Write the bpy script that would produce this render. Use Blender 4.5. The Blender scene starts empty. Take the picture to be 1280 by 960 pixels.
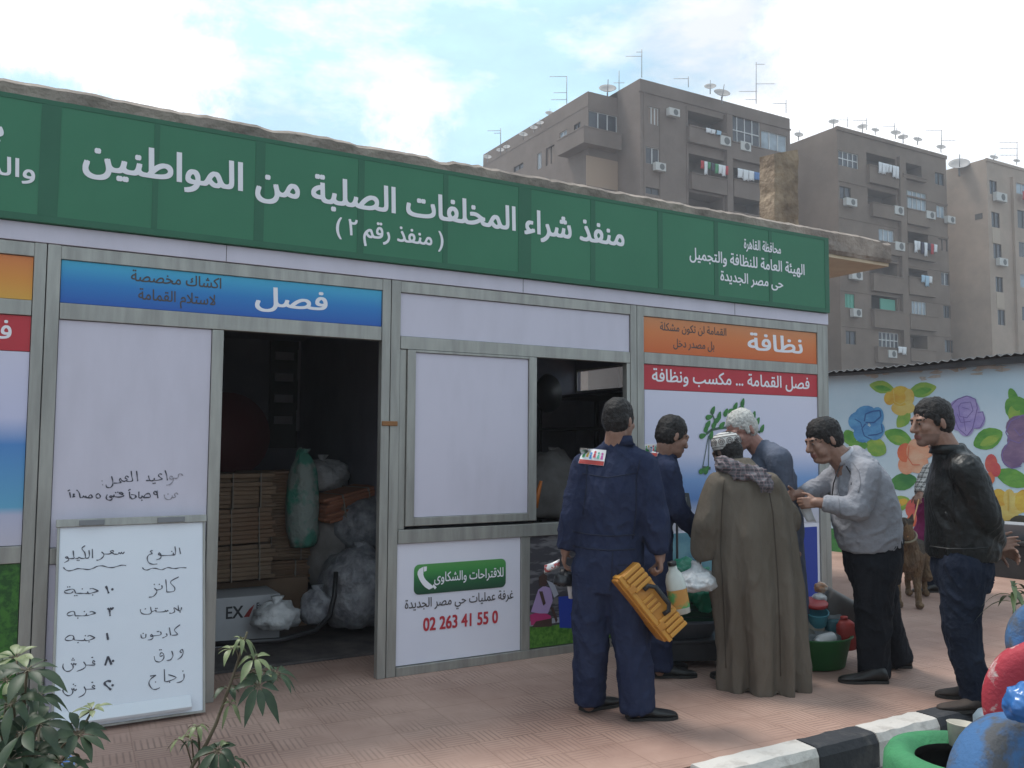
import bpy, bmesh, math, random
import numpy as np
from mathutils import Vector, Matrix, noise as mnoise

# ------------------------------------------------------------------ camera, world, sun, exposure
S = bpy.context.scene
FPX, CXP, CYP = 1080.0, 640.0, 480.0
YAW, PITCH, ROLL = math.radians(29.82), math.radians(3.82), math.radians(0.33)
CAM = Vector((0.0, 0.0, 1.47))
FW = Vector((math.sin(YAW)*math.cos(PITCH), math.cos(YAW)*math.cos(PITCH), math.sin(PITCH)))
_r = Vector((math.cos(YAW), -math.sin(YAW), 0.0)); _u = _r.cross(FW)
RT = _r*math.cos(ROLL) + _u*math.sin(ROLL)
UP = -_r*math.sin(ROLL) + _u*math.cos(ROLL)
cam_data = bpy.data.cameras.new('camera')
cam_data.lens = 36.0*FPX/1280.0; cam_data.sensor_width = 36.0; cam_data.sensor_fit = 'HORIZONTAL'
cam_data.clip_start = 0.05; cam_data.clip_end = 2000.0
cam = bpy.data.objects.new('camera', cam_data)
S.collection.objects.link(cam)
M3 = Matrix((RT, UP, -FW)).transposed()
cam.matrix_world = Matrix.Translation(CAM) @ M3.to_4x4()
S.camera = cam

SUN_EL, SUN_AZ = math.radians(64.0), math.radians(-28.0)      # azimuth from +Y towards +X
SUNV = Vector((math.sin(SUN_AZ)*math.cos(SUN_EL), math.cos(SUN_AZ)*math.cos(SUN_EL), math.sin(SUN_EL)))
world = bpy.data.worlds.new('World'); S.world = world; world.use_nodes = True
nt = world.node_tree; nt.nodes.clear()
CLOUDS = [((0.79, 0.490, 0.366), .966, .992, .11), ((0.085, 0.915, 0.395), .9935, .9995, .03), ((0.361, 0.863, 0.352), .9965, .9995, .014)]
wout = nt.nodes.new('ShaderNodeOutputWorld'); bg = nt.nodes.new('ShaderNodeBackground')
sky = nt.nodes.new('ShaderNodeTexSky'); sky.sky_type = 'NISHITA'; sky.sun_disc = False
sky.sun_elevation = SUN_EL; sky.sun_rotation = SUN_AZ; sky.air_density = 1.0; sky.dust_density = 2.5
tc = nt.nodes.new('ShaderNodeTexCoord')
mp = nt.nodes.new('ShaderNodeMapping'); mp.inputs['Scale'].default_value = (1.0, 1.0, 2.3)
mp.inputs['Location'].default_value = (0.35, 0.1, 0.15)
n1 = nt.nodes.new('ShaderNodeTexNoise'); n1.inputs['Scale'].default_value = 2.6
n1.inputs['Detail'].default_value = 8.0; n1.inputs['Roughness'].default_value = 0.55
rp = nt.nodes.new('ShaderNodeValToRGB'); rp.color_ramp.elements[0].position = 0.42; rp.color_ramp.elements[1].position = 0.62
rp.color_ramp.elements[0].color = (0.62, 0.62, 0.62, 1)
n2 = nt.nodes.new('ShaderNodeTexNoise'); n2.inputs['Scale'].default_value = 3.4; n2.inputs['Detail'].default_value = 9.0; n2.inputs['Roughness'].default_value = 0.6
rp2 = nt.nodes.new('ShaderNodeValToRGB')
rp2.color_ramp.elements[0].color = (6.2, 9.3, 11.2, 1); rp2.color_ramp.elements[1].color = (12.4, 12.6, 12.9, 1)
rp2.color_ramp.elements[0].position = 0.44; rp2.color_ramp.elements[1].position = 0.60
mix = nt.nodes.new('ShaderNodeMixRGB')
L = nt.links.new
L(tc.outputs['Generated'], mp.inputs['Vector']); L(mp.outputs['Vector'], n1.inputs['Vector']); L(mp.outputs['Vector'], n2.inputs['Vector'])
L(n1.outputs['Fac'], rp.inputs['Fac']); L(n2.outputs['Fac'], rp2.inputs['Fac'])
L(rp.outputs['Color'], mix.inputs['Fac']); L(sky.outputs['Color'], mix.inputs['Color1']); L(rp2.outputs['Color'], mix.inputs['Color2'])
vd = nt.nodes.new('ShaderNodeVectorMath'); vd.operation = 'DOT_PRODUCT'; vd.inputs[1].default_value = tuple(SUNV)
mrs = nt.nodes.new('ShaderNodeMapRange'); mrs.inputs['From Min'].default_value = -0.2; mrs.inputs['From Max'].default_value = 1.0
mrs.inputs['To Min'].default_value = 0.92; mrs.inputs['To Max'].default_value = 1.22          # thin cloud glows towards the sun
mul = nt.nodes.new('ShaderNodeMixRGB'); mul.blend_type = 'MULTIPLY'; mul.inputs['Fac'].default_value = 1.0
L(tc.outputs['Generated'], vd.inputs[0]); L(vd.outputs['Value'], mrs.inputs['Value'])
# three big bright cumulus heads, each round its own direction in the sky, ragged by noise
dn = nt.nodes.new('ShaderNodeTexNoise'); dn.inputs['Scale'].default_value = 7.0; dn.inputs['Detail'].default_value = 9.0; dn.inputs['Roughness'].default_value = 0.62
L(tc.outputs['Generated'], dn.inputs['Vector'])
prev = mix
for cd, r0, r1, amp in CLOUDS:
    vd2 = nt.nodes.new('ShaderNodeVectorMath'); vd2.operation = 'DOT_PRODUCT'; vd2.inputs[1].default_value = cd; L(tc.outputs['Generated'], vd2.inputs[0])
    ma = nt.nodes.new('ShaderNodeMath'); ma.operation = 'MULTIPLY_ADD'; ma.inputs[1].default_value = amp; L(dn.outputs['Fac'], ma.inputs[0]); L(vd2.outputs['Value'], ma.inputs[2])
    mr2 = nt.nodes.new('ShaderNodeMapRange'); mr2.interpolation_type = 'SMOOTHSTEP'; mr2.inputs['From Min'].default_value = r0+amp*.5; mr2.inputs['From Max'].default_value = r1+amp*.5
    L(ma.outputs[0], mr2.inputs['Value'])
    mx2 = nt.nodes.new('ShaderNodeMixRGB'); mx2.inputs['Color2'].default_value = (11.9, 12.1, 12.4, 1); L(mr2.outputs['Result'], mx2.inputs['Fac']); L(prev.outputs['Color'], mx2.inputs['Color1']); prev = mx2
L(prev.outputs['Color'], mul.inputs['Color1']); L(mrs.outputs['Result'], mul.inputs['Color2'])
L(mul.outputs['Color'], bg.inputs['Color']); L(bg.outputs['Background'], wout.inputs['Surface'])
bg.inputs['Strength'].default_value = 0.095

sun_d = bpy.data.lights.new('sun', 'SUN'); sun_d.energy = 2.6; sun_d.angle = math.radians(14.0); sun_d.color = (1.0, 0.95, 0.88)
sun = bpy.data.objects.new('sun', sun_d); S.collection.objects.link(sun)
sun.rotation_euler = (-SUNV).to_track_quat('-Z', 'Y').to_euler(); sun.location = (0, 0, 30)
S.view_settings.view_transform = 'Standard'; S.view_settings.look = 'None'
S.view_settings.exposure = 0.1; S.view_settings.gamma = 1.0; S.view_settings.use_curve_mapping = False

# ------------------------------------------------------------------ helpers
rnd = random.Random(7)
def ray(x, y): return FW + RT*((x-CXP)/FPX) - UP*((y-CYP)/FPX)
def onY(x, y, Y): d = ray(x, y); return CAM + d*((Y-CAM.y)/d.y)
def onX(x, y, X): d = ray(x, y); return CAM + d*((X-CAM.x)/d.x)
def onZ(x, y, Z=0.0): d = ray(x, y); return CAM + d*((Z-CAM.z)/d.z)
def atW(x, y, w): return CAM + ray(x, y)*w
def depth(p): return (Vector(p)-CAM).dot(FW)

def link(o, parent=None):
    S.collection.objects.link(o)
    if parent is not None: o.parent = parent
    return o
def wloc(o):
    v = Vector((0, 0, 0))
    while o is not None: v += o.location; o = o.parent
    return v
def tag(o, label=None, cat=None, group=None, kind=None):
    if label: o['label'] = label
    if cat: o['category'] = cat
    if group: o['group'] = group
    if kind: o['kind'] = kind
    return o
def thing(name, label, cat, loc=(0, 0, 0), group=None):
    o = bpy.data.objects.new(name, None); o.empty_display_size = 0.1
    link(o); o.location = loc
    return tag(o, label, cat, group)
def copy_tree(o, parent=None):
    c = o.copy(); S.collection.objects.link(c); c.parent = parent
    for ch in [x for x in S.objects if x.parent == o]: copy_tree(ch, c)
    return c

class MB:
    """collects geometry for ONE mesh object, in world coordinates"""
    def __init__(self): self.v = []; self.f = []; self.m = []; self.smooth = []
    def add(self, vs, fs, mi=0, sm=False):
        b = len(self.v); self.v += [tuple(p) for p in vs]
        for f in fs: self.f.append([b+i for i in f]); self.m.append(mi); self.smooth.append(sm)
        return self
    def box(self, x0, x1, y0, y1, z0, z1, mi=0):
        vs = [(x, y, z) for z in (z0, z1) for y in (y0, y1) for x in (x0, x1)]
        return self.add(vs, [(0, 2, 3, 1), (4, 5, 7, 6), (0, 1, 5, 4), (2, 6, 7, 3), (0, 4, 6, 2), (1, 3, 7, 5)], mi)
    def obox(self, c, ax, ay, az, mi=0):
        c = Vector(c); ax = Vector(ax); ay = Vector(ay); az = Vector(az)
        vs = [c+ax*i+ay*j+az*k for k in (-1, 1) for j in (-1, 1) for i in (-1, 1)]
        return self.add(vs, [(0, 2, 3, 1), (4, 5, 7, 6), (0, 1, 5, 4), (2, 6, 7, 3), (0, 4, 6, 2), (1, 3, 7, 5)], mi)
    def loft(self, rings, n=14, mi=0, sm=True, cap0=True, cap1=True, sq=1.0):
        """rings: (centre, half-axis vector a, half-axis vector b)"""
        vs = []; fs = []
        for c, a, b in rings:
            c = Vector(c); a = Vector(a); b = Vector(b)
            for k in range(n):
                t = 2*math.pi*k/n; cs, sn = math.cos(t), math.sin(t)
                if sq != 1.0:
                    cs = math.copysign(abs(cs)**sq, cs); sn = math.copysign(abs(sn)**sq, sn)
                vs.append(c + a*cs + b*sn)
        for i in range(len(rings)-1):
            for k in range(n):
                k2 = (k+1) % n
                fs.append((i*n+k, i*n+k2, (i+1)*n+k2, (i+1)*n+k))
        if cap0: vs.append(Vector(rings[0][0])); j = len(vs)-1; fs += [(j, (k+1) % n, k) for k in range(n)]
        if cap1:
            vs.append(Vector(rings[-1][0])); j = len(vs)-1; o = (len(rings)-1)*n
            fs += [(j, o+k, o+(k+1) % n) for k in range(n)]
        return self.add(vs, fs, mi, sm)
    def cap(self, p0, p1, r0, r1, n=12, mi=0, e0=True, e1=True):
        """tapered capsule; e0/e1 False = flat end"""
        p0 = Vector(p0); p1 = Vector(p1); d = p1-p0
        if d.length < 1e-6: d = Vector((0, 0, 1e-4))
        d.normalize(); a = d.orthogonal().normalized(); b = d.cross(a)
        R = []
        if e0:
            for t in (80, 55, 28): t = math.radians(t); R.append((p0-d*r0*math.sin(t), r0*math.cos(t)))
        R.append((p0, r0)); R.append((p1, r1))
        if e1:
            for t in (28, 55, 80): t = math.radians(t); R.append((p1+d*r1*math.sin(t), r1*math.cos(t)))
        return self.loft([(c, a*r, b*r) for c, r in R], n, mi)
    def tube(self, pts, rad, n=8, mi=0, cap=True):
        pts = [Vector(p) for p in pts]; N = len(pts)
        rr = rad if isinstance(rad, (list, tuple)) else [rad]*N
        t0 = (pts[1]-pts[0]).normalized(); a = t0.orthogonal().normalized(); R = []
        for i in range(N):
            t = (pts[min(i+1, N-1)]-pts[max(i-1, 0)]).normalized()
            a = (a - t*a.dot(t)).normalized(); b = t.cross(a)
            R.append((pts[i], a*rr[i], b*rr[i]))
        return self.loft(R, n, mi, True, cap, cap)
    def ell(self, c, a, b, d, n=14, mi=0):
        """ellipsoid from three half-axis vectors"""
        c = Vector(c); a = Vector(a); b = Vector(b); d = Vector(d); R = []
        for i in range(1, 9):
            t = -math.pi/2 + math.pi*i/9
            R.append((c+d*math.sin(t), a*math.cos(t), b*math.cos(t)))
        return self.loft(R, n, mi)
    def lathe(self, c, prof, n=20, mi=0, axis=(0, 0, 1), caps=(True, True)):
        """prof: (radius, height) pairs along axis"""
        d = Vector(axis).normalized(); a = d.orthogonal().normalized(); b = d.cross(a); c = Vector(c)
        return self.loft([(c+d*h, a*r, b*r) for r, h in prof], n, mi, True, caps[0], caps[1])
    def prism(self, poly, off, mi=0):
        """polygon (3-D points) extruded by vector off"""
        off = Vector(off); P = [Vector(p) for p in poly]; n = len(P)
        vs = P + [p+off for p in P]
        fs = [tuple(range(n)), tuple(range(2*n-1, n-1, -1))]
        fs += [(i, n+i, n+(i+1) % n, (i+1) % n) for i in range(n)]
        return self.add(vs, fs, mi)
    def mesh(self, name, mats, off=Vector((0, 0, 0))):
        me = bpy.data.meshes.new(name)
        me.from_pydata([(p[0]-off.x, p[1]-off.y, p[2]-off.z) for p in self.v], [], self.f)
        for m in (mats if isinstance(mats, (list, tuple)) else [mats]): me.materials.append(m)
        me.polygons.foreach_set('material_index', self.m); me.polygons.foreach_set('use_smooth', self.smooth)
        me.update(); return me
    def fixn(self, me):
        b = bmesh.new(); b.from_mesh(me); bmesh.ops.recalc_face_normals(b, faces=b.faces); b.to_mesh(me); b.free()
    def build(self, name, mats, parent=None, bevel=0.0, fix=True, origin=None):
        off = wloc(parent) if parent else Vector((0, 0, 0))
        if parent is None:
            if origin is None:
                a = np.array(self.v); origin = Vector(((a[:, 0].min()+a[:, 0].max())/2, (a[:, 1].min()+a[:, 1].max())/2, a[:, 2].min()))
            off = Vector(origin)
        me = self.mesh(name, mats, off)
        if fix: self.fixn(me)
        o = bpy.data.objects.new(name, me); link(o, parent)
        if parent is None: o.location = off
        if bevel:
            bv = o.modifiers.new('bevel', 'BEVEL'); bv.width = bevel; bv.segments = 2; bv.limit_method = 'ANGLE'
        return o

# ------------------------------------------------------------------ materials
MATS = {}
def mat(name, col, rough=0.7, metal=0.0, col2=None, scale=4.0, detail=4.0, lo=0.35, hi=0.65, bump=0.0, bscale=40.0, stretch=None,
        spec=0.5, trans=0.0, alpha=1.0, bdist=0.01, sheen=0.0):
    if name in MATS: return MATS[name]
    m = bpy.data.materials.new(name); m.use_nodes = True; N = m.node_tree.nodes; K = m.node_tree.links.new
    b = N['Principled BSDF']
    b.inputs['Base Color'].default_value = (*col, 1); b.inputs['Roughness'].default_value = rough
    b.inputs['Metallic'].default_value = metal; b.inputs['Specular IOR Level'].default_value = spec
    if trans: b.inputs['Transmission Weight'].default_value = trans
    if sheen: b.inputs['Sheen Weight'].default_value = sheen
    if alpha < 1: b.inputs['Alpha'].default_value = alpha
    t = None
    if col2 is not None or bump:
        t = N.new('ShaderNodeTexCoord'); mpn = N.new('ShaderNodeMapping')
        if stretch: mpn.inputs['Scale'].default_value = stretch
        K(t.outputs['Object'], mpn.inputs['Vector'])
    if col2 is not None:
        n = N.new('ShaderNodeTexNoise'); n.inputs['Scale'].default_value = scale; n.inputs['Detail'].default_value = detail
        n.inputs['Roughness'].default_value = 0.6
        K(mpn.outputs['Vector'], n.inputs['Vector'])
        r = N.new('ShaderNodeValToRGB'); r.color_ramp.elements[0].position = lo; r.color_ramp.elements[1].position = hi
        r.color_ramp.elements[0].color = (*col, 1); r.color_ramp.elements[1].color = (*col2, 1)
        K(n.outputs['Fac'], r.inputs['Fac']); K(r.outputs['Color'], b.inputs['Base Color'])
    if bump:
        n = N.new('ShaderNodeTexNoise'); n.inputs['Scale'].default_value = bscale; n.inputs['Detail'].default_value = 5
        K(mpn.outputs['Vector'], n.inputs['Vector'])
        bp = N.new('ShaderNodeBump'); bp.inputs['Strength'].default_value = bump; bp.inputs['Distance'].default_value = bdist
        K(n.outputs['Fac'], bp.inputs['Height']); K(bp.outputs['Normal'], b.inputs['Normal'])
    MATS[name] = m; return m
def grad_mat(name, stops, axis='Z', lo=0.0, hi=1.0, rough=0.5):
    """printed colour gradient along one object axis between lo and hi metres (object space)"""
    m = bpy.data.materials.new(name); m.use_nodes = True; N = m.node_tree.nodes; K = m.node_tree.links.new
    b = N['Principled BSDF']; b.inputs['Roughness'].default_value = rough
    t = N.new('ShaderNodeTexCoord'); sp = N.new('ShaderNodeSeparateXYZ'); K(t.outputs['Object'], sp.inputs['Vector'])
    mr = N.new('ShaderNodeMapRange'); mr.inputs['From Min'].default_value = lo; mr.inputs['From Max'].default_value = hi
    K(sp.outputs[axis], mr.inputs['Value'])
    r = N.new('ShaderNodeValToRGB'); cr = r.color_ramp
    while len(cr.elements) < len(stops): cr.elements.new(0.5)
    for e, (p, c) in zip(cr.elements, stops): e.position = p; e.color = (*c, 1)
    K(mr.outputs['Result'], r.inputs['Fac']); K(r.outputs['Color'], b.inputs['Base Color'])
    return m

# ------------------------------------------------------------------ Arabic shaping + lettering
_AR = {}
def _reg(first, s):
    c = first
    for ch, k in s: _AR[ch] = (c, k); c += k
_reg(0xFE80, [('ء', 1), ('آ', 2), ('أ', 2), ('ؤ', 2), ('إ', 2), ('ئ', 4), ('ا', 2), ('ب', 4), ('ة', 2), ('ت', 4), ('ث', 4), ('ج', 4), ('ح', 4), ('خ', 4),
    ('د', 2), ('ذ', 2), ('ر', 2), ('ز', 2), ('س', 4), ('ش', 4), ('ص', 4), ('ض', 4), ('ط', 4), ('ظ', 4), ('ع', 4), ('غ', 4), ('ف', 4), ('ق', 4), ('ك', 4),
    ('ل', 4), ('م', 4), ('ن', 4), ('ه', 4), ('و', 2), ('ى', 2), ('ي', 4)])
def arabic(s):
    s = s.replace('لا', '\uFEFB'); out = []; n = len(s)
    def joins_left(c): return c == 'ـ' or (c in _AR and _AR[c][1] == 4)      # can join to the next letter
    def joins_right(c): return c == 'ـ' or c == '\uFEFB' or (c in _AR and _AR[c][1] >= 2)
    for i, c in enumerate(s):
        pv = i > 0 and joins_left(s[i-1]); nx = i < n-1 and joins_right(s[i+1])
        if c == '\uFEFB': out.append(chr(0xFEFC if pv else 0xFEFB)); continue
        if c in _AR:
            base, k = _AR[c]
            if k == 4: f = (3 if nx else 1) if pv else (2 if nx else 0)
            elif k == 2: f = 1 if pv else 0
            else: f = 0
            out.append(chr(base+f))
        elif c == '(': out.append(')')
        elif c == ')': out.append('(')
        else: out.append(c)
    return ''.join(reversed(out))
def text_raw(s, res=4):
    """outline of a string, filled by the non-zero winding rule (glyph contours may overlap)"""
    from mathutils.geometry import delaunay_2d_cdt
    cu = bpy.data.curves.new('t', 'FONT'); cu.body = s; cu.resolution_u = res; cu.fill_mode = 'NONE'
    o = bpy.data.objects.new('t', cu); S.collection.objects.link(o)
    dg = bpy.context.evaluated_depsgraph_get()
    me = bpy.data.meshes.new_from_object(o.evaluated_get(dg))
    V = [Vector((p.co.x, p.co.y)) for p in me.vertices]; nxt = {}
    for e in me.edges:
        i, j = e.vertices
        nxt.setdefault(i, []).append(j); nxt.setdefault(j, []).append(i)
    bpy.data.objects.remove(o); bpy.data.curves.remove(cu); bpy.data.meshes.remove(me)
    loops = []; seen = set()
    for i in range(len(V)):                        # contours keep their vertex order, hence their direction
        if i in seen or i not in nxt: continue
        lp = [i]; seen.add(i); c = i
        while True:
            n = [k for k in nxt[c] if k not in seen]
            if not n: break
            c = min(n, key=lambda k: abs(k-c-1)); lp.append(c); seen.add(c)
        loops.append(lp)
    E = [(lp[k], lp[(k+1) % len(lp)]) for lp in loops for k in range(len(lp))]
    if not E: return [], []
    ov, _, of, _, _, _ = delaunay_2d_cdt(V, E, [], 0, 1e-6)
    seg = np.array([(V[i].x, V[i].y, V[j].x, V[j].y) for i, j in E]); F_ = []
    for f in of:
        cx = sum(ov[k].x for k in f)/len(f); cy = sum(ov[k].y for k in f)/len(f)
        up = (seg[:, 1] <= cy) & (seg[:, 3] > cy); dn = (seg[:, 1] > cy) & (seg[:, 3] <= cy)
        with np.errstate(divide='ignore', invalid='ignore'): xi = seg[:, 0]+(cy-seg[:, 1])*(seg[:, 2]-seg[:, 0])/(seg[:, 3]-seg[:, 1])
        if int((up & (xi > cx)).sum())-int((dn & (xi > cx)).sum()) != 0: F_.append(tuple(f))
    return [(p.x, p.y, 0.0) for p in ov], F_
def text_width(s):
    cu = bpy.data.curves.new('t', 'FONT'); cu.body = s; cu.resolution_u = 1; cu.fill_mode = 'NONE'
    o = bpy.data.objects.new('t', cu); S.collection.objects.link(o)
    me = bpy.data.meshes.new_from_object(o.evaluated_get(bpy.context.evaluated_depsgraph_get())); w = max(p.co.x for p in me.vertices)
    bpy.data.objects.remove(o); bpy.data.curves.remove(cu); bpy.data.meshes.remove(me); return w
_GL = {}
def lettering(s, x0, x1, zbase, height, y, m, parent, ar=True, bold=0.012, name='lettering', xplane=False):
    """flat printed letters on a wall facing -Y, fitted between x0 and x1; height = font size; bold = stroke gain in em"""
    t = arabic(s) if ar else s; G = []
    bar = text_width('|')
    for i, ch in enumerate(t):                      # glyph by glyph, so that joined letters never share a plane
        if ch == ' ': continue
        adv = text_width(t[:i]+'|')-bar
        if ch not in _GL: _GL[ch] = text_raw(ch)
        G.append((adv, *_GL[ch]))
    xs_ = [g[0]+p[0] for g in G for p in g[1]]; mn, mx = min(xs_), max(xs_); sx = (x1-x0)/(mx-mn); mb = MB()
    offs = [(0, 0)] if not bold else [(-bold, -bold*.7), (bold, -bold*.7), (-bold, bold*.7), (bold, bold*.7)]
    for k, (dx, dz) in enumerate(offs):
        for i, (adv, v, f) in enumerate(G):
            mb.add([(x0+(adv+p[0]+dx-mn)*sx, y-0.00008*k-0.0004*(i % 2), zbase+(p[1]+dz)*height) for p in v], f)
    return mb.build(name, m, parent, fix=False)
# ================================================================== materials of the place
ALU = mat('brushed_aluminium', (0.40, 0.39, 0.36), 0.42, 0.55, (0.30, 0.29, 0.27), 3.0, 6, stretch=(6, 6, 0.7), bump=0.08, bscale=60)
PANEL = mat('white_laminate_panel', (0.615, 0.58, 0.675), 0.5, 0, (0.53, 0.50, 0.58), 2.2, 9, 0.42, 0.80, stretch=(1.6, 1.6, .5), bump=.06, bscale=6)
WHITEP = mat('white_print', (0.74, 0.72, 0.80), 0.5, 0, (0.70, 0.68, 0.77), 2.0)
WHITE = mat('white_letter_vinyl', (0.82, 0.80, 0.84), 0.5)
BLACKP = mat('black_print', (0.03, 0.03, 0.035), 0.5)
GREYP = mat('dark_grey_print', (0.07, 0.06, 0.06), 0.5)
REDP = mat('red_print', (0.52, 0.035, 0.05), 0.5, 0, (0.47, 0.03, 0.045), 3)
GREENB = mat('green_banner_vinyl', (0.030, 0.165, 0.085), 0.5, 0, (0.036, 0.185, 0.095), 1.2, bump=0.25, bscale=2.5, bdist=0.02)
GREENB2 = mat('green_banner_frame_shade', (0.020, 0.115, 0.062), 0.5, 0, (0.024, 0.13, 0.07), 2.0)  # banner green darkened to paint in the shade of the frame behind
CONC = mat('weathered_concrete', (0.40, 0.325, 0.275), 0.92, 0, (0.16, 0.13, 0.115), 2.6, 9, 0.34, 0.72, bump=0.9, bscale=9, bdist=0.05)
SOFFIT = mat('painted_soffit', (0.62, 0.50, 0.36), 0.9, 0, (0.5, 0.38, 0.27), 2.0)
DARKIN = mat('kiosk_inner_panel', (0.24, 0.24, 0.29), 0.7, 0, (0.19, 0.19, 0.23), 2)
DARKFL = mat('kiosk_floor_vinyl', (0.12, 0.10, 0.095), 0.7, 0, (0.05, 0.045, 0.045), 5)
BLACKM = mat('black_plastic', (0.015, 0.015, 0.017), 0.45)

# ------------------------------------------------------------------ ground: road, pavement, bed
def paving_mat():
    m = bpy.data.materials.new('pink_grooved_paving_tile'); m.use_nodes = True; N = m.node_tree.nodes; K = m.node_tree.links.new
    b = N['Principled BSDF']; b.inputs['Roughness'].default_value = 0.85
    t = N.new('ShaderNodeTexCoord')
    rot = N.new('ShaderNodeMapping'); rot.inputs['Rotation'].default_value = (0, 0, math.radians(3)); K(t.outputs['Object'], rot.inputs['Vector'])
    ck = N.new('ShaderNodeTexChecker'); ck.inputs['Scale'].default_value = 6.6; K(rot.outputs['Vector'], ck.inputs['Vector'])
    ws = []
    for d in ('X', 'Y'):
        w = N.new('ShaderNodeTexWave'); w.wave_type = 'BANDS'; w.bands_direction = d; w.inputs['Scale'].default_value = 11.0
        w.inputs['Distortion'].default_value = 0.35; w.inputs['Detail'].default_value = 2; w.inputs['Detail Scale'].default_value = 3
        K(rot.outputs['Vector'], w.inputs['Vector']); ws.append(w)
    mx = N.new('ShaderNodeMixRGB'); K(ck.outputs['Fac'], mx.inputs['Fac']); K(ws[0].outputs['Fac'], mx.inputs['Color1']); K(ws[1].outputs['Fac'], mx.inputs['Color2'])
    br = N.new('ShaderNodeTexBrick'); br.offset = 0.0; br.inputs['Scale'].default_value = 3.3; br.inputs['Mortar Size'].default_value = 0.012
    br.inputs['Brick Width'].default_value = 1.0; br.inputs['Row Height'].default_value = 1.0
    br.inputs['Color1'].default_value = (1, 1, 1, 1); br.inputs['Color2'].default_value = (0.9, 0.9, 0.9, 1); br.inputs['Mortar'].default_value = (0.72, 0.69, 0.67, 1)
    K(rot.outputs['Vector'], br.inputs['Vector'])
    n = N.new('ShaderNodeTexNoise'); n.inputs['Scale'].default_value = 0.9; n.inputs['Detail'].default_value = 9; n.inputs['Roughness'].default_value = 0.65
    K(t.outputs['Object'], n.inputs['Vector'])
    r = N.new('ShaderNodeValToRGB'); r.color_ramp.elements[0].position = 0.34; r.color_ramp.elements[1].position = 0.68
    r.color_ramp.elements[0].color = (0.31, 0.185, 0.145, 1); r.color_ramp.elements[1].color = (0.52, 0.345, 0.275, 1); K(n.outputs['Fac'], r.inputs['Fac'])
    gm = N.new('ShaderNodeMapRange'); gm.inputs['From Min'].default_value = 0.0; gm.inputs['From Max'].default_value = 0.45
    gm.inputs['To Min'].default_value = 0.62; gm.inputs['To Max'].default_value = 1.0; K(mx.outputs['Color'], gm.inputs['Value'])
    # wear fades the grooves in patches
    n3 = N.new('ShaderNodeTexNoise'); n3.inputs['Scale'].default_value = 1.7; n3.inputs['Detail'].default_value = 4; K(t.outputs['Object'], n3.inputs['Vector'])
    r3 = N.new('ShaderNodeValToRGB'); r3.color_ramp.elements[0].position = 0.40; r3.color_ramp.elements[1].position = 0.62; K(n3.outputs['Fac'], r3.inputs['Fac'])
    m0 = N.new('ShaderNodeMixRGB'); m0.inputs['Color2'].default_value = (1, 1, 1, 1); K(r3.outputs['Color'], m0.inputs['Fac']); K(gm.outputs['Result'], m0.inputs['Color1'])
    m1 = N.new('ShaderNodeMixRGB'); m1.blend_type = 'MULTIPLY'; m1.inputs['Fac'].default_value = 1; K(r.outputs['Color'], m1.inputs['Color1']); K(m0.outputs['Color'], m1.inputs['Color2'])
    m2 = N.new('ShaderNodeMixRGB'); m2.blend_type = 'MULTIPLY'; m2.inputs['Fac'].default_value = 0.8; K(m1.outputs['Color'], m2.inputs['Color1']); K(br.outputs['Color'], m2.inputs['Color2'])
    K(m2.outputs['Color'], b.inputs['Base Color'])
    bp = N.new('ShaderNodeBump'); bp.inputs['Strength'].default_value = 0.4; bp.inputs['Distance'].default_value = 0.004
    K(m0.outputs['Color'], bp.inputs['Height']); K(bp.outputs['Normal'], b.inputs['Normal'])
    return m
PAVE = paving_mat()
ASPH = mat('dusty_asphalt', (0.11, 0.10, 0.095), 0.95, 0, (0.20, 0.175, 0.15), 1.6, 9, 0.35, 0.7, bump=0.5, bscale=120, bdist=0.006)
SOIL = mat('dry_soil', (0.12, 0.085, 0.06), 1.0, 0, (0.20, 0.15, 0.11), 6, 8, bump=0.8, bscale=30, bdist=0.03)
g = MB(); g.add([(-160, -120, -0.15), (200, -120, -0.15), (200, 160, -0.15), (-160, 160, -0.15)], [(0, 1, 2, 3)])
tag(g.build('road', ASPH, origin=(0, 0, -0.15)), kind='structure')
g = MB(); g.box(-20, 30, 3.1, 40, -0.149, 0.0)
tag(g.build('pavement', PAVE, origin=(0, 0, 0)), kind='structure')
g = MB(); nx = 40; ny = 10
vs = [(-2.4+4.0*i/nx, 1.3+1.64*j/ny, -0.06+0.05*mnoise.noise(Vector((i*.3, j*.3, 0)))) for j in range(ny+1) for i in range(nx+1)]
g.add(vs, [(j*(nx+1)+i, j*(nx+1)+i+1, (j+1)*(nx+1)+i+1, (j+1)*(nx+1)+i) for j in range(ny) for i in range(nx)], 0, True)
tag(g.build('soil_bed', SOIL, origin=(0, 0, -0.1)), kind='structure')

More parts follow.
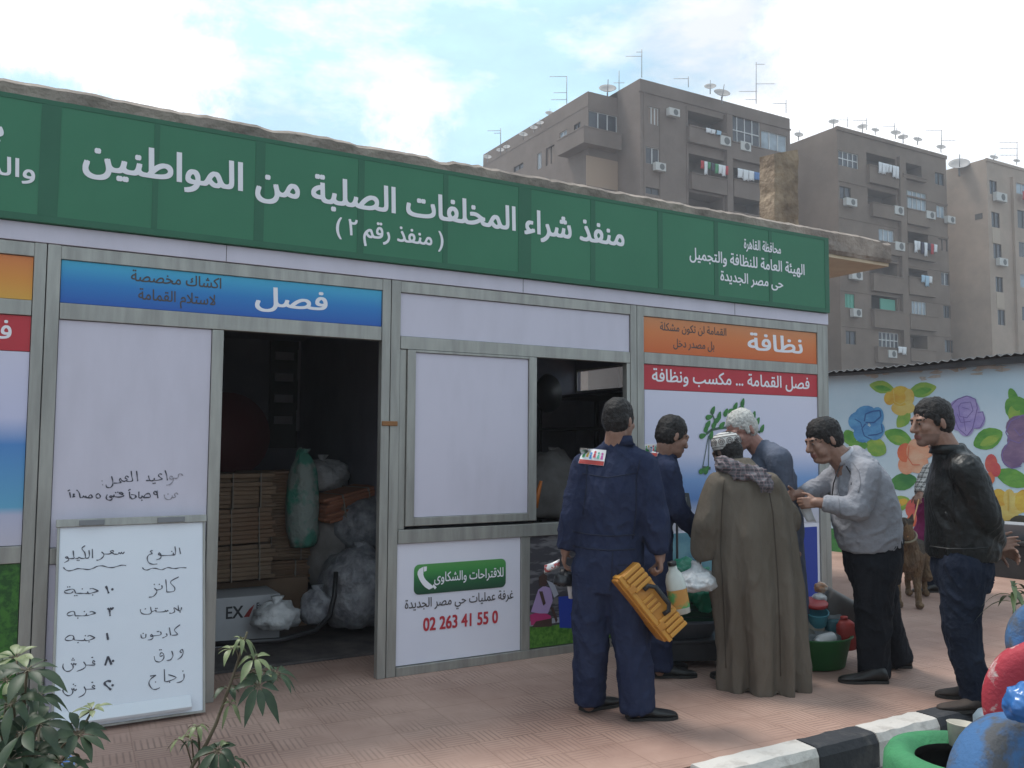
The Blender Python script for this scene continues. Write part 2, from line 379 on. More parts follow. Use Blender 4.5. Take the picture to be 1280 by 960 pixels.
# kerb stones, alternately white and black
KW = mat('white_kerb_paint', (0.60, 0.56, 0.52), 0.9, 0, (0.28, 0.24, 0.21), 7, 8, 0.5, 0.78, bump=0.5, bscale=35)
KB = mat('black_kerb_paint', (0.035, 0.036, 0.042), 0.85, 0, (0.12, 0.11, 0.10), 6, 8, 0.52, 0.8, bump=0.5, bscale=35)
kx = 2.22
KL = ['white painted kerb stone at the bottom edge, left of the first black one', 'black painted kerb stone in front of the man in the long brown robe',
      'white painted kerb stone between the two black ones', 'black painted kerb stone beside the leather jacket man\'s brown shoes',
      'white painted kerb stone behind the painted tyres', 'black painted kerb stone beyond the painted tyres']
KE = [2.72, 3.40, 3.83, 4.33, 4.83, 5.33, 5.83]
for i in range(6):
    mb = MB(); white = (i % 2 == 0); a, b = KE[i]+0.004, KE[i+1]-0.004
    n = 8; prof = [(2.945, -0.15), (2.945, -0.03), (2.965, 0.008), (2.985, 0.012), (3.09, 0.012), (3.099, -0.01), (3.099, -0.15)]
    vs = []
    for k in range(n+1):
        for q, (yy, zz) in enumerate(prof):
            jx = 0.006*mnoise.noise(Vector((k*1.7+i*9, q*2.1, 3)))
            vs.append((a+(b-a)*k/n, yy+jx, zz+jx))
    P = len(prof)
    fs = [(k*P+q, (k+1)*P+q, (k+1)*P+q+1, k*P+q+1) for k in range(n) for q in range(P-1)] + [tuple(range(P)), tuple(range(n*P+P-1, n*P-1, -1))]
    mb.add(vs, fs)
    tag(mb.build('kerb_stone', KW if white else KB), KL[i], 'kerb stone', 'painted kerb stones')

# ================================================================== the kiosk
Y0 = 5.14                                   # front face
KI = thing('kiosk', 'long white panelled recycling kiosk with aluminium frame, dark doorway and serving window', 'kiosk', (2, Y0+1.9, 0))
def kbox(name, m, *boxes, bevel=0.003, parent=None):
    mb = MB()
    for b in boxes: mb.box(*b)
    return mb.build(name, m, parent or KI, bevel)
F0, F1 = Y0-0.012, Y0+0.045                # frame proud / back
# posts (two extrusions butted, with a seam) for every bay
for xp in (-3.93, -1.945, 0.05, 1.99, 3.96):
    mb = MB(); mb.box(xp, xp+0.057, F0, F1, 0, 2.50); mb.box(xp+0.061, xp+0.125, F0, F1, 0, 2.50)
    mb.build('post', ALU, KI, 0.004)
kbox('post', ALU, (5.98, 6.045, F0, F1, 0, 2.50), (6.049, 6.115, F0+.004, F1, 0, 2.50), bevel=0.004)
# top rails and fascia strip
for a, b in ((-3.80, -1.945), (-1.82, 0.05), (0.175, 1.99), (2.115, 3.96), (4.085, 5.98)):
    kbox('top_rail', ALU, (a, b, F0+.002, F1, 2.425, 2.498))
FAS = kbox('fascia_strip', PANEL, (-4.0, 6.115, Y0-0.016, Y0+0.05, 2.502, 2.60))
mb = MB()
for xs in (-1.9, 1.02, 3.02, 5.01): mb.box(xs, xs+0.003, Y0-0.0175, Y0-0.016, 2.503, 2.599)
mb.build('panel_joint', GREYP, FAS)

# --- bay with doorway: header sign
def header(x0, x1, z0, z1, m, name='sign_panel'):
    return kbox(name, m, (x0, x1, Y0, Y0+0.03, z0, z1), bevel=0)
BLUEG = grad_mat('blue_printed_gradient', [(0.0, (0.02, 0.10, 0.42)), (0.5, (0.025, 0.20, 0.52)), (1.0, (0.06, 0.40, 0.62))], 'Z', 2.19, 2.42)
ORANG = grad_mat('orange_printed_gradient', [(0.0, (0.62, 0.13, 0.03)), (0.6, (0.66, 0.20, 0.06)), (1.0, (0.60, 0.24, 0.10))], 'Z', 2.15, 2.42)
ORANG2 = grad_mat('amber_printed_gradient', [(0.0, (0.68, 0.36, 0.06)), (0.5, (0.68, 0.27, 0.05)), (1.0, (0.64, 0.20, 0.06))], 'Z', 2.19, 2.42)
h = header(0.178, 1.987, 2.195, 2.423, BLUEG); h['label'] = 'blue header panel with large white lettering'
lettering('فصل', 1.20, 1.63, 2.268, 0.155, Y0-0.0010, WHITE, h, bold=0.02)
lettering('اكشاك مخصصة', 0.52, 1.00, 2.345, 0.085, Y0-0.0010, GREYP, h, bold=0.012)
lettering('لاستلام القمامة', 0.56, 0.97, 2.245, 0.085, Y0-0.0010, GREYP, h, bold=0.012)
kbox('rail', ALU, (0.178, 1.987, F0+.002, F1, 2.105, 2.192))
# closed panel left of the door with hand-written hours
DP = kbox('side_panel', PANEL, (0.178, 0.955, Y0+0.004, Y0+0.034, 0.905, 2.102), bevel=0)
kbox('door_jamb', ALU, (0.958, 1.022, F0+.001, F1, 0.0, 2.102), bevel=0.004)
kbox('rail', ALU, (0.178, 0.955, F0+.002, F1, 0.82, 0.902))
kbox('lower_panel', PANEL, (0.178, 0.955, Y0+0.004, Y0+0.034, 0.06, 0.817), bevel=0)
kbox('bottom_rail', ALU, (0.178, 0.955, F0+.002, F1, 0.0, 0.057))
# --- bay with serving window
kbox('upper_panel', PANEL, (2.118, 3.957, Y0+0.004, Y0+0.034, 2.145, 2.422), bevel=0)
kbox('rail', ALU, (2.118, 3.957, F0+.002, F1, 2.06, 2.142))
SH = kbox('sliding_shutter', PANEL, (2.225, 3.07, Y0-0.006, Y0+0.02, 0.985, 2.04), bevel=0)
kbox('shutter_frame', ALU, (2.165, 2.222, Y0-0.02, Y0+0.03, 0.93, 2.057), (3.073, 3.135, Y0-0.02, Y0+0.03, 0.93, 2.057), (2.2225, 3.0725, Y0-0.018, Y0+0.03, 0.93, 0.983),
     (2.2225, 3.0725, Y0-0.018, Y0+0.03, 2.042, 2.058), parent=SH)
kbox('rail', ALU, (2.118, 2.162, F0+.01, F1, 0.91, 2.057), bevel=0.002)
kbox('rail', ALU, (2.118, 3.957, F0-.004, F1, 0.822, 0.908))
kbox('window_jamb', ALU, (3.925, 3.957, F0+.003, F1, 0.911, 2.057))
LP = kbox('phone_panel', WHITEP, (2.118, 3.02, Y0+0.002, Y0+0.034, 0.062, 0.819), bevel=0)
kbox('post', ALU, (3.023, 3.092, F0+.003, F1, 0.058, 0.819))
kbox('bottom_rail', ALU, (2.118, 3.957, F0-.002, F1, 0.0, 0.057))
# phone button
BTN = grad_mat('green_button_print', [(0.0, (0.012, 0.055, 0.03)), (0.45, (0.02, 0.13, 0.045)), (0.75, (0.05, 0.26, 0.06)), (1.0, (0.09, 0.30, 0.08))], 'Z', 0.49, 0.685)
def rrect(x0, x1, z0, z1, r, y):
    P = []
    for cx, cz, a in ((x1-r, z1-r, 0), (x0+r, z1-r, 90), (x0+r, z0+r, 180), (x1-r, z0+r, 270)):
        for k in range(6):
            t = math.radians(a+k*18); P.append((cx+r*math.cos(t), y, cz+r*math.sin(t)))
    return P
mb = MB(); mb.prism(rrect(2.235, 2.905, 0.493, 0.683, 0.035, Y0-0.002), (0, 0.003, 0)); bt = mb.build('button', BTN, LP)
lettering('للاقتراحات والشكاوى', 2.375, 2.885, 0.565, 0.085, Y0-0.005, WHITE, bt, bold=0.012)
mb = MB()    # telephone handset
arc = []
for k in range(9):
    t = k/8; arc.append((2.283+0.02*math.sin(t*3.0)*-1+0.075*t**1.6, 0.655-0.135*t))
o1 = [(x, Y0-0.005, z) for x, z in arc]; wdt = [0.014, 0.02, 0.02, 0.017, 0.016, 0.017, 0.02, 0.022, 0.016]
P = [(x-w, Y0-0.005, z) for (x, z), w in zip(arc, wdt)] + [(x+w, Y0-0.005, z+0.012) for (x, z), w in reversed(list(zip(arc, wdt)))]
mb.prism(P, (0, 0.002, 0))
mb.prism([(2.300, Y0-0.005, 0.668), (2.322, Y0-0.005, 0.668), (2.320, Y0-0.005, 0.640), (2.303, Y0-0.005, 0.636)], (0, 0.002, 0))
mb.prism([(2.372, Y0-0.005, 0.553), (2.392, Y0-0.005, 0.53), (2.380, Y0-0.005, 0.518), (2.362, Y0-0.005, 0.54)], (0, 0.002, 0))
mb.build('phone_symbol', WHITE, bt)
lettering('غرفة عمليات حي مصر الجديدة', 2.175, 2.965, 0.412, 0.082, Y0-0.001, GREYP, LP, bold=0.010)
lettering('02 263 41 55 0', 2.305, 2.845, 0.262, 0.115, Y0-0.001, REDP, LP, ar=False, bold=0.028)
# printed picture panel beside it: stone wall, grass, crouching figure, blue bin
STONE = mat('printed_stone_wall', (0.16, 0.15, 0.16), 0.5, 0, (0.05, 0.045, 0.055), 9, 3, 0.42, 0.52, stretch=(0.55, 1, 2.4))
PIC = kbox('picture_panel', STONE, (3.095, 3.957, Y0+0.002, Y0+0.034, 0.062, 0.819), bevel=0)
PG = mat('printed_grass', (0.035, 0.13, 0.012), 0.5, 0, (0.10, 0.24, 0.03), 30, 6, 0.4, 0.6)
PINK = mat('printed_pink', (0.42, 0.03, 0.14), 0.5); LIL = mat('printed_lilac', (0.36, 0.25, 0.45), 0.5); SKP = mat('printed_skin', (0.06, 0.03, 0.025), 0.5)
PBLU = mat('printed_blue', (0.015, 0.04, 0.30), 0.5); PGR = mat('printed_pale_grey', (0.34, 0.34, 0.40), 0.5)
def flat(name, m, pts, y, parent, th=0.0015):
    mb = MB(); mb.prism([(x, y, z) for x, z in pts], (0, th, 0)); return mb.build(name, m, parent)
def PX(pts): return [(lambda p: (p.x, p.z))(onY(640+x/5.05, 640+y/5.05, Y0)) for x, y in pts]
yy = Y0-0.001
flat('grass_print', PG, [(3.096, 0.063), (3.956, 0.063), (3.956, 0.20), (3.6, 0.212), (3.3, 0.20), (3.096, 0.21)], yy, PIC)
flat('path_print', PGR, [(3.096, 0.213), (3.62, 0.217), (3.62, 0.26), (3.30, 0.25), (3.096, 0.245)], yy, PIC)
flat('print_skirt', PINK, PX([(112, 650), (180, 625), (245, 655), (240, 700), (120, 715)]), yy-.001, PIC)
flat('print_leg', SKP, PX([(150, 690), (250, 670), (250, 722), (125, 728)]), yy-.0024, PIC)
flat('print_shirt', LIL, PX([(118, 630), (165, 490), (200, 465), (245, 480), (255, 560), (225, 640), (170, 640)]), yy-.003, PIC)
flat('print_head', SKP, PX([(170, 465), (168, 410), (195, 385), (218, 400), (222, 440), (205, 470)]), yy-.004, PIC)
flat('print_arm', SKP, PX([(168, 500), (190, 500), (210, 575), (195, 590)]), yy-.0055, PIC)
flat('print_arm', SKP, PX([(240, 600), (258, 600), (285, 680), (275, 700), (262, 660)]), yy-.0055, PIC)
flat('print_bin', PBLU, PX([(292, 535), (440, 525), (440, 735), (300, 730)]), yy-.002, PIC)
flat('print_bag', PGR, PX([(215, 430), (262, 450), (290, 520), (262, 540), (240, 480)]), yy-.0068, PIC)
# --- poster bay
POST = grad_mat('poster_sky_print', [(0.0, (0.56, 0.54, 0.60)), (0.10, (0.52, 0.52, 0.62)), (0.22, (0.10, 0.22, 0.50)), (0.36, (0.20, 0.34, 0.62)), (0.55, (0.62, 0.62, 0.78)), (1.0, (0.66, 0.64, 0.76))], 'Z', 0.80, 1.86)
PO = kbox('poster_panel', POST, (4.098, 5.977, Y0+0.002, Y0+0.034, 0.80, 1.868), bevel=0)
kbox('poster_foot_panel', WHITEP, (4.098, 5.977, Y0+0.002, Y0+0.034, 0.06, 0.797), bevel=0)
flat('blue_square', PBLU, [(5.62, 0.10), (5.945, 0.10), (5.945, 0.765), (5.62, 0.765)], Y0-0.001, KI)
flat('blue_picture', mat('printed_teal', (0.06, 0.20, 0.28), 0.5, 0, (0.16, 0.34, 0.40), 5), [(4.12, 0.10), (4.95, 0.10), (4.95, 0.78), (4.12, 0.78)], Y0-0.001, KI)
kbox('bottom_rail', ALU, (4.088, 5.977, F0+.002, F1, 0.0, 0.057))
kbox('rail', ALU, (4.088, 5.977, F0+.002, F1, 2.063, 2.15))
h = header(4.09, 5.977, 2.153, 2.422, ORANG); h['label'] = 'orange header panel with white and black lettering'
lettering('نظافة', 5.17, 5.80, 2.235, 0.19, Y0-0.0010, WHITE, h, bold=0.02)
lettering('القمامة لن تكون مشكلة', 4.25, 4.93, 2.33, 0.085, Y0-0.0010, GREYP, h, bold=0.010)
lettering('بل مصدر دخل', 4.38, 4.80, 2.21, 0.088, Y0-0.0010, GREYP, h, bold=0.010)
h = header(4.09, 5.977, 1.871, 2.06, REDP); h['label'] = 'red strip with white lettering'
lettering('فصل القمامة ... مكسب ونظافة', 4.17, 5.88, 1.935, 0.135, Y0-0.0010, WHITE, h, bold=0.014)
# tree print on the poster: balance scale made of a leafy branch
LEAF = mat('printed_leaf', (0.025, 0.14, 0.03), 0.5, 0, (0.06, 0.24, 0.05), 20); TWIG = mat('printed_twig', (0.05, 0.10, 0.07), 0.5)
def TP(x, y): p = onY(840+x/4.8, 500+y/4.8, Y0); return (p.x, p.z)
mb = MB(); yl = Y0-0.001
def strip(pts, w, y):
    for (x0, z0), (x1, z1) in zip(pts[:-1], pts[1:]):
        d = Vector((x1-x0, 0, z1-z0)); n = Vector((-d.z, 0, d.x)).normalized()*w
        mb.prism([Vector((x0, y, z0))-n, Vector((x1, y, z1))-n, Vector((x1, y, z1))+n, Vector((x0, y, z0))+n], (0, 0.0008, 0))
strip([TP(205, 205), TP(235, 180), TP(280, 170), TP(330, 165), TP(420, 150), TP(480, 175), TP(530, 195)], 0.010, yl)
strip([TP(330, 165), TP(360, 90), TP(410, 40)], 0.007, yl-.001); strip([TP(240, 180), TP(255, 120), TP(235, 70)], 0.006, yl-.0015)
strip([TP(218, 215), TP(185, 395)], 0.0035, yl-.002); strip([TP(222, 215), TP(218, 410)], 0.0035, yl-.002); strip([TP(225, 215), TP(265, 380)], 0.0035, yl-.002)
strip([TP(180, 405), TP(230, 410)], 0.012, yl-.003)
mb.build('branch_print', TWIG, PO)
mb = MB()
for i, (x, y, a) in enumerate([(245, 62, 60), (222, 103, 10), (283, 95, 70), (205, 170, 60), (253, 147, 50), (183, 215, 15), (235, 210, 70), (300, 150, 40), (322, 75, 60), (355, 66, 20), (380, 38, 60), (423, 15, 70),
        (415, 55, 30), (490, 92, 70), (513, 127, 60), (540, 170, 60), (500, 185, 30), (215, 145, 50), (180, 425, 20), (205, 420, 60), (270, 120, 30), (345, 110, 50), (460, 120, 40), (395, 75, 10)]):
    x0, z0 = TP(x, y); a = math.radians(a); l, w = 0.062, 0.026; y_ = yl-.0012-.00012*i
    pts = []
    for k in range(10):
        t = k/10*2*math.pi; u = math.cos(t)*l*0.62; vv = math.sin(t)*w*(0.8-0.3*math.cos(t))
        pts.append((x0+u*math.cos(a)-vv*math.sin(a), y_, z0+u*math.sin(a)+vv*math.cos(a)))
    mb.prism(pts, (0, 0.0001, 0))
mb.build('leaf_print', LEAF, PO)
# --- bay left of the doorway (only its right edge is in the frame)
h = header(-1.817, 0.047, 2.195, 2.422, ORANG2); h['label'] = 'amber header panel cut by the left picture edge'
kbox('rail', ALU, (-1.817, 0.047, F0+.002, F1, 2.112, 2.192))
h = header(-1.817, 0.047, 1.925, 2.109, REDP)
lettering('فصل القمامة ... مكسب ونظافة', -1.70, -0.04, 1.985, 0.135, Y0-0.0010, WHITE, h, bold=0.014)
POST2 = grad_mat('poster_blue_print', [(0.0, (0.50, 0.47, 0.55)), (0.16, (0.46, 0.46, 0.60)), (0.2, (0.12, 0.36, 0.55)), (0.52, (0.08, 0.24, 0.55)), (0.66, (0.56, 0.56, 0.75)), (1.0, (0.62, 0.60, 0.74))], 'Z', 0.92, 1.92)
kbox('poster_panel', POST2, (-1.817, 0.047, Y0+0.002, Y0+0.034, 0.925, 1.922), bevel=0)
kbox('rail', ALU, (-1.817, 0.047, F0+.002, F1, 0.835, 0.922))
kbox('grass_panel', mat('printed_dark_grass', (0.012, 0.07, 0.010), 0.5, 0, (0.045, 0.16, 0.02), 34, 6, 0.42, 0.6), (-1.817, 0.047, Y0+0.002, Y0+0.034, 0.06, 0.832), bevel=0)
kbox('bottom_rail', ALU, (-1.817, 0.047, F0+.002, F1, 0.0, 0.057))
kbox('front_panel', PANEL, (-3.80, -1.948, Y0+0.002, Y0+0.034, 0.0, 2.423), bevel=0)
# small rusty latch on the middle post
kbox('latch', mat('rusty_brass', (0.28, 0.13, 0.05), 0.6, 0.3), (1.995, 2.10, F0-.012, F0-.001, 1.565, 1.595), bevel=0.004)
# shell: side walls (right one with a high slot window), back, roof, floor
YB = 8.95
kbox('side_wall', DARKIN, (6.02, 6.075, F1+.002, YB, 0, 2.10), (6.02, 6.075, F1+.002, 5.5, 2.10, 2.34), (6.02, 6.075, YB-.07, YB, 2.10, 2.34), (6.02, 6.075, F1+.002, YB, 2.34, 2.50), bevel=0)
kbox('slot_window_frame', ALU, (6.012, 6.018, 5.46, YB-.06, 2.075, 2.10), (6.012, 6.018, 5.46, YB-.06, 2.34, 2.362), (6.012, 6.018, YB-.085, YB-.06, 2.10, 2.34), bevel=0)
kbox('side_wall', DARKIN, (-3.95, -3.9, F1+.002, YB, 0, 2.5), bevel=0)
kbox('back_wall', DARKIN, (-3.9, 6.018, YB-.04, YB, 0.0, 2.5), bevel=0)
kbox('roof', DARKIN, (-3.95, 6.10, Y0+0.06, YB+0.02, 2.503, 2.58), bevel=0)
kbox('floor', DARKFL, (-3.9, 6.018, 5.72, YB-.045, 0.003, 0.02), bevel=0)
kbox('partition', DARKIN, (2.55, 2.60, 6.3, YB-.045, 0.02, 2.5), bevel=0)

# green banner above the kiosk
BA = thing('green_banner', 'long green fabric banner with white writing stretched above the kiosk', 'banner', (2, Y0-0.02, 2.6))
mb = MB(); nX = 120; vs = []
XL, XR = -4.0, 6.10
for j, z in enumerate((2.582, 3.262)):
    for i in range(nX+1):
        x = XL+(XR-XL)*i/nX; vs.append((x, Y0-0.045, z))
mb.box(XL, XR, Y0-0.045, Y0+0.03, 2.603, 3.262)
mb.build('banner_cloth', GREENB, BA)
mb = MB(); yb = Y0-0.0475  # darker strips paint the frame's shadow lines showing through the backlit cloth
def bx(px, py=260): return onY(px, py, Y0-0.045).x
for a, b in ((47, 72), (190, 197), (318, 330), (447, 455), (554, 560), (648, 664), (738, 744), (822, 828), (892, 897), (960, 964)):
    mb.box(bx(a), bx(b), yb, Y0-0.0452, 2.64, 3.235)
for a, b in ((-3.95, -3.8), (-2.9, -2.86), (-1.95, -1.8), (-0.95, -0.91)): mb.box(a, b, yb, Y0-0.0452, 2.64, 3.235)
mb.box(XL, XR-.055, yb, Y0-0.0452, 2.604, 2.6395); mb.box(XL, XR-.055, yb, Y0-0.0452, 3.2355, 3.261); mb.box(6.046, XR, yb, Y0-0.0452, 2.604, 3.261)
mb.build('frame_shade_band', GREENB2, BA)
yt = Y0-0.0485
lettering('منفذ شراء المخلفات الصلبة من المواطنين', 0.262, 3.87, 2.925, 0.228, yt, WHITE, BA, bold=0.024)
lettering('( منفذ رقم ٢ )', 1.665, 2.39, 2.745, 0.145, yt, WHITE, BA, bold=0.018)
lettering('محافظة القاهرة', 5.09, 5.51, 3.055, 0.115, yt, WHITE, BA, bold=0.018)
lettering('الهيئة العامة للنظافة والتجميل', 4.51, 5.79, 2.905, 0.125, yt, WHITE, BA, bold=0.018)
lettering('حى مصر الجديدة', 4.83, 5.53, 2.765, 0.115, yt, WHITE, BA, bold=0.018)
lettering('والدكتور', -0.45, 0.035, 2.825, 0.135, yt, WHITE, BA, bold=0.014)
lettering('بـ', -0.22, -0.115, 3.02, 0.135, yt, WHITE, BA, bold=0.014)

# old concrete canopy slab behind the banner, with the stub of a pillar
CN = thing('concrete_canopy', 'old cracked concrete roof slab sticking out above the green banner', 'canopy', (1, 7.5, 0))
mb = MB(); nX = 260; xs = [-6+13.5*i/nX for i in range(nX+1)]
def topz(x): return 3.495+0.010*mnoise.noise(Vector((x*2.1, 0, 0)))+0.012*mnoise.noise(Vector((x*13, 3, 0)))-0.07*max(0, mnoise.noise(Vector((x*3.3, 7, 0)))-0.25)
rows = [(5.52, 3.265), (5.50, 3.30), (5.50, 3.345), (5.505, 3.39), (5.50, 3.43)]
vs = []
for x in xs:
    tz = topz(x)
    for q, (yv, zv) in enumerate(rows): vs.append((x, yv+0.007*mnoise.noise(Vector((x*4, zv*9, 1)))+0.006*mnoise.noise(Vector((x*14, zv*20, 5))), zv if q < 4 else tz-0.03))
    vs.append((x, 5.54, tz)); vs.append((x, 9.6, tz+0.0))
P = 7
mb.add(vs, [(i*P+q, (i+1)*P+q, (i+1)*P+q+1, i*P+q+1) for i in range(nX) for q in range(P-1)])
mb.add([(7.5, 5.52, 3.265), (7.5, 9.6, 3.265), (7.5, 9.6, topz(7.5)), (7.5, 5.54, topz(7.5))], [(0, 1, 2, 3)])
mb.build('roof_slab', CONC, CN, fix=False)
mb = MB(); mb.box(-6, 7.495, 5.53, 9.6, 3.235, 3.268); mb.build('soffit', SOFFIT, CN)
mb = MB(); mb.box(-5.8, 5.9, 9.2, 9.5, 0, 3.234); mb.build('rear_wall', CONC, CN)
STUB = mat('stub_plaster', (0.36, 0.27, 0.19), 0.95, 0, (0.15, 0.11, 0.085), 4, 9, 0.35, 0.7, bump=1.0, bscale=12, bdist=0.04)
def at_stub(x, y, Y=6.1): return onY(x, y, Y)
a = at_stub(968, 290); b = at_stub(999, 292); t1 = at_stub(968, 192); t2 = at_stub(997, 187)
mb = MB(); n = 9
rings = []
R = [[], []]
for k in range(n+1):
    t = k/n; j = lambda s: 0.015*mnoise.noise(Vector((k*1.3, s, 2)))
    x0 = a.x+(t1.x-a.x)*t+j(1); x1 = b.x+(t2.x-b.x)*t+j(5); z0 = a.z-0.08+(t1.z-a.z+0.08)*t; z1 = b.z-0.08+(t2.z-b.z+0.08)*t
    rings.append([(x0, 6.1+j(9), z0), (x1, 6.1+j(7), z1), (x1, 6.30+j(8), z1+.02), (x0, 6.30, z0+.02)])
vs = [p for r_ in rings for p in r_]
fs = [(k*4+q, k*4+(q+1) % 4, (k+1)*4+(q+1) % 4, (k+1)*4+q) for k in range(n) for q in range(4)] + [(0, 1, 2, 3), (n*4, n*4+1, n*4+2, n*4+3)]
mb.add(vs, fs)
mb.build('pillar_stub', STUB, CN)
# ================================================================== apartment buildings far behind
BR1 = mat('grey_brown_render', (0.155, 0.118, 0.100), 0.95, 0, (0.20, 0.155, 0.132), 0.5, 8, bump=0.3, bscale=8, bdist=0.03)
BR2 = mat('brown_render', (0.155, 0.115, 0.092), 0.95, 0, (0.21, 0.158, 0.125), 0.45, 8, bump=0.3, bscale=8, bdist=0.03)
BR3 = mat('tan_brick_render', (0.40, 0.31, 0.25), 0.95, 0, (0.32, 0.25, 0.20), 0.5, 8, bump=0.3, bscale=8, bdist=0.03)
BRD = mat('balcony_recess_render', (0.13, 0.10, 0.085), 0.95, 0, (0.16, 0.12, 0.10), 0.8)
BGL = mat('dark_window_glass', (0.03, 0.035, 0.045), 0.15, 0, (0.07, 0.08, 0.10), 0.7)
BGL2 = mat('pale_window_glass', (0.35, 0.42, 0.48), 0.2, 0, (0.22, 0.26, 0.30), 0.9)
BFR = mat('white_window_frame', (0.60, 0.60, 0.60), 0.6); BFD = mat('dark_window_frame', (0.08, 0.07, 0.065), 0.7)
BSH = mat('brown_shutter', (0.22, 0.16, 0.13), 0.8); BGN = mat('green_shutter', (0.10, 0.36, 0.27), 0.7)
ACM = mat('air_conditioner_white', (0.50, 0.49, 0.47), 0.6); ACG = mat('air_conditioner_grille', (0.12, 0.12, 0.12), 0.7)
DISH = mat('satellite_dish_grey', (0.33, 0.31, 0.30), 0.7); ANT = mat('antenna_metal', (0.30, 0.30, 0.32), 0.5, 0.5)
CLO = [mat('cloth_'+n, c, 0.95) for n, c in (('white', (0.7, 0.7, 0.72)), ('red', (0.45, 0.05, 0.06)), ('blue', (0.10, 0.20, 0.42)), ('green', (0.08, 0.28, 0.14)), ('pink', (0.5, 0.22, 0.28)), ('dark', (0.05, 0.05, 0.08)), ('pale_blue', (0.35, 0.50, 0.62)))]

class Facade:
    """wall in plane y = const (axis 'Y') or x = const (axis 'X'); u runs along it"""
    def __init__(self, axis, c, T): self.axis = axis; self.c = c; self.T = T
    def uz(self, x, y):
        px, py = self.T(x, y)
        p = onY(px, py, self.c) if self.axis == 'Y' else onX(px, py, self.c)
        return ((p.x if self.axis == 'Y' else p.y), p.z)
    def rect(self, q):
        x0, y0, x1, y1 = q
        u0, za = self.uz(x0, (y0+y1)/2); u1, _ = self.uz(x1, (y0+y1)/2)
        cx = (x0+x1)/2; _, z1 = self.uz(cx, y0); _, z0 = self.uz(cx, y1)
        return min(u0, u1), max(u0, u1), min(z0, z1), max(z0, z1)
    def P(self, u, d, z):          # d = distance into the building
        return (u, self.c+d, z) if self.axis == 'Y' else (self.c+d, u, z)
    def box(self, mb, u0, u1, d0, d1, z0, z1, mi=0):
        if self.axis == 'Y': mb.box(u0, u1, self.c+d0, self.c+d1, z0, z1, mi)
        else: mb.box(self.c+d0, self.c+d1, u0, u1, z0, z1, mi)
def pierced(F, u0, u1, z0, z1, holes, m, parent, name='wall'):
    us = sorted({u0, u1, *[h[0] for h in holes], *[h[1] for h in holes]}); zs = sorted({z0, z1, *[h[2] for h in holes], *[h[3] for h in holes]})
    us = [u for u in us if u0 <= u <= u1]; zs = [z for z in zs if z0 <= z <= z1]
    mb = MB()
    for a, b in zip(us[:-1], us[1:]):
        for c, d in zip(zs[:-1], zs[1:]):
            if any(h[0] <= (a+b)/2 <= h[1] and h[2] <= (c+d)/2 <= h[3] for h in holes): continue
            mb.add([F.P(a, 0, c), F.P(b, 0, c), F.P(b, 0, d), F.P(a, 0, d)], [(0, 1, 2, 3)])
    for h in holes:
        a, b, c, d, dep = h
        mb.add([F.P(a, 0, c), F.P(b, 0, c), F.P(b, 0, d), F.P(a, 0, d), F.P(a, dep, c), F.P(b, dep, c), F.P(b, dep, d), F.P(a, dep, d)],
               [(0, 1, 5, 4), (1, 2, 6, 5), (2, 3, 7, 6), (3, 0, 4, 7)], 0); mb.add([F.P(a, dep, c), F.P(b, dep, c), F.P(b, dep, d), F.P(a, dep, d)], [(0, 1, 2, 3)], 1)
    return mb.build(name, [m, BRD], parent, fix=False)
def win_part(F, r, parent, glass, frame, nb=2, d=0.12, rows=1):
    a, b, c, e = r
    mb = MB(); t = 0.07
    for k in range(nb+1):
        u = a+(b-a)*k/nb; F.box(mb, max(a, u-t/2), min(b, u+t/2), d-.05, d+.03, c, e)
    for k in range(rows+1):
        z = c+(e-c)*k/rows; F.box(mb, a, b, d-.048, d+.028, max(c, z-t/2), min(e, z+t/2))
    o = mb.build('window', frame, parent, fix=False)
    g = MB(); F.box(g, a, b, d+.01, d+.02, c, e); g.build('pane', glass, o)
    return o
def ac_part(F, r, parent):
    a, b, c, e = r; mb = MB(); F.box(mb, a, b, -0.45, -0.08, c, e); o = mb.build('air_conditioner', ACM, parent)
    g = MB(); cu, cz, rr = (a+b)/2+0.12*(b-a), (c+e)/2, min(e-c, b-a)*0.4
    P = [F.P(cu+rr*math.cos(t*math.pi/8), -0.455, cz+rr*math.sin(t*math.pi/8)) for t in range(16)]
    g.add(P, [tuple(range(16))]); g.build('fan_grille', ACG, o, fix=False)
    return o
def parapet(F, r, parent, m, out=0.0):
    a, b, c, e = r; mb = MB(); F.box(mb, a, b, -0.10-out, 0.10, c, e); F.box(mb, a-.04, b+.04, -0.16-out, 0.14, e, e+0.09)
    return mb.build('balcony', m, parent)
def laundry(F, r, label, n, seed, pal):
    a, b, c, e = r; R = random.Random(seed)
    q = F.P((a+b)/2, -0.5, c); t = thing('laundry_line', label, 'laundry', q, 'washing hung out on the balconies')
    mb = MB(); mb.tube([F.P(a, -0.5, e), F.P((a+b)/2, -0.5, e-.06), F.P(b, -0.5, e)], 0.02, 5); mb.build('line', BFD, t)
    u = a+.05; w = (b-a)/n
    for k in range(n):
        h = (e-c)*R.uniform(0.45, 1.0); ww = w*R.uniform(0.75, 1.0); mb = MB(); vs = []
        for j in range(5):
            for i in range(5):
                vs.append(F.P(u+ww*i/4, -0.5-0.05*math.sin(i*2.1+j)*j/4, e-.03-h*j/4*(1+.06*math.sin(i*1.7))))
        mb.add(vs, [(j*5+i, j*5+i+1, (j+1)*5+i+1, (j+1)*5+i) for j in range(4) for i in range(4)], 0, True)
        o = mb.build('garment', CLO[R.choice(pal)], t, fix=False); s = o.modifiers.new('thick', 'SOLIDIFY'); s.thickness = 0.03
        u += w
    return t
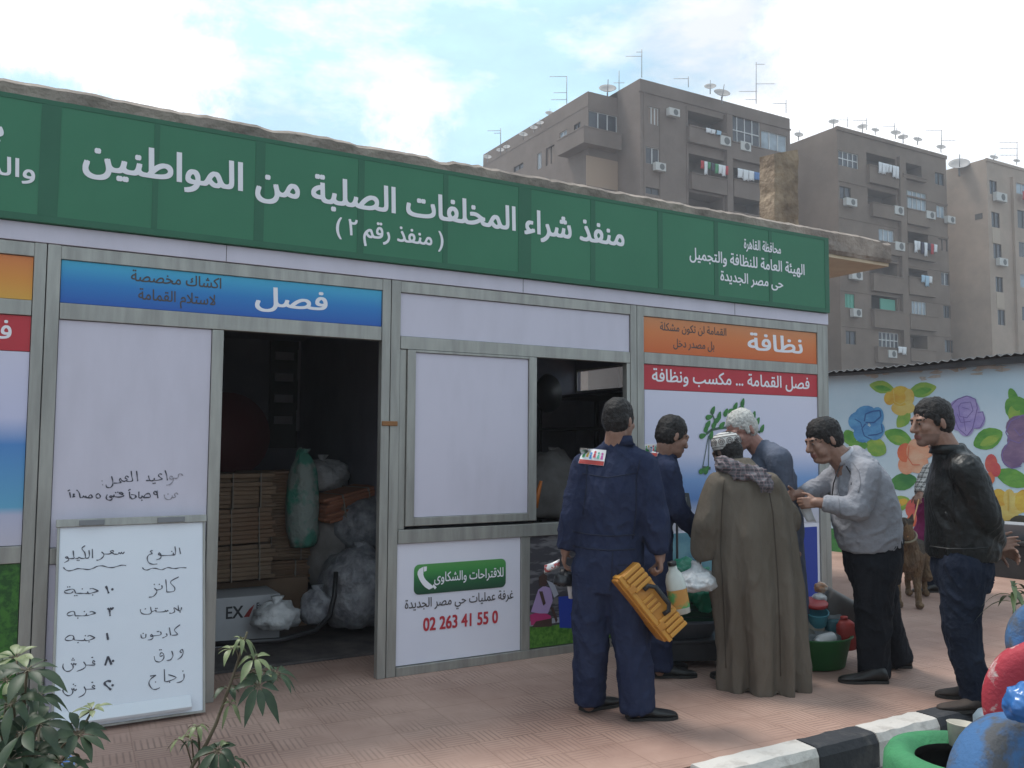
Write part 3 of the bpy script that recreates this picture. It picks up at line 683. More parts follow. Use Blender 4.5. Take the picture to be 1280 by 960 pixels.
def dish(px, py, w, d, label, az=0.6):
    """satellite dish standing on a roof"""
    d *= .85
    p = atW(px, py, w); t = thing('satellite_dish', label, 'satellite dish', p-Vector((0, 0, d*.62)), 'satellite dishes on the roofs')
    ax = Vector((math.sin(az)*-.7, -math.cos(az)*.7, 0.7)).normalized()
    mb = MB(); mb.lathe(p-ax*d*.1, [(0.001, 0), (d*.2, d*.02), (d*.36, d*.07), (d*.5, d*.15), (d*.49, d*.165), (d*.35, d*.09), (0.001, d*.02)], 16, 0, ax); mb.build('reflector', DISH, t)
    mb = MB(); mb.tube([p-Vector((0, 0, d*.62)), p-Vector((0, 0, d*.1))-ax*d*.12], d*.045, 6); mb.build('mast', ANT, t)
    mb = MB(); mb.tube([p-Vector((0, 0, d*.38)), p+ax*d*.55], d*.025, 5); mb.build('feed_arm', ANT, t)
def antenna(px, py0, py1, w, label, els=((0.0, 0.6),), lean=0.0):
    """px; py0 top, py1 foot; els: (fraction down from the top, half length in metres, side)"""
    a = atW(px, py1, w); b = atW(px+lean, py0, w); t = thing('roof_antenna', label, 'antenna', a, 'television antennas on the roofs')
    mb = MB(); mb.tube([a, b], 0.030, 5); mb.build('mast', ANT, t)
    mb = MB()
    for fr, ln, sd in els:
        c = b+(a-b)*fr; d = RT*ln
        p0 = c-d if sd <= 0 else c; p1 = c+d if sd >= 0 else c
        mb.tube([p0, p1], 0.022, 5)
        for k in range(5):
            q = p0+(p1-p0)*(k/4); mb.tube([q-FW*0.35-UP*.12, q+FW*0.35+UP*.12], 0.012, 4)
    mb.build('aerial', ANT, t)

# ---- building 1 (nearest block)
Y1 = 49.56
T1 = lambda x, y: (560+x/2.783, 40+y/2.783)
F = Facade('Y', Y1, T1)
B1 = thing('apartment_building', 'dark grey-brown apartment block with a bay window, laundry and rooftop antennas, nearest of three', 'building', (46, 56, 0))
p0 = onY(800, 98, Y1); p1 = onY(987, 141, Y1); xa, xb, zt = p0.x, p1.x, p0.z
holesW = [(697, 262, 733, 322), (688, 402, 735, 460), (688, 542, 735, 565), (980, 300, 1085, 398), (1090, 352, 1178, 412)]
holesB = [(833, 288, 960, 350), (838, 435, 960, 508), (838, 567, 958, 640), (985, 480, 1085, 528), (985, 580, 1085, 640)]
H = [F.rect(q)+(0.25,) for q in holesW]+[F.rect(q)+(1.5,) for q in holesB]
# storeys below, hidden by the canopy
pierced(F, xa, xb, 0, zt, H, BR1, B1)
mb = MB(); ye = onX(772, 112, xa).y
mb.add([(xa, Y1, 0), (xa, ye, 0), (xa, ye, zt), (xa, Y1, zt), (xb, Y1, 0), (xb, 75, 0), (xb, 75, zt), (xb, Y1, zt), (xa, 75, zt)], [(0, 1, 2, 3), (4, 5, 6, 7), (3, 7, 6, 8)])
mb.build('wall', BR1, B1, fix=False)
mb = MB()
for q in (228, 402, 535, 640): pass
for zz in (zt-.001,): mb.box(xa-.08, xb+.08, Y1-.08, Y1+.12, zz-1.0, zz-.9)
u0, _ = F.uz(685, 400); u1, _ = F.uz(738, 400); u2, _ = F.uz(833, 400)
mb.box(u2-.12, u2, Y1-.06, Y1+.02, 0, zt-1.2); mb.box(u0-.12, u0, Y1-.06, Y1+.02, 0, zt-1.0); mb.box(u1-.06, u1+.06, Y1-.06, Y1+.02, 0, zt-1.9)
uc0, _ = F.uz(960, 400); uc1, _ = F.uz(980, 400); mb.box(uc0, uc1, Y1-.35, Y1+.3, 0, F.uz(960, 290)[1])
mb.build('trim', BR1, B1)
win_part(F, F.rect(holesW[0]), B1, BSH, BFR, 3); win_part(F, F.rect(holesW[1]), B1, BGL, BFR, 2); win_part(F, F.rect(holesW[2]), B1, BGL, BFD, 2)
win_part(F, F.rect(holesW[3]), B1, BGL, BFR, 4, .1, 2); win_part(F, F.rect(holesW[4]), B1, BGL2, BFR, 3)
for q in ((830, 347, 960, 400), (838, 508, 960, 560), (980, 400, 1085, 455), (985, 528, 1085, 585), (838, 640, 960, 680), (985, 640, 1085, 690)): parapet(F, F.rect(q), B1, BR1, .25)
for q in ((757, 272, 793, 298), (710, 460, 745, 487), (935, 368, 970, 400), (1005, 388, 1040, 418)): ac_part(F, F.rect(q), B1)
laundry(F, F.rect((862, 462, 960, 508)), 'bright red, white and green washing on the middle balcony of the nearest block', 8, 3, [1, 0, 1, 3, 0, 5])
laundry(F, F.rect((990, 488, 1085, 528)), 'white and dark washing on the balcony beside the pillar stub', 5, 5, [0, 0, 5, 2])
laundry(F, F.rect((880, 345, 935, 362)), 'small white cloths on the top balcony of the nearest block', 3, 6, [0, 0, 6])
# wing with the corner bay (protrudes to the left of the front block)
FWg = Facade('Y', ye, T1)
xw = onY(735, 116, ye).x; zw = onY(735, 114, ye).z; yfar = onX(604, 205, xw).y
FS = Facade('X', xw, T1)
hb = FWg.rect((490, 283, 588, 358))
mb = MB(); mb.box(xw+.01, xa, ye+.005, yfar, zw-.3, zw-.02); mb.build('roof', BR1, B1)
pierced(FWg, xw, xa, 0, zw, [hb+(0.2,)], BR1, B1); win_part(FWg, hb, B1, BGL, BFR, 3, .1)
hs = [FS.rect(q) for q in ((388, 345, 413, 412), (438, 318, 460, 385), (310, 420, 325, 476), (340, 398, 370, 460), (228, 462, 262, 480))]
pierced(FS, ye, yfar, 0, zw, [h+(0.2,) for h in hs], BR1, B1)
for h, (gm, fm) in zip(hs, ((BGL2, BFR), (BGL, BFD), (BGL2, BFR), (BSH, BFD), (BGL, BFD))): win_part(FS, h, B1, gm, fm, 2)
zb = FWg.uz(540, 362)[1]; zb2 = FWg.uz(540, 415)[1]; ybal = onX(380/2.783+560, 480/2.783+40, xw-1.0).y
mb = MB(); mb.box(xw-1.0, xa-.3, ye-.9, ye-.75, zb2, zb); mb.box(xw-1.0, xw-.85, ye-.745, ybal, zb2, zb); mb.box(xw-.845, xa-.3, ye-.745, ye-.002, zb2, zb2+.2); mb.box(xw-.845, xw-.002, ye, ybal, zb2, zb2+.2)
mb.box(xw-1.03, xa-.28, ye-.93, ye-.72, zb+.002, zb+.1); mb.box(xw-1.03, xw-.82, ye-.718, ybal, zb+.002, zb+.1)
mb.build('balcony', BR1, B1)
mb = MB(); mb.box(xw-.02, xw+.05, ye, yfar, zw-1.1, zw-1.0); mb.build('trim', BR1, B1)
LT = mat('tan_balcony_wall', (0.36, 0.26, 0.19), 0.9)
hb2 = FWg.rect((480, 440, 590, 520)); mb = MB(); mb.box(hb2[0], hb2[1], ye-.03, ye-.005, hb2[2]-.5, hb2[3]); mb.build('balcony_back', LT, B1)

# ---- building 2
Y2 = 48.18
T2 = lambda x, y: (980+x/2.91, 140+y/2.91)
F2 = Facade('Y', Y2, T2)
B2 = thing('apartment_building', 'tall brown apartment block with six rows of balconies, air conditioners and washing, middle of three', 'building', (64, 55, 0))
xa = onY(1046, 158, Y2).x; xb = onY(1182, 190, Y2).x; zt = onY(1046, 158, Y2).z
W = [((198, 147, 270, 200), BGL, BFR, 4, 2), ((203, 272, 243, 318), BGL, BFD, 2, 1), ((215, 532, 253, 580), BGL2, BFR, 3, 1), ((222, 662, 257, 712), BGN, BGN, 3, 1), ((225, 797, 262, 845), BGL, BFD, 2, 1),
     ((437, 290, 518, 362), BGL2, BFR, 5, 1), ((465, 690, 518, 742), BGL2, BFR, 4, 1), ((345, 803, 418, 858), BGL, BFR, 5, 2), ((345, 428, 400, 478), BGL2, BFR, 3, 1),
     ((550, 222, 582, 265), BGL, BFD, 2, 1), ((555, 342, 585, 385), BGL2, BFR, 2, 1), ((562, 462, 595, 505), BSH, BFD, 2, 1), ((572, 585, 602, 630), BGL, BFR, 2, 1), ((580, 705, 607, 750), BGL, BFD, 2, 1), ((585, 830, 615, 875), BGL, BFD, 2, 1)]
Bo = [(300, 160, 405, 210), (305, 290, 408, 345), (310, 535, 412, 600), (318, 665, 412, 725), (422, 188, 500, 240), (443, 440, 525, 492), (445, 572, 522, 608), (453, 812, 522, 866)]
H = [F2.rect(w[0])+(0.25,) for w in W]+[F2.rect(q)+(1.4,) for q in Bo]
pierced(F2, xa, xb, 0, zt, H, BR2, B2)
mb = MB(); mb.add([(xa, Y2, 0), (xa, 72, 0), (xa, 72, zt), (xa, Y2, zt), (xb, Y2, 0), (xb, 72, 0), (xb, 72, zt), (xb, Y2, zt)], [(0, 1, 2, 3), (4, 5, 6, 7), (3, 7, 6, 2)]); mb.build('wall', BR2, B2, fix=False)
for q, gm, fm, nb, rw in W: win_part(F2, F2.rect(q), B2, gm, fm, nb, .12, rw)
for q in ((300, 210, 405, 270), (312, 345, 415, 390), (325, 480, 420, 520), (315, 600, 420, 658), (318, 727, 425, 790), (330, 862, 430, 915), (437, 364, 520, 415), (440, 492, 540, 540), (443, 610, 540, 670), (448, 744, 545, 795), (450, 868, 540, 910), (422, 240, 505, 250)):
    parapet(F2, F2.rect(q), B2, BR2, .25)
for q in ((212, 318, 250, 345), (232, 580, 270, 612), (237, 718, 267, 747), (388, 347, 420, 377), (390, 477, 424, 507), (503, 365, 535, 392), (580, 383, 607, 408), (365, 868, 395, 895)): ac_part(F2, F2.rect(q), B2)
g = MB(); r_ = F2.rect((358, 680, 412, 728)); F2.box(g, r_[0], r_[1], .2, .28, r_[2], r_[3]); g.build('shutter', BGN, B2)
mb = MB()
for zz in (F2.uz(200, 248)[1], F2.uz(200, 380)[1], F2.uz(200, 515)[1], F2.uz(200, 645)[1], F2.uz(200, 775)[1]): mb.box(xa-.05, xb+.05, Y2-.05, Y2+.03, zz-.08, zz+.08)
u0, _ = F2.uz(418, 500); u1, _ = F2.uz(440, 500); mb.box(u0, u1, Y2-.3, Y2+.2, 0, zt-1.3)
u0, _ = F2.uz(405, 500); mb.box(xa-.06, xb+.06, Y2-.1, Y2+.15, zt-.3, zt+.02); mb.build('trim', BR2, B2)
laundry(F2, F2.rect((325, 195, 400, 250)), 'white and pale blue washing on the top left balcony of the middle block', 6, 11, [0, 0, 6, 0])
laundry(F2, F2.rect((455, 478, 538, 535)), 'white, red and dark washing on the fourth floor right balcony of the middle block', 7, 12, [0, 1, 0, 5, 0])
laundry(F2, F2.rect((480, 598, 522, 640)), 'white sheets on a right hand balcony of the middle block, below the red washing', 3, 13, [0, 0, 6])
laundry(F2, F2.rect((396, 855, 428, 900)), 'white towel beside an air conditioner on the lowest visible balcony of the middle block', 2, 14, [0, 0])
# ---- building 3
Y3 = 46.29
F3 = Facade('Y', Y3, T2)
B3 = thing('apartment_building', 'lighter tan apartment block with a blank brick side wall at the right picture edge', 'building', (82, 55, 0))
xa = onY(1233, 198, Y3).x; zt = onY(1233, 198, Y3).z; xb = xa+22
W = [((748, 250, 775, 300), BGL, BFD), ((755, 365, 785, 420), BGL, BFD), ((762, 480, 792, 535), BGL, BFD), ((770, 600, 797, 655), BGL, BFD), ((778, 720, 805, 775), BGL, BFD), ((845, 262, 890, 300), BGL2, BFR), ((850, 360, 895, 425), BGL, BFD), ((855, 475, 900, 530), BGL, BFR), ((860, 592, 905, 640), BGL2, BFR), ((866, 710, 905, 760), BGL, BFD)]
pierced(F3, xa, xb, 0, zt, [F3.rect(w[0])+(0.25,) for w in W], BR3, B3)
mb = MB(); mb.add([(xa, Y3, 0), (xa, 68, 0), (xa, 68, zt), (xa, Y3, zt), (xb, 68, zt), (xb, Y3, zt)], [(0, 1, 2, 3), (3, 5, 4, 2)]); mb.build('wall', BR3, B3, fix=False)
for q, gm, fm in W: win_part(F3, F3.rect(q), B3, gm, fm, 2)
for q in ((757, 298, 795, 328), (768, 535, 798, 562)): ac_part(F3, F3.rect(q), B3)
pale = mat('pale_spandrel', (0.42, 0.34, 0.27), 0.9)
for q in ((757, 422, 785, 478), (773, 657, 800, 715)): g = MB(); r_ = F3.rect(q); F3.box(g, r_[0], r_[1], -.04, .02, r_[2], r_[3]); g.build('spandrel', pale, B3)
FX3 = Facade('X', xa, T2); r_ = FX3.rect((695, 370, 722, 390)); g = MB(); FX3.box(g, r_[0], r_[1], -.03, .02, r_[2], r_[3]); g.build('wall_hole', BFD, B3)
mb = MB(); mb.box(xa-.06, xb, Y3-.08, Y3+.1, zt-.25, zt+.02)
u0, _ = F3.uz(832, 400); mb.box(u0-.15, u0+.15, Y3-.25, Y3+.05, 0, zt-1.2); mb.build('trim', BR3, B3)
laundry(F3, F3.rect((848, 297, 890, 350)), 'red washing on the right building at the picture edge', 3, 21, [1, 4, 1])
# rooftop dishes and antennas
W1 = 66
for i, (x, y, d, lab) in enumerate([(137, 435, .8, 'small satellite dish at the far left end of the nearest block\'s roof'), (182, 411, .75, 'satellite dish second from the far left end of the nearest block\'s roof'), (204, 400, .7, 'satellite dish third from the far left end of the nearest block\'s roof'),
        (262, 357, .85, 'satellite dish at the middle of the sloping roofline, below a bent antenna'), (299, 333, .75, 'satellite dish left of a pair above the sloping roofline'), (321, 317, .75, 'satellite dish right of a pair above the sloping roofline'), (353, 283, .85, 'satellite dish beside the tall antenna on the sloping roofline'),
        (555, 198, 1.6, 'large low satellite dish on the corner of the nearest block'), (912, 190, 1.1, 'round satellite dish on a mast above the laundry balconies'), (953, 213, 1.5, 'wide satellite dish behind the front parapet of the nearest block'), (1220, 357, .8, 'small dish at the right end of the nearest block\'s roof')]):
    px, py = T1(x, y); dish(px, py, 68+i*.4 if x < 500 else 66.5, d, lab, 0.4+.15*(i % 3))
for i, (x, y, d, lab) in enumerate([(53, 84, .9, 'satellite dish at the left edge of the middle block\'s roof'), (180, 36, 1.0, 'satellite dish above the left corner of the middle block'), (285, 54, 1.0, 'satellite dish over the left balconies of the middle block'), (332, 66, .8, 'small dish in the middle of the middle block\'s roof'),
        (406, 76, 1.0, 'satellite dish above the centre pillar of the middle block'), (433, 92, 1.0, 'low dish right of the centre pillar of the middle block'), (486, 100, .9, 'satellite dish above the right balconies of the middle block'), (571, 128, .9, 'satellite dish at the right end of the middle block\'s roof'),
        (637, 190, 2.2, 'large pale satellite dish on the tan block'), (763, 165, .9, 'small dish on the front corner of the tan block'), (846, 178, .7, 'small dish at the picture edge on the tan block')]):
    px, py = T2(x, y); dish(px, py, 75 if x < 600 else 82, d, lab, 0.5+.2*(i % 3))
for x, y0, y1, els, lab in [(183, 335, 420, ((.1, 1.0, -1), (.2, .5, -1)), 'antenna at the far left of the nearest block\'s roof'), (413, 153, 250, ((.02, 1.3, -1), (.6, 1.0, -1), (.85, 1.2, -1)), 'tall three armed antenna on the sloping roofline'), (595, 135, 205, ((.6, .4, 0),), 'thin single mast behind the corner of the nearest block'),
        (674, 60, 158, ((.25, 1.2, -1), (.1, .4, -1)), 'antenna at the highest corner of the nearest block'), (836, 155, 192, ((.2, 1.1, -1),), 'short antenna on the front parapet of the nearest block'), (1072, 105, 250, ((.05, .6, 1), (.52, 1.4, 1), (.7, 1.3, -1), (.9, .8, -1)), 'tallest antenna with several arms, above the white window'), (1176, 235, 282, ((.3, 1.0, -1),), 'short antenna at the right end of the nearest block')]:
    px, a = T1(x, y0); _, b = T1(x, y1); antenna(px, a, b, 66.5, lab, els)
for x, y0, y1, els, lab in [(232, 18, 55, ((.3, 1.2, -1),), 'antenna over the left part of the middle block'), (300, 22, 65, ((.2, 1.2, -1),), 'antenna left of centre on the middle block'), (402, 40, 80, ((.3, 1.0, -1),), 'antenna over the centre pillar of the middle block'), (573, 65, 128, ((.05, 1.4, -1), (.6, 1.2, 1)), 'antenna with a crossed arm at the right end of the middle block'), (848, 108, 178, ((.05, 1.7, -1), (.35, 1.6, -1), (.7, 1.6, -1)), 'comb shaped antenna on the tan block')]:
    px, a = T2(x, y0); _, b = T2(x, y1); antenna(px, a, b, 76 if x < 700 else 82, lab, els)

# ================================================================== mural wall at the right
WP0 = Vector((9.75, 8.14, 0)); WD = Vector((0.145, -1.0, 0)).normalized(); WN = Vector((-WD.y*-1, 0, 0))
WN = Vector((WD.y, -WD.x, 0)).normalized()
if WN.x > 0: WN = -WN
def wallp(px, py, off=0.0):
    d = ray(px, py); o = WP0+WN*off; t = (o-CAM).dot(WN)/d.dot(WN); return CAM+d*t
SKYB = mat('pale_blue_mural_paint', (0.43, 0.58, 0.68), 0.9, 0, (0.54, 0.66, 0.75), 0.9, 8, 0.35, 0.65, bump=0.25, bscale=14, bdist=0.01)
MW = thing('mural_wall', 'pale blue boundary wall painted with big flowers under a dark corrugated edge', 'wall', WP0)
def wq(s, z, o=0.0): p = WP0+WD*s+WN*o; return (p.x, p.y, z)
mb = MB(); S0, S1 = -9.0, 7.0
mb.add([wq(S0, 0), wq(S1, 0), wq(S1, 2.42), wq(S0, 2.42), wq(S0, 0, -.25), wq(S1, 0, -.25), wq(S1, 2.42, -.25), wq(S0, 2.42, -.25)],
       [(0, 1, 2, 3), (4, 5, 6, 7), (0, 1, 5, 4), (3, 2, 6, 7), (0, 3, 7, 4), (1, 2, 6, 5)]); mb.build('wall', SKYB, MW)
# flaking white strip along the top
mb = MB(); R = random.Random(4)
for k in range(26):
    s = R.uniform(0.5, 3.6); z = 2.40-R.random()**2*0.10; mb.prism([wq(s+R.uniform(.02, .12)*math.cos(a), z+R.uniform(.01, .035)*math.sin(a), .003+.0002*k) for a in [i*2*math.pi/7 for i in range(7)]], WN*-.001)
mb.build('flaking_paint', mat('flaking_plaster', (0.55, 0.54, 0.52), 0.95, 0, (0.4, 0.37, 0.33), 8), MW)
MP = {}
def paint(n, c1, c2): MP[n] = mat('mural_'+n, c1, 0.9, 0, c2, 4.5, 9, 0.36, 0.64, stretch=(1, 1, 1.6), bump=.3, bscale=20)
paint('green', (0.07, 0.25, 0.05), (0.16, 0.36, 0.07)); paint('lime', (0.30, 0.42, 0.08), (0.16, 0.34, 0.07)); paint('yellow', (0.62, 0.46, 0.08), (0.55, 0.30, 0.05)); paint('paleyellow', (0.62, 0.52, 0.18), (0.58, 0.40, 0.10))
paint('blue', (0.06, 0.20, 0.45), (0.12, 0.34, 0.58)); paint('navy', (0.03, 0.09, 0.26), (0.05, 0.14, 0.34)); paint('purple', (0.27, 0.22, 0.50), (0.38, 0.32, 0.58)); paint('plum', (0.15, 0.10, 0.20), (0.24, 0.16, 0.26)); paint('peach', (0.62, 0.27, 0.16), (0.62, 0.40, 0.28))
paint('orange', (0.60, 0.17, 0.08), (0.55, 0.12, 0.07)); paint('red', (0.48, 0.07, 0.09), (0.55, 0.13, 0.10)); paint('dgreen', (0.04, 0.18, 0.06), (0.08, 0.26, 0.07)); paint('brown', (0.07, 0.06, 0.04), (0.05, 0.045, 0.04)); paint('violetline', (0.17, 0.13, 0.33), (0.20, 0.15, 0.36))
_lay = [0]
def T5(x, y): return (1020+x/3.3115, 430+y/3.3103)
def blob(mb, cx, cy, rx, ry, ang, mi, n=16, pinch=0.0):
    _lay[0] += 1; o = 0.0015+0.00015*(_lay[0] % 24); a = math.radians(ang); P = []
    for k in range(n):
        t = 2*math.pi*k/n; u = rx*math.cos(t); v = ry*math.sin(t)*(1-pinch*abs(math.cos(t))**2)
        P.append(wallp(*T5(cx+u*math.cos(a)-v*math.sin(a), cy+u*math.sin(a)+v*math.cos(a)), o))
    mb.prism(P, WN*-0.0001, mi)
def outline(mb, pts, wd, mi):
    _lay[0] += 1; o = 0.0055+0.0001*(_lay[0] % 10)
    Q = [wallp(*T5(*p), o) for p in pts]
    for a, b in zip(Q[:-1], Q[1:]):
        d = (b-a); n = WN.cross(d).normalized()*wd*.7; mb.prism([a-n, b-n, b+n, a+n], WN*-0.0001, mi)
def flower(name, petals, cols, lines=(), label=None):
    mb = MB()
    for p in petals: blob(mb, *p)
    for ln in lines: outline(mb, ln[0], ln[1], ln[2])
    mb.build(name, [MP[c] for c in cols], MW)
flower('painted_leaf', [(272, 178, 52, 27, 10, 0, 16, .5), (275, 183, 35, 12, 10, 1, 12, .5), (440, 190, 60, 32, -12, 0, 16, .5), (440, 195, 40, 15, -12, 1, 12, .5), (362, 312, 42, 27, -52, 0, 16, .5)], ['lime', 'green'])
flower('painted_flower', [(345, 270, 35, 25, 20, 1), (385, 265, 25, 22, 0, 1), (305, 225, 24, 28, 0, 0), (350, 215, 45, 42, 0, 0), (385, 220, 22, 35, 0, 1), (345, 222, 26, 30, 10, 0)], ['yellow', 'paleyellow'], [([(320, 190), (325, 240), (350, 250), (375, 235), (380, 195)], .008, 1)])
flower('painted_leaf', [(140, 388, 28, 36, -30, 0, 16, .3), (250, 428, 45, 38, 30, 1, 16, .3), (175, 420, 40, 20, 0, 0)], ['green', 'lime'])
flower('painted_flower', [(175, 320, 42, 40, 0, 0), (205, 290, 45, 35, -10, 0), (250, 305, 30, 45, 10, 0), (250, 360, 32, 40, 30, 0), (195, 370, 40, 38, 0, 0), (235, 300, 28, 30, 20, 1), (170, 335, 22, 25, 0, 1)], ['blue', 'blue', 'navy'],
       [([(200, 320), (205, 290), (235, 278), (265, 275), (268, 300), (240, 325), (205, 325)], .014, 2), ([(205, 330), (190, 350), (200, 380), (230, 395)], .012, 2), ([(160, 310), (185, 325), (190, 345)], .01, 2), ([(270, 330), (275, 365), (250, 375), (215, 378)], .012, 2)])
flower('painted_leaf', [(340, 385, 60, 34, 20, 0, 16, .4), (345, 395, 40, 16, 15, 1, 12, .4), (360, 570, 58, 36, -12, 2, 16, .3), (345, 660, 46, 32, -20, 1, 16, .3), (355, 655, 25, 14, -20, 3), (300, 650, 15, 20, 0, 0)], ['green', 'lime', 'dgreen', 'yellow'])
flower('painted_flower', [(375, 500, 36, 40, 0, 1), (370, 450, 34, 40, 0, 0), (440, 430, 55, 48, 0, 1), (420, 490, 45, 45, 0, 1), (410, 440, 36, 50, 10, 1)], ['orange', 'peach'], [([(385, 420), (380, 470), (400, 500), (430, 500)], .008, 0)])
flower('painted_flower', [(400, 680, 30, 40, 10, 0), (402, 730, 28, 26, 0, 1), (430, 700, 30, 40, 0, 0)], ['red', 'orange'])
flower('painted_flower', [(590, 270, 40, 42, 0, 0), (625, 250, 42, 36, 0, 1), (645, 290, 35, 60, 0, 1), (672, 315, 28, 38, 10, 0), (620, 340, 35, 42, 0, 0), (590, 320, 36, 40, 0, 1), (615, 285, 34, 40, 0, 0)], ['purple', 'purple', 'violetline'],
       [([(560, 255), (585, 228), (625, 215), (660, 228), (668, 265), (655, 320), (648, 350), (625, 380), (590, 350), (575, 310), (560, 255)], .007, 2), ([(668, 285), (690, 280), (698, 310), (680, 345), (655, 350)], .007, 2), ([(600, 245), (640, 240), (650, 275), (625, 305), (595, 300), (590, 260), (600, 245)], .006, 2), ([(585, 290), (600, 325), (640, 320)], .006, 2), ([(605, 262), (635, 270)], .005, 2), ([(610, 300), (620, 360)], .006, 2)])
flower('painted_leaf', [(712, 392, 66, 44, -25, 0, 16, .35), (720, 400, 45, 20, -25, 1, 12, .4), (830, 265, 54, 50, 40, 0, 16, .3), (820, 290, 25, 38, 0, 1), (815, 555, 78, 38, 20, 0, 16, .4), (820, 230, 50, 20, 70, 0)], ['green', 'lime'])
flower('painted_flower', [(725, 495, 26, 40, 0, 0), (722, 555, 18, 26, 0, 1), (745, 520, 20, 30, 0, 0)], ['red', 'orange'])
flower('painted_flower', [(840, 345, 55, 50, 0, 0), (850, 400, 60, 60, 0, 1), (815, 460, 50, 55, 0, 1), (870, 330, 50, 40, 0, 0), (900, 420, 70, 90, 0, 0), (845, 370, 40, 40, 0, 1)], ['plum', 'plum', 'violetline'],
       [([(800, 395), (785, 365), (805, 320), (850, 297), (880, 290)], .008, 2), ([(800, 400), (770, 450), (775, 490), (810, 515), (850, 505)], .008, 2), ([(800, 395), (840, 410), (880, 380)], .007, 2), ([(820, 350), (845, 380), (880, 350)], .006, 2)])
flower('painted_flower', [(760, 660, 42, 62, -10, 0), (830, 660, 50, 45, 0, 1), (790, 700, 50, 34, 0, 1), (870, 650, 50, 50, 0, 0), (800, 640, 25, 40, 0, 1)], ['yellow', 'paleyellow'], [([(795, 610), (795, 690)], .007, 0)])
flower('painted_hill', [(800, 765, 60, 35, 0, 0), (845, 750, 50, 42, 0, 0), (900, 760, 60, 55, 0, 0)], ['brown'])
mb = MB(); mb.box(0, 1, 0, 1, 0, 1); mb = MB()
mb.prism([wq(-1, 0.002, .003), wq(4.5, 0.002, .003), wq(4.5, .26, .003), wq(3, .3, .003), wq(1.5, .25, .003), wq(.6, .33, .003), wq(-1, .28, .003)], WN*-.0005); mb.build('painted_grass', MP['dgreen'], MW)
paint('whitepatch', (0.50, 0.49, 0.44), (0.34, 0.33, 0.30))
mb = MB(); mb.prism([wq(-9, 1.9, .003), wq(-3.2, 1.95, .003), wq(-2.8, 2.42, .003), wq(-9, 2.42, .003)], WN*-.0005); mb.prism([wq(-6.5, 1.9, .0045), wq(-4.4, 1.85, .0045), wq(-4.6, 2.2, .0045), wq(-6.3, 2.25, .0045)], WN*-.0005, 1); mb.build('painted_patch', [MP['whitepatch'], MP['green']], MW)
# corrugated dark sheet lying on the wall top, edge towards the camera
CS = mat('corrugated_sheet_black', (0.028, 0.028, 0.032), 0.7, 0, (0.06, 0.058, 0.06), 4); CSE = mat('corrugated_sheet_edge', (0.33, 0.33, 0.33), 0.6)
SHT = thing('corrugated_roof', 'dark corrugated metal sheet with a scalloped edge lying along the mural wall top', 'roof sheet', (10.2, 6, 2.42))
mb = MB(); N_ = 420; rows = ((0.16, 0.0), (-.9, 0.0), (-2.6, -.02))
def zsh(s): return 2.45+0.012*(s)+0.02*mnoise.noise(Vector((s*.7, 2, 0)))+max(0, s-.6)*0.017
vs = []
for i in range(N_+1):
    s = S0+(S1-S0)*i/N_; w_ = 0.016*math.sin(s*2*math.pi/0.105)
    for o, dz in rows: vs.append(wq(s, zsh(s)+dz+w_, o))
mb.add(vs, [(i*3+q, (i+1)*3+q, (i+1)*3+q+1, i*3+q+1) for i in range(N_) for q in range(2)], 0, False)
o = mb.build('sheet', [CS, CSE], SHT, fix=False); sd = o.modifiers.new('thick', 'SOLIDIFY'); sd.thickness = 0.007; sd.material_offset_rim = 1
mb = MB(); vs = []
for i in range(61):
    s = S0+(S1-S0)*i/60; t = 0.02+0.022*max(0, s)
    vs += [wq(s, zsh(s)-.03, .12), wq(s, zsh(s)-.035-t, .12), wq(s, zsh(s)-.035-t, .06), wq(s, zsh(s)-.03, .06)]
mb.add(vs, [(i*4+q, (i+1)*4+q, (i+1)*4+(q+1) % 4, i*4+(q+1) % 4) for i in range(60) for q in range(4)]); mb.build('edge_board', CS, SHT)
# black bench block with a pale tub in front of the wall
BEN = mat('black_bench_paint', (0.018, 0.018, 0.02), 0.7, 0, (0.035, 0.033, 0.033), 6)
c0 = onZ(1227, 713); 
mb = MB(); P = [wq(1.62, 0, .55), wq(3.6, 0, .55), wq(3.6, 0, .08), wq(1.62, 0, .08)]; mb.prism(P, (0, 0, 0.36))
P = [wq(1.58, .363, .58), wq(3.64, .363, .58), wq(3.64, .363, .05), wq(1.58, .363, .05)]; mb.prism(P, (0, 0, 0.05))
bn = thing('bench_block', 'low black painted masonry bench at the foot of the mural wall', 'bench', Vector(P[0])-Vector((0, 0, .363)))
mb2 = MB(); mb2.prism([wq(1.62, 0, .55), wq(3.6, 0, .55), wq(3.6, 0, .08), wq(1.62, 0, .08)], (0, 0, 0.36)); mb2.build('base', BEN, bn, .01)
mb2 = MB(); mb2.prism(P, (0, 0, 0.05)); mb2.build('top_slab', BEN, bn, .01)
GT = mat('pale_grey_tub', (0.26, 0.28, 0.31), 0.5)
mb = MB(); q = Vector(wq(2.35, .415, .32)); mb.loft([(q, WD*.28, WN*.14), (q+Vector((0, 0, .16)), WD*.34, WN*.17), (q+Vector((0, 0, .17)), WD*.36, WN*.19), (q+Vector((0, 0, .175)), WD*.34, WN*.17), (q+Vector((0, 0, .03)), WD*.27, WN*.13)], 20, 0, True, True, True, 0.5)
tag(mb.build('tub', GT), 'pale grey plastic tub on the black bench behind the leather jacket man', 'tub')
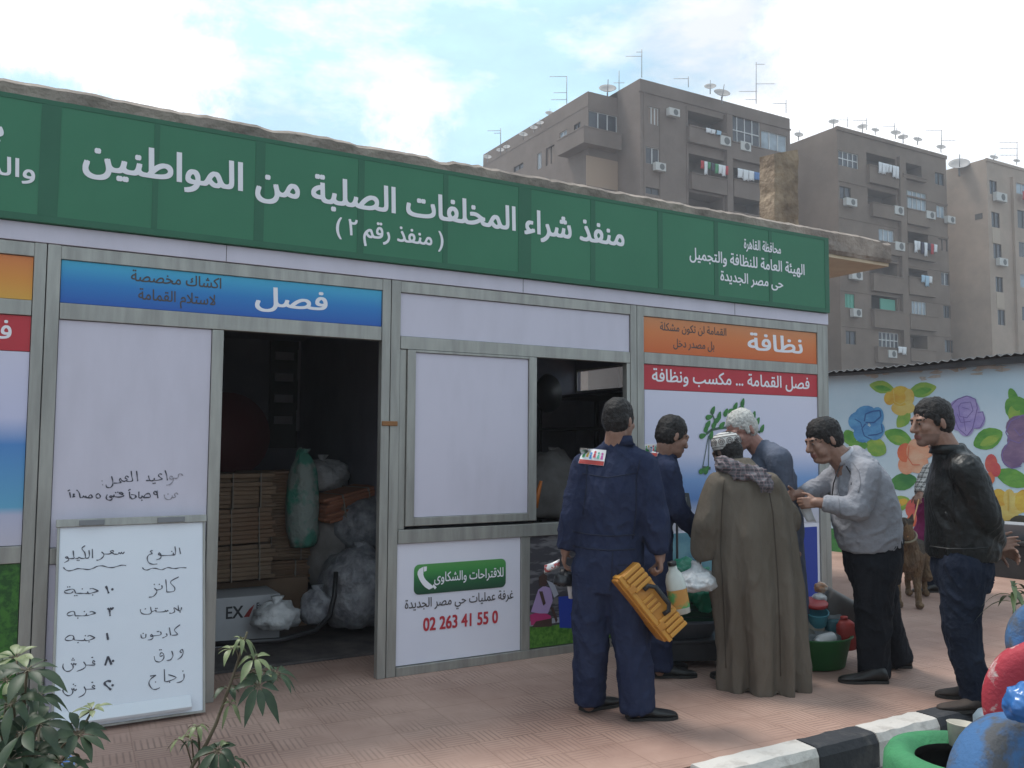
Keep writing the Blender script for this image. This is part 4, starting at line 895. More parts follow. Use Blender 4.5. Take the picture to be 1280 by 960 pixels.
# ================================================================== whiteboard leaning on the panel
BW = mat('whiteboard_enamel', (0.74, 0.77, 0.83), 0.25, 0, (0.70, 0.73, 0.80), 1.5); INK = mat('black_marker_ink', (0.05, 0.05, 0.07), 0.5); INK2 = mat('faded_marker_ink', (0.30, 0.28, 0.32), 0.5)
bl = onZ(63, 917); br_ = onZ(255, 894)
yb_ = 4.935; B0 = Vector((onY(63, 912, yb_).x, yb_, 0.012)); Bx = Vector((onY(256, 890, yb_).x-B0.x, 0, 0)); tp = onY(68, 657, 5.095)
Bz = Vector((0, 5.095-yb_, tp.z-B0.z)); Bn = Vector((0, -1, 0)); Bn = Bx.normalized().cross(Bz.normalized()); Bn = Bn if Bn.y < 0 else -Bn
bw, bh = Bx.length, Bz.length; ex, ez = Bx.normalized(), Bz.normalized()
def bp(u, v, o=0.0): return B0+ex*u+ez*v+Bn*o
def bprism(name, m, u0, u1, v0, v1, o0, o1, parent, bevel=.002):
    mb = MB(); mb.obox(bp((u0+u1)/2, (v0+v1)/2, (o0+o1)/2), ex*(u1-u0)/2, ez*(v1-v0)/2, Bn*abs(o1-o0)/2); return mb.build(name, m, parent, bevel)
WB = thing('whiteboard', 'white price board with handwritten Arabic list leaning beside the doorway', 'whiteboard', B0+Bx*.5)
face = bprism('board', BW, 0.012, bw-.012, 0.012, bh-.012, 0, .012, WB)
bprism('frame', ALU, 0, .012, 0, bh, -.004, .018, WB); bprism('frame', ALU, bw-.012, bw, 0, bh, -.004, .018, WB); bprism('frame', ALU, .012, bw-.012, 0, .012, -.004, .018, WB)
tr = bprism('top_clamp', ALU, -.006, bw+.006, bh-.012, bh+.028, -.006, .026, WB)
GR = mat('grey_clip_plastic', (0.18, 0.18, 0.19), 0.5)
bprism('clip', GR, .10, .22, bh-.008, bh+.020, .0262, .036, tr); bprism('clip', GR, bw-.25, bw-.11, bh-.008, bh+.020, .0262, .036, tr)
mb = MB(); mb.prism([bp(.015, .10, .0125), bp(.015, .03, .0125), bp(.015, .03, .055), bp(.015, .045, .06)], ex*(bw-.09)); mb.build('pen_tray', mat('tray_white_metal', (0.62, 0.63, 0.66), 0.35, 0.2), WB, .002)
def catmull(P, n=4):
    if len(P) < 3: return P
    Q = [P[0]]+list(P)+[P[-1]]; out = []
    for i in range(1, len(Q)-2):
        p0, p1, p2, p3 = Q[i-1:i+3]
        for k in range(n):
            t = k/n; out.append(tuple(0.5*(2*p1[d]+(p2[d]-p0[d])*t+(2*p0[d]-5*p1[d]+4*p2[d]-p3[d])*t*t+(3*p1[d]-p0[d]-3*p2[d]+p3[d])*t**3) for d in (0, 1)))
    out.append(tuple(P[-1])); return out
def ink(mb, pts, T, hit, nrm, w):
    """pen stroke: a thin flat ribbon lying on the surface that hit() returns"""
    ink.k += 1; o = nrm*(0.0006+0.0003*(ink.k % 9))
    if len(pts) == 1:
        c = hit(*T(*pts[0]))+o; a = nrm.cross(Vector((0, 0, 1))).normalized(); b = nrm.cross(a)
        mb.add([c+a*w*1.1*math.cos(t*math.pi/4)+b*w*1.1*math.sin(t*math.pi/4) for t in range(8)], [tuple(range(8))]); return
    Q = [hit(*T(*p))+o for p in catmull(pts)]; vs = []
    for i, q in enumerate(Q):
        d = (Q[min(i+1, len(Q)-1)]-Q[max(i-1, 0)]); n = nrm.cross(d).normalized()*w*(0.75+.25*math.sin(i*.9)); vs += [q-n, q+n]
    mb.add(vs, [(2*i, 2*i+2, 2*i+3, 2*i+1) for i in range(len(Q)-1)])
ink.k = 0
pf = bp(0, 0, .0122)
def hitb(x, y): d = ray(x, y); return CAM+d*((pf-CAM).dot(Bn)/d.dot(Bn))
def TT(ox, oy, s): return lambda x, y: (ox+x/s, oy+y/s)
Tb, Tc, Td, Te = TT(70, 670, 9.6), TT(160, 670, 9.6), TT(70, 770, 8.73), TT(160, 770, 8.73)
thin, thick = 0.0030, 0.0058
def write(name, T, strokes, w, m=INK, parent=face, hit=hitb, nrm=Bn):
    mb = MB()
    for s_ in strokes: ink(mb, s_, T, hit, nrm, w)
    return mb.build(name, m, parent, fix=False)
write('handwriting', Tb, [[(820, 190), (800, 215), (785, 195), (775, 215), (755, 200), (745, 218), (700, 218)], [(700, 218), (650, 185), (680, 175), (690, 190), (640, 215), (580, 215)], [(545, 190), (575, 220), (560, 255), (520, 285), (485, 290)],
    [(435, 155), (438, 265)], [(395, 170), (400, 230), (385, 265), (345, 262)], [(350, 115), (310, 150), (345, 200), (350, 262), (300, 268)], [(300, 268), (270, 255), (265, 268), (230, 270)], [(205, 175), (212, 240), (215, 268), (150, 270)],
    [(150, 270), (130, 245), (115, 260), (150, 275), (145, 295), (100, 320)], [(255, 292)], [(275, 292)]], thin)
write('wavy_underline', Tb, [[(88, 375), (110, 400), (150, 418), (200, 410), (260, 392), (320, 395), (390, 402), (450, 385), (500, 362), (560, 358), (620, 375), (680, 378), (740, 362), (790, 350), (840, 355)]], thin)
write('handwriting', Tb, [[(510, 660), (440, 630), (405, 635)], [(510, 660), (440, 680), (390, 690), (380, 665), (375, 688), (330, 688), (270, 688), (235, 685)], [(235, 685), (210, 640), (150, 645), (100, 665), (120, 685), (180, 685), (205, 665)], [(225, 715)], [(250, 713)], [(315, 635)], [(440, 708)], [(140, 612)], [(165, 610)]], thin)
write('price_number', Tb, [[(598, 600), (615, 640), (632, 688)], [(676, 640)]], thick)
write('price_number', Tb, [[(620, 865), (640, 885), (655, 865), (668, 885), (688, 855)], [(640, 880), (645, 920), (648, 960)]], thick*.85)
write('handwriting', Tb, [[(478, 925), (430, 905), (405, 912)], [(478, 925), (430, 940), (370, 955), (365, 930), (355, 955), (300, 958), (230, 958)], [(230, 958), (215, 905), (160, 915), (132, 940), (160, 958), (210, 945)], [(262, 985)], [(340, 905)]], thin)
write('handwriting', Tc, [[(615, 140), (630, 215)], [(562, 125), (570, 190), (560, 225), (520, 228)], [(540, 200), (535, 228), (400, 235)], [(400, 235), (375, 200), (365, 220), (395, 240), (385, 270), (340, 285)], [(295, 175), (265, 185), (290, 210), (250, 225), (230, 265), (245, 315), (290, 338), (350, 335)], [(525, 185)]], thin)
write('wavy_underline', Tc, [[(172, 378), (195, 402), (235, 408), (280, 390), (330, 388), (400, 405), (440, 392), (480, 378), (530, 388), (570, 390), (630, 380), (700, 382)]], thin)
write('handwriting', Tc, [[(610, 490), (510, 550), (560, 620), (545, 665), (465, 672)], [(452, 520), (460, 600), (465, 672)], [(405, 590), (405, 630), (340, 650)], [(315, 625), (345, 655), (335, 690), (300, 725), (250, 735)], [(315, 580)], [(375, 580)]], thin)
write('handwriting', Tc, [[(640, 855), (635, 885), (610, 895), (600, 830)], [(605, 895), (550, 860), (560, 905), (530, 925), (495, 925)], [(480, 905), (475, 890), (460, 908), (450, 890), (435, 908), (340, 910), (335, 890), (285, 905), (270, 850)], [(285, 905), (260, 935), (180, 935), (150, 905), (150, 880)], [(200, 880), (215, 870)], [(625, 912)], [(330, 870)], [(348, 868)]], thin)
write('price_number', Td, [[(555, 185), (568, 260)]], thick)
write('handwriting', Td, [[(425, 238), (370, 212), (345, 222)], [(425, 238), (370, 262), (320, 268), (312, 245), (300, 268), (200, 262)], [(200, 262), (185, 215), (140, 215), (98, 250), (125, 268), (180, 262), (190, 240)], [(240, 290)], [(320, 215)], [(360, 282)]], thin)
write('price_number', Td, [[(535, 540), (568, 440)], [(568, 440), (605, 530)], [(622, 490)]], thick)
write('handwriting', Td, [[(425, 500), (405, 485), (400, 510), (425, 520), (410, 535), (330, 535)], [(300, 500), (325, 540), (300, 575), (225, 605)], [(218, 515), (210, 535), (195, 515), (185, 540), (165, 515)], [(185, 540), (185, 570), (150, 600), (105, 600), (75, 560), (80, 520)], [(185, 462)], [(175, 480)], [(197, 480)], [(385, 453), (405, 450)]], thin)
write('price_number', Td, [[(600, 715), (560, 708), (528, 735), (560, 770), (600, 805)], [(617, 755)]], thick)
write('handwriting', Td, [[(425, 770), (405, 755), (395, 775), (415, 785), (420, 795), (330, 800)], [(305, 770), (325, 815), (300, 860), (245, 888)], [(225, 795), (205, 815), (195, 790), (185, 815), (170, 790)], [(185, 815), (175, 850), (135, 870), (95, 850), (75, 810), (100, 765)], [(190, 745)], [(210, 760)], [(385, 725), (405, 722)]], thin)
write('handwriting', Te, [[(568, 95), (505, 150), (540, 200), (475, 210)], [(450, 125), (465, 210)], [(415, 190), (425, 215), (375, 240)], [(355, 170), (355, 205), (270, 218)], [(270, 218), (255, 200), (245, 218), (275, 228), (255, 255), (215, 262)], [(195, 195), (190, 235), (150, 238), (140, 200)], [(165, 190)], [(320, 170)], [(335, 168)]], thin)
write('handwriting', Te, [[(585, 400), (565, 385), (590, 365), (602, 400), (580, 445), (540, 475)], [(475, 380), (490, 430), (465, 475), (420, 485)], [(380, 430), (350, 440), (355, 405), (385, 410), (390, 460), (350, 500), (300, 490), (285, 440)], [(345, 370)], [(362, 368)]], thin)
write('handwriting', Te, [[(610, 630), (610, 680), (580, 715), (530, 728)], [(440, 640), (525, 672), (440, 712), (405, 715)], [(395, 580), (400, 715)], [(305, 645), (240, 655)], [(305, 645), (245, 690), (228, 740), (265, 795), (310, 798), (348, 780)], [(598, 600)], [(300, 720)], [(455, 722)]], thin)
# opening hours written on the door-side panel
Th = TT(60, 570, 6.737); YP = Y0+0.0035
def hitp(x, y): return onY(x, y, YP)
PN = Vector((0, -1, 0))
write('handwriting', Th, [[(985, 120), (998, 160), (1005, 205)], [(960, 155), (940, 150), (930, 165), (945, 180), (960, 195), (900, 205), (895, 185)], [(890, 205), (860, 207), (845, 165)], [(865, 205), (825, 207)], [(885, 230)], [(900, 228)], [(745, 125), (750, 170), (755, 212)], [(700, 125), (705, 170), (712, 205), (690, 215), (660, 210)], [(680, 180), (660, 168), (650, 185), (668, 200), (640, 215)],
    [(640, 215), (620, 205), (610, 190), (600, 205), (615, 222), (580, 228)], [(580, 228), (555, 228)], [(535, 170), (545, 210), (545, 240), (525, 265), (495, 262), (488, 240)], [(915, 310), (900, 295), (890, 310), (900, 325), (918, 318), (918, 290)], [(918, 310), (925, 355)],
    [(805, 350), (860, 345), (850, 315), (820, 325), (805, 350)], [(805, 350), (790, 335), (785, 352), (765, 352)], [(765, 352), (765, 300)], [(745, 350), (735, 330), (700, 325)], [(740, 335), (730, 355), (705, 360), (695, 340)], [(690, 355), (685, 300)], [(675, 290), (695, 280)], [(790, 372)],
    [(635, 320), (615, 305), (600, 312), (640, 335), (600, 345), (560, 340), (555, 325)], [(555, 345), (525, 335), (520, 345), (540, 355), (530, 370), (500, 368), (490, 345), (500, 325)], [(570, 308)], [(588, 305)], [(425, 315), (405, 330), (410, 352), (435, 352), (440, 335), (425, 315)],
    [(375, 350), (360, 325), (340, 350), (370, 352), (325, 350), (320, 335), (312, 350), (300, 335), (292, 350), (270, 350)], [(270, 350), (262, 310), (240, 285)], [(225, 325), (212, 320), (215, 335), (228, 340), (205, 345)], [(190, 350), (182, 305)], [(165, 295), (185, 285)]], 0.0036, INK, DP, hitp, PN)
write('faded_handwriting', Th, [[(1135, 165), (1120, 150), (1100, 155), (1095, 180), (1075, 188), (1060, 185)], [(1050, 175), (1030, 170), (1025, 190), (1045, 195), (1055, 185), (1050, 215), (1025, 240), (995, 245)], [(455, 210)], [(460, 242)], [(1095, 325), (1080, 310), (1065, 325), (1075, 345), (1050, 350), (1045, 330)], [(1045, 345), (1030, 365), (1000, 365), (980, 345), (980, 325)], [(1010, 320)]], 0.0034, INK2, DP, hitp, PN)

# ================================================================== inside the kiosk
CARD = mat('brown_cardboard', (0.25, 0.165, 0.11), 0.9, 0, (0.22, 0.13, 0.08), 3, 6); CARD2 = mat('flattened_cardboard', (0.28, 0.19, 0.125), 0.95, 0, (0.20, 0.135, 0.09), 4, stretch=(1, 1, 3)); TAPE = mat('parcel_tape', (0.42, 0.31, 0.18), 0.4)
WBOX = mat('white_carton', (0.55, 0.55, 0.57), 0.8, 0, (0.48, 0.48, 0.50), 3); SACK = mat('clear_plastic_sack', (0.34, 0.34, 0.36), 0.35, 0, (0.14, 0.14, 0.16), 11, 7, bump=.9, bscale=14, bdist=.03); SACKG = mat('green_white_sack', (0.30, 0.36, 0.33), 0.5, 0, (0.08, 0.30, 0.22), 5, 3, 0.48, 0.58, bump=.8, bscale=16, bdist=.03); SACKD = mat('grey_woven_sack', (0.28, 0.26, 0.25), 0.8, 0, (0.20, 0.18, 0.17), 6, bump=.3, bscale=150)
WBAG = mat('white_plastic_bag', (0.66, 0.66, 0.67), 0.4, 0, (0.50, 0.51, 0.52), 8, bump=.8, bscale=18, bdist=.03); POSTIN = mat('inner_poster', (0.42, 0.42, 0.46), 0.4, 0, (0.34, 0.34, 0.38), 2); REDO = mat('red_plastic', (0.40, 0.04, 0.03), 0.5, 0, (0.30, 0.03, 0.03), 8)
def carton(px, py, w, d, h, rot, Y, m, label, group=None, name='cardboard_bundle', cat='cardboard', z=None, tilt=0.0):
    c = onY(px, py, Y); z = c.z if z is None else z
    rz = Matrix.Rotation(rot, 3, 'Z') @ Matrix.Rotation(tilt, 3, 'Y')
    t = thing(name, label, cat, (c.x, Y, z-h/2), group); cc = Vector((c.x, Y, z))
    R = random.Random(int(px*7+py)); mb = MB(); n = 8
    for k in range(n):          # layered flattened sheets
        zz = -h/2+h*(k+.5)/n; jx, jy = R.uniform(-.035, .035), R.uniform(-.03, .02)
        mb.obox(cc+rz @ Vector((jx, jy, zz)), rz @ Vector((w/2*R.uniform(.93, 1.03), 0, 0)), rz @ Vector((0, d/2*R.uniform(.93, 1.03), 0)), rz @ Vector((0, 0, h/n/2*.97)))
    mb.build('sheets', m, t, .006)
    mb = MB()
    for u in (-.22, .24): mb.obox(cc+rz @ Vector((u*w, 0, 0)), rz @ Vector((.004, 0, 0)), rz @ Vector((0, d/2*1.06+.02, 0)), rz @ Vector((0, 0, h/2+.004)))
    mb.build('string', mat('nylon_string', (0.25, 0.22, 0.18), 0.8), t)
    return t
def lump(mb, c, rx, ry, rz, seed, amp=.16, mi=0, nu=26, nv=16, flat=0.35, neck=None, fr=1.0):
    """crumpled bag: a dented closed surface with a flattened base"""
    vs = []; c = Vector(c)
    for j in range(nv+1):
        th = math.pi*j/nv
        for i in range(nu):
            ph = 2*math.pi*i/nu; d = Vector((math.sin(th)*math.cos(ph), math.sin(th)*math.sin(ph), math.cos(th)))
            k = 1+amp*mnoise.noise(d*2.2*fr+Vector((seed, 0, 0)))+amp*.8*abs(mnoise.noise(d*5.0*fr+Vector((0, seed, 3))))-amp*.25
            p = Vector((d.x*rx*k, d.y*ry*k, d.z*rz*k))
            if p.z < -rz*(1-flat): p.z = -rz*(1-flat)-.01*rz*(1-flat)*0
            vs.append(c+p)
    mb.add(vs, [(j*nu+i, (j+1)*nu+i, (j+1)*nu+(i+1) % nu, j*nu+(i+1) % nu) for j in range(nv) for i in range(nu)], mi, True)
def sack(px, py, rx, ry, rz, Y, m, label, seed, name='plastic_sack', cat='sack', group=None, amp=.16, strap=None):
    c = onY(px, py, Y); mb = MB(); lump(mb, c, rx, ry, rz, seed, amp); t = thing(name, label, cat, (c.x, c.y, c.z-rz*.65), group)
    mb.build('bag', m, t)
    mb = MB(); q = c+Vector((0, 0, rz*.9)); mb.loft([(q+Vector((0, 0, -.06)), Vector((.05, 0, 0)), Vector((0, .05, 0))), (q, Vector((.02, 0, 0)), Vector((0, .02, 0))), (q+Vector((.01, 0, .05)), Vector((.05, 0, 0)), Vector((0, .03, 0)))], 10); mb.build('tied_neck', m, t)
    return t
G1 = 'cardboard bundles stacked inside the kiosk'
st = [(300, 700, 'brown cardboard bundle in the left stack, just above the white carton'), (297, 655, 'brown cardboard bundle in the left stack, third from the floor'), (300, 612, 'brown cardboard bundle at the top of the short left stack'),
      (345, 712, 'cardboard bundle at the foot of the taller stack in the doorway'), (352, 682, 'sagging cardboard bundle second in the taller doorway stack'), (345, 655, 'cardboard bundle third in the taller doorway stack'), (342, 628, 'cardboard bundle fourth in the taller doorway stack'), (340, 602, 'cardboard bundle topmost of the taller doorway stack')]
zl = {}
for i, (px, py, lab) in enumerate(st):
    left = px < 320; Yd = 6.75 if left else 7.05
    carton(px, py, .44 if left else .50, .36, .255 if left else .18, rnd.uniform(-.12, .12), Yd, CARD if i % 2 else CARD2, lab, G1, tilt=rnd.uniform(-.03, .03))
# fill under the stacks: white carton with print
c = onY(312, 752, 6.35)
t = thing('carton', 'white printed carton on the kiosk floor below the cardboard bundles', 'carton', (c.x, 6.5, .02))
mb = MB(); mb.box(c.x-.27, c.x+.22, 6.35, 6.75, .021, .36); bx_ = mb.build('box', WBOX, t, .006)
lettering('EX', c.x-.16, c.x-.045, .215, .12, 6.348, BLACKP, bx_, ar=False, bold=.02)
mb = MB(); mb.prism([(c.x-.04, 6.349, .215), (c.x+.0, 6.349, .215), (c.x+.035, 6.349, .30), (c.x+.0, 6.349, .27)], (0, .001, 0)); mb.build('swoosh', REDO, bx_)
lettering('Export', c.x+.05, c.x+.17, .268, .06, 6.348, BLACKP, bx_, ar=False, bold=.02); lettering('Plain', c.x+.05, c.x+.15, .215, .055, 6.348, GREYP, bx_, ar=False, bold=.0)
mb = MB(); mb.box(c.x-.24, c.x+.55, 6.78, 7.25, .021, .40); t2 = thing('carton', 'brown carton under the taller cardboard stack in the doorway', 'carton', (c.x+.15, 7.0, .02)); mb.build('box', CARD, t2, .006); mb = MB(); mb.box(c.x-.242, c.x+.552, 6.985, 7.045, .40, .402); mb.build('tape', TAPE, t2)
sack(345, 772, .17, .14, .11, 6.15, WBAG, 'crumpled white plastic bag lying in front of the white carton', 3, 'plastic_bag', 'bag', amp=.3)
sack(395, 762, .12, .12, .14, 6.2, SACK, 'small pale bag with a reddish top near the big clear sack', 5, 'plastic_bag', 'bag', amp=.25)
sack(447, 740, .30, .28, .36, 6.35, SACK, 'big clear sack of bottles just inside the right door post', 8)
sack(455, 660, .26, .25, .26, 6.75, SACK, 'clear sack resting on others at the right of the doorway', 11)
sack(415, 690, .22, .24, .40, 6.9, SACKD, 'grey woven sack behind the clear sacks', 14)
sack(378, 635, .13, .14, .46, 6.75, SACKG, 'tall green and white sack between the cardboard and the clear sacks', 17)
sack(402, 597, .24, .2, .16, 7.2, WBAG, 'white bag topping the pile at the back of the doorway', 19, 'plastic_bag', 'bag', amp=.25)
carton(430, 628, .52, .36, .20, .2, 6.85, mat('red_brown_carton', (0.34, 0.14, 0.08), 0.85), 'reddish brown carton tilted on top of the sacks', None, 'carton', 'carton', tilt=-.2)
mb = MB(); c = onY(280, 545, 7.6); mb.lathe(c, [(.001, 0), (.30, .0), (.36, .06), (.36, .12), (.001, .14)], 28, 0, (0.1, -1, .1)); tag(mb.build('red_disc', mat('dull_red_plastic', (.13, .03, .03), .7)), 'dull red round disc hanging at the left inside the doorway', 'disc')
pl = thing('hanging_poster', 'pale plastic poster hanging on the kiosk back wall', 'poster', onY(420, 540, YB-.06)); a = onY(372, 420, YB-.06); b = onY(476, 540, YB-.06)
mb = MB(); nx = 24; vs = []
for j in range(9):
    for i in range(nx+1):
        u = i/nx; v = j/8; vs.append((a.x+(b.x-a.x)*u, YB-.065-.015*abs(math.sin(6*u+5*v)), a.z+(b.z-a.z)*v))
mb.add(vs, [(j*(nx+1)+i, j*(nx+1)+i+1, (j+1)*(nx+1)+i+1, (j+1)*(nx+1)+i) for j in range(8) for i in range(nx)], 0, True); mb.build('sheet', mat('glossy_inner_poster', (0.40, 0.40, 0.44), 0.22), pl, fix=False)
mb = MB(); mb.box(a.x+.2, b.x-.05, YB-.09, YB-.086, a.z-.42, a.z-.36); mb.build('print_band', GREYP, pl)
pl = thing('wall_notice', 'narrow dark notice board with grey blocks left of the pale poster', 'notice', onY(345, 560, YB-.06)); a = onY(338, 425, YB-.055); b = onY(370, 560, YB-.055); mb = MB(); mb.box(a.x, b.x, YB-.075, YB-.045, b.z, a.z); mb.build('board', mat('notice_dark', (0.05, 0.05, 0.055), .5), pl)
mb = MB()
for k in range(4): mb.box(a.x+.05, b.x-.05, YB-.08, YB-.0755, a.z-.12-.22*k-.08, a.z-.12-.22*k)
mb.build('print_block', POSTIN, pl)
mb = MB(); cpts = [onY(258, 806, 5.9), onY(300, 803, 5.85), onY(350, 800, 5.8), onY(395, 788, 5.9), onY(412, 770, 6.0), onY(418, 745, 6.05), onY(420, 715, 6.1)]; mb.tube([Vector((p.x, p.y, max(.04, p.z))) for p in cpts], .018, 8); tag(mb.build('hose', BLACKM), 'black hose curling up from the doorway floor', 'hose')
sack(690, 612, .26, .3, .34, 6.2, SACKD, 'big grey sack with a red strap seen through the serving window', 23)
mb = MB(); c = onY(690, 612, 6.2); mb.tube([c+Vector((.05+.08*math.sin(t*.5), -.31+.03*t*t*.05, .28-.12*t)) for t in range(6)], .012, 6); tag(mb.build('red_strap', REDO), 'thin red strap lying over the big grey sack', 'strap')
sack(745, 625, .34, .3, .30, 6.6, SACKD, 'dark full sack behind the grey sack at the serving window', 25)
mb = MB(); c = onY(672, 618, 5.6); mb.tube([c+Vector((-.02, 0, -.10)), c+Vector((0, 0, .0)), c+Vector((.03, 0, .10))], [.022, .02, .012], 10); tag(mb.build('orange_tool', mat('orange_plastic', (.55, .16, .03), .5)), 'orange tool standing at the left of the serving window', 'tool')
fn = thing('wall_fan', 'black fan on a bracket inside the serving window', 'fan', onY(682, 492, 7.0)); c = onY(682, 492, 7.0); mb = MB(); mb.lathe(c, [(.001, 0), (.17, 0), (.19, .03), (.17, .07), (.001, .08)], 24, 0, (.4, -1, 0)); mb.build('cage', BLACKM, fn); mb = MB(); mb.tube([c+Vector((0, .05, -.05)), c+Vector((-.1, .1, .1)), c+Vector((-.2, .12, .2))], .02, 8); mb.build('arm', BLACKM, fn)
sh = thing('storage_shelf', 'dark shelf stacked with goods along the kiosk\'s far end', 'shelf', (5.6, 7.6, .02)); mb = MB()
for z in (.6, 1.1, 1.6, 1.95): mb.box(5.15, 5.98, 6.7, 8.4, z, z+.03)
for x, y in ((5.15, 6.7), (5.94, 6.7), (5.15, 8.36), (5.94, 8.36)): mb.box(x, x+.04, y, y+.04, .021, 1.98)
mb.build('rack', mat('dark_shelf', (.05, .045, .05), .6), sh)
# ================================================================== people
def remesh(mb, voxel, smooth=2, name='m'):
    """union of closed shells -> one continuous surface; returns (verts array, quads list)"""
    me = mb.mesh(name, []); mb.fixn(me)
    o = bpy.data.objects.new('tmp', me); S.collection.objects.link(o)
    md = o.modifiers.new('r', 'REMESH'); md.mode = 'VOXEL'; md.voxel_size = voxel; md.adaptivity = 0
    dg = bpy.context.evaluated_depsgraph_get(); ev = o.evaluated_get(dg); m2 = bpy.data.meshes.new_from_object(ev)
    v = np.empty(len(m2.vertices)*3, 'f'); m2.vertices.foreach_get('co', v); v = v.reshape(-1, 3).astype(float)
    f = [tuple(p.vertices) for p in m2.polygons]
    e = np.empty(len(m2.edges)*2, 'i'); m2.edges.foreach_get('vertices', e); e = e.reshape(-1, 2)
    bpy.data.objects.remove(o); bpy.data.meshes.remove(m2); bpy.data.meshes.remove(me)
    cnt = np.zeros(len(v)); np.add.at(cnt, e[:, 0], 1); np.add.at(cnt, e[:, 1], 1); cnt[cnt == 0] = 1
    for _ in range(smooth):
        s = np.zeros_like(v); np.add.at(s, e[:, 0], v[e[:, 1]]); np.add.at(s, e[:, 1], v[e[:, 0]])
        v = v*.45+(s/cnt[:, None])*.55
    return v, f
def normals_of(v, f):
    q = np.array([x if len(x) == 4 else (*x, x[2]) for x in f]); n = np.cross(v[q[:, 2]]-v[q[:, 0]], v[q[:, 3]]-v[q[:, 1]])
    N = np.zeros_like(v)
    for k in range(4): np.add.at(N, q[:, k], n)
    return N/np.maximum(np.linalg.norm(N, axis=1)[:, None], 1e-9)
def put(name, v, f, mats, parent, fmat=None, loc=None):
    off = np.array(wloc(parent)) if parent is not None else np.array(loc)
    me = bpy.data.meshes.new(name); me.from_pydata((v-off).tolist(), [], f)
    for m in (mats if isinstance(mats, (list, tuple)) else [mats]): me.materials.append(m)
    if fmat is not None: me.polygons.foreach_set('material_index', fmat)
    me.polygons.foreach_set('use_smooth', [True]*len(f)); me.update()
    o = bpy.data.objects.new(name, me); link(o, parent)
    if parent is None: o.location = off
    return o
def folds(v, f, amp, freq, seed, stretch=(1, 1, .45), sharp=True):
    """ridged creases of two sizes, displaced along the normal"""
    N = normals_of(v, f); d = np.empty(len(v)); amp *= 2.7; freq *= 1.2
    for i, p in enumerate(v):
        q = Vector((p[0]*stretch[0]*freq, p[1]*stretch[1]*freq, p[2]*stretch[2]*freq+seed*3.1))
        w = mnoise.noise(q*.6+Vector((9, seed, 2)))
        a = mnoise.noise(q+Vector((w, w, w))*.9); b = mnoise.noise(q*2.1+Vector((seed, 5, 1+w)))
        d[i] = (.42-min(.42, abs(a)*1.5))*1.6*(.6+w)+(.25-min(.25, abs(b)*1.2))*.9-.18
    return v+N*(d*amp)[:, None]

SKIN = mat('skin_brown', (0.29, 0.165, 0.12), 0.55, 0, (0.23, 0.12, 0.085), 30, 8); SKIN2 = mat('skin_dark_brown', (0.10, 0.055, 0.04), 0.6, 0, (0.085, 0.045, 0.033), 25); SKIN3 = mat('skin_ruddy', (0.34, 0.18, 0.14), 0.55, 0, (0.30, 0.14, 0.11), 25)
HAIRB = mat('black_hair', (0.012, 0.010, 0.010), 0.45, 0, (0.03, 0.026, 0.025), 60, bump=.6, bscale=160, bdist=.01, spec=.2); HAIRW = mat('white_hair', (0.62, 0.60, 0.56), 0.8, 0, (0.40, 0.38, 0.36), 60, bump=.6, bscale=160, bdist=.01, spec=.2)
STUB2 = mat('dark_stubble', (0.205, 0.118, 0.09), 0.7); LIPS = mat('lips', (0.22, 0.085, 0.07), 0.5); EYEW = mat('eye_white', (0.17, 0.13, 0.115), 0.4); EYED = mat('eye_dark', (0.02, 0.015, 0.012), 0.2)
NAVY = mat('navy_coverall_cloth', (0.020, 0.026, 0.058), 0.85, 0, (0.030, 0.038, 0.075), 5, 6, bump=.75, bscale=26, bdist=.012, spec=.12)
BRNR = mat('brown_wool_robe', (0.118, 0.097, 0.077), 0.95, 0, (0.165, 0.138, 0.112), 4, 8, stretch=(1, 1, .35), bump=.75, bscale=30, bdist=.012, spec=.12)
BLUR = mat('blue_grey_robe', (0.095, 0.11, 0.155), 0.9, 0, (0.12, 0.135, 0.18), 4, 6, bump=.75, bscale=26, bdist=.012, spec=.12)
GREYS = mat('light_grey_shirt', (0.27, 0.27, 0.30), 0.8, 0, (0.31, 0.31, 0.34), 4, 6, bump=.75, bscale=30, bdist=.012, spec=.12)
TROU = mat('black_trousers', (0.011, 0.012, 0.016), 0.85, 0, (0.017, 0.018, 0.023), 5, bump=.75, bscale=26, bdist=.012, spec=.12); JEAN = mat('dark_jeans', (0.012, 0.016, 0.030), 0.85, 0, (0.020, 0.026, 0.044), 6, bump=.75, bscale=30, bdist=.012, spec=.12)
LEATH = mat('black_leather', (0.008, 0.0085, 0.009), 0.40, 0, (0.014, 0.0145, 0.015), 6, bump=.6, bscale=30, bdist=.012, spec=.35)
SHOEB = mat('black_shoe_leather', (0.014, 0.013, 0.013), 0.4); SHOEBR = mat('dark_brown_suede', (0.040, 0.028, 0.024), 0.8, 0, (0.055, 0.04, 0.033), 15); SOLE = mat('rubber_sole', (0.03, 0.027, 0.025), 0.8)
PURP = mat('purple_wrap', (0.20, 0.025, 0.10), 0.85, 0, (0.28, 0.04, 0.15), 12, spec=.12)
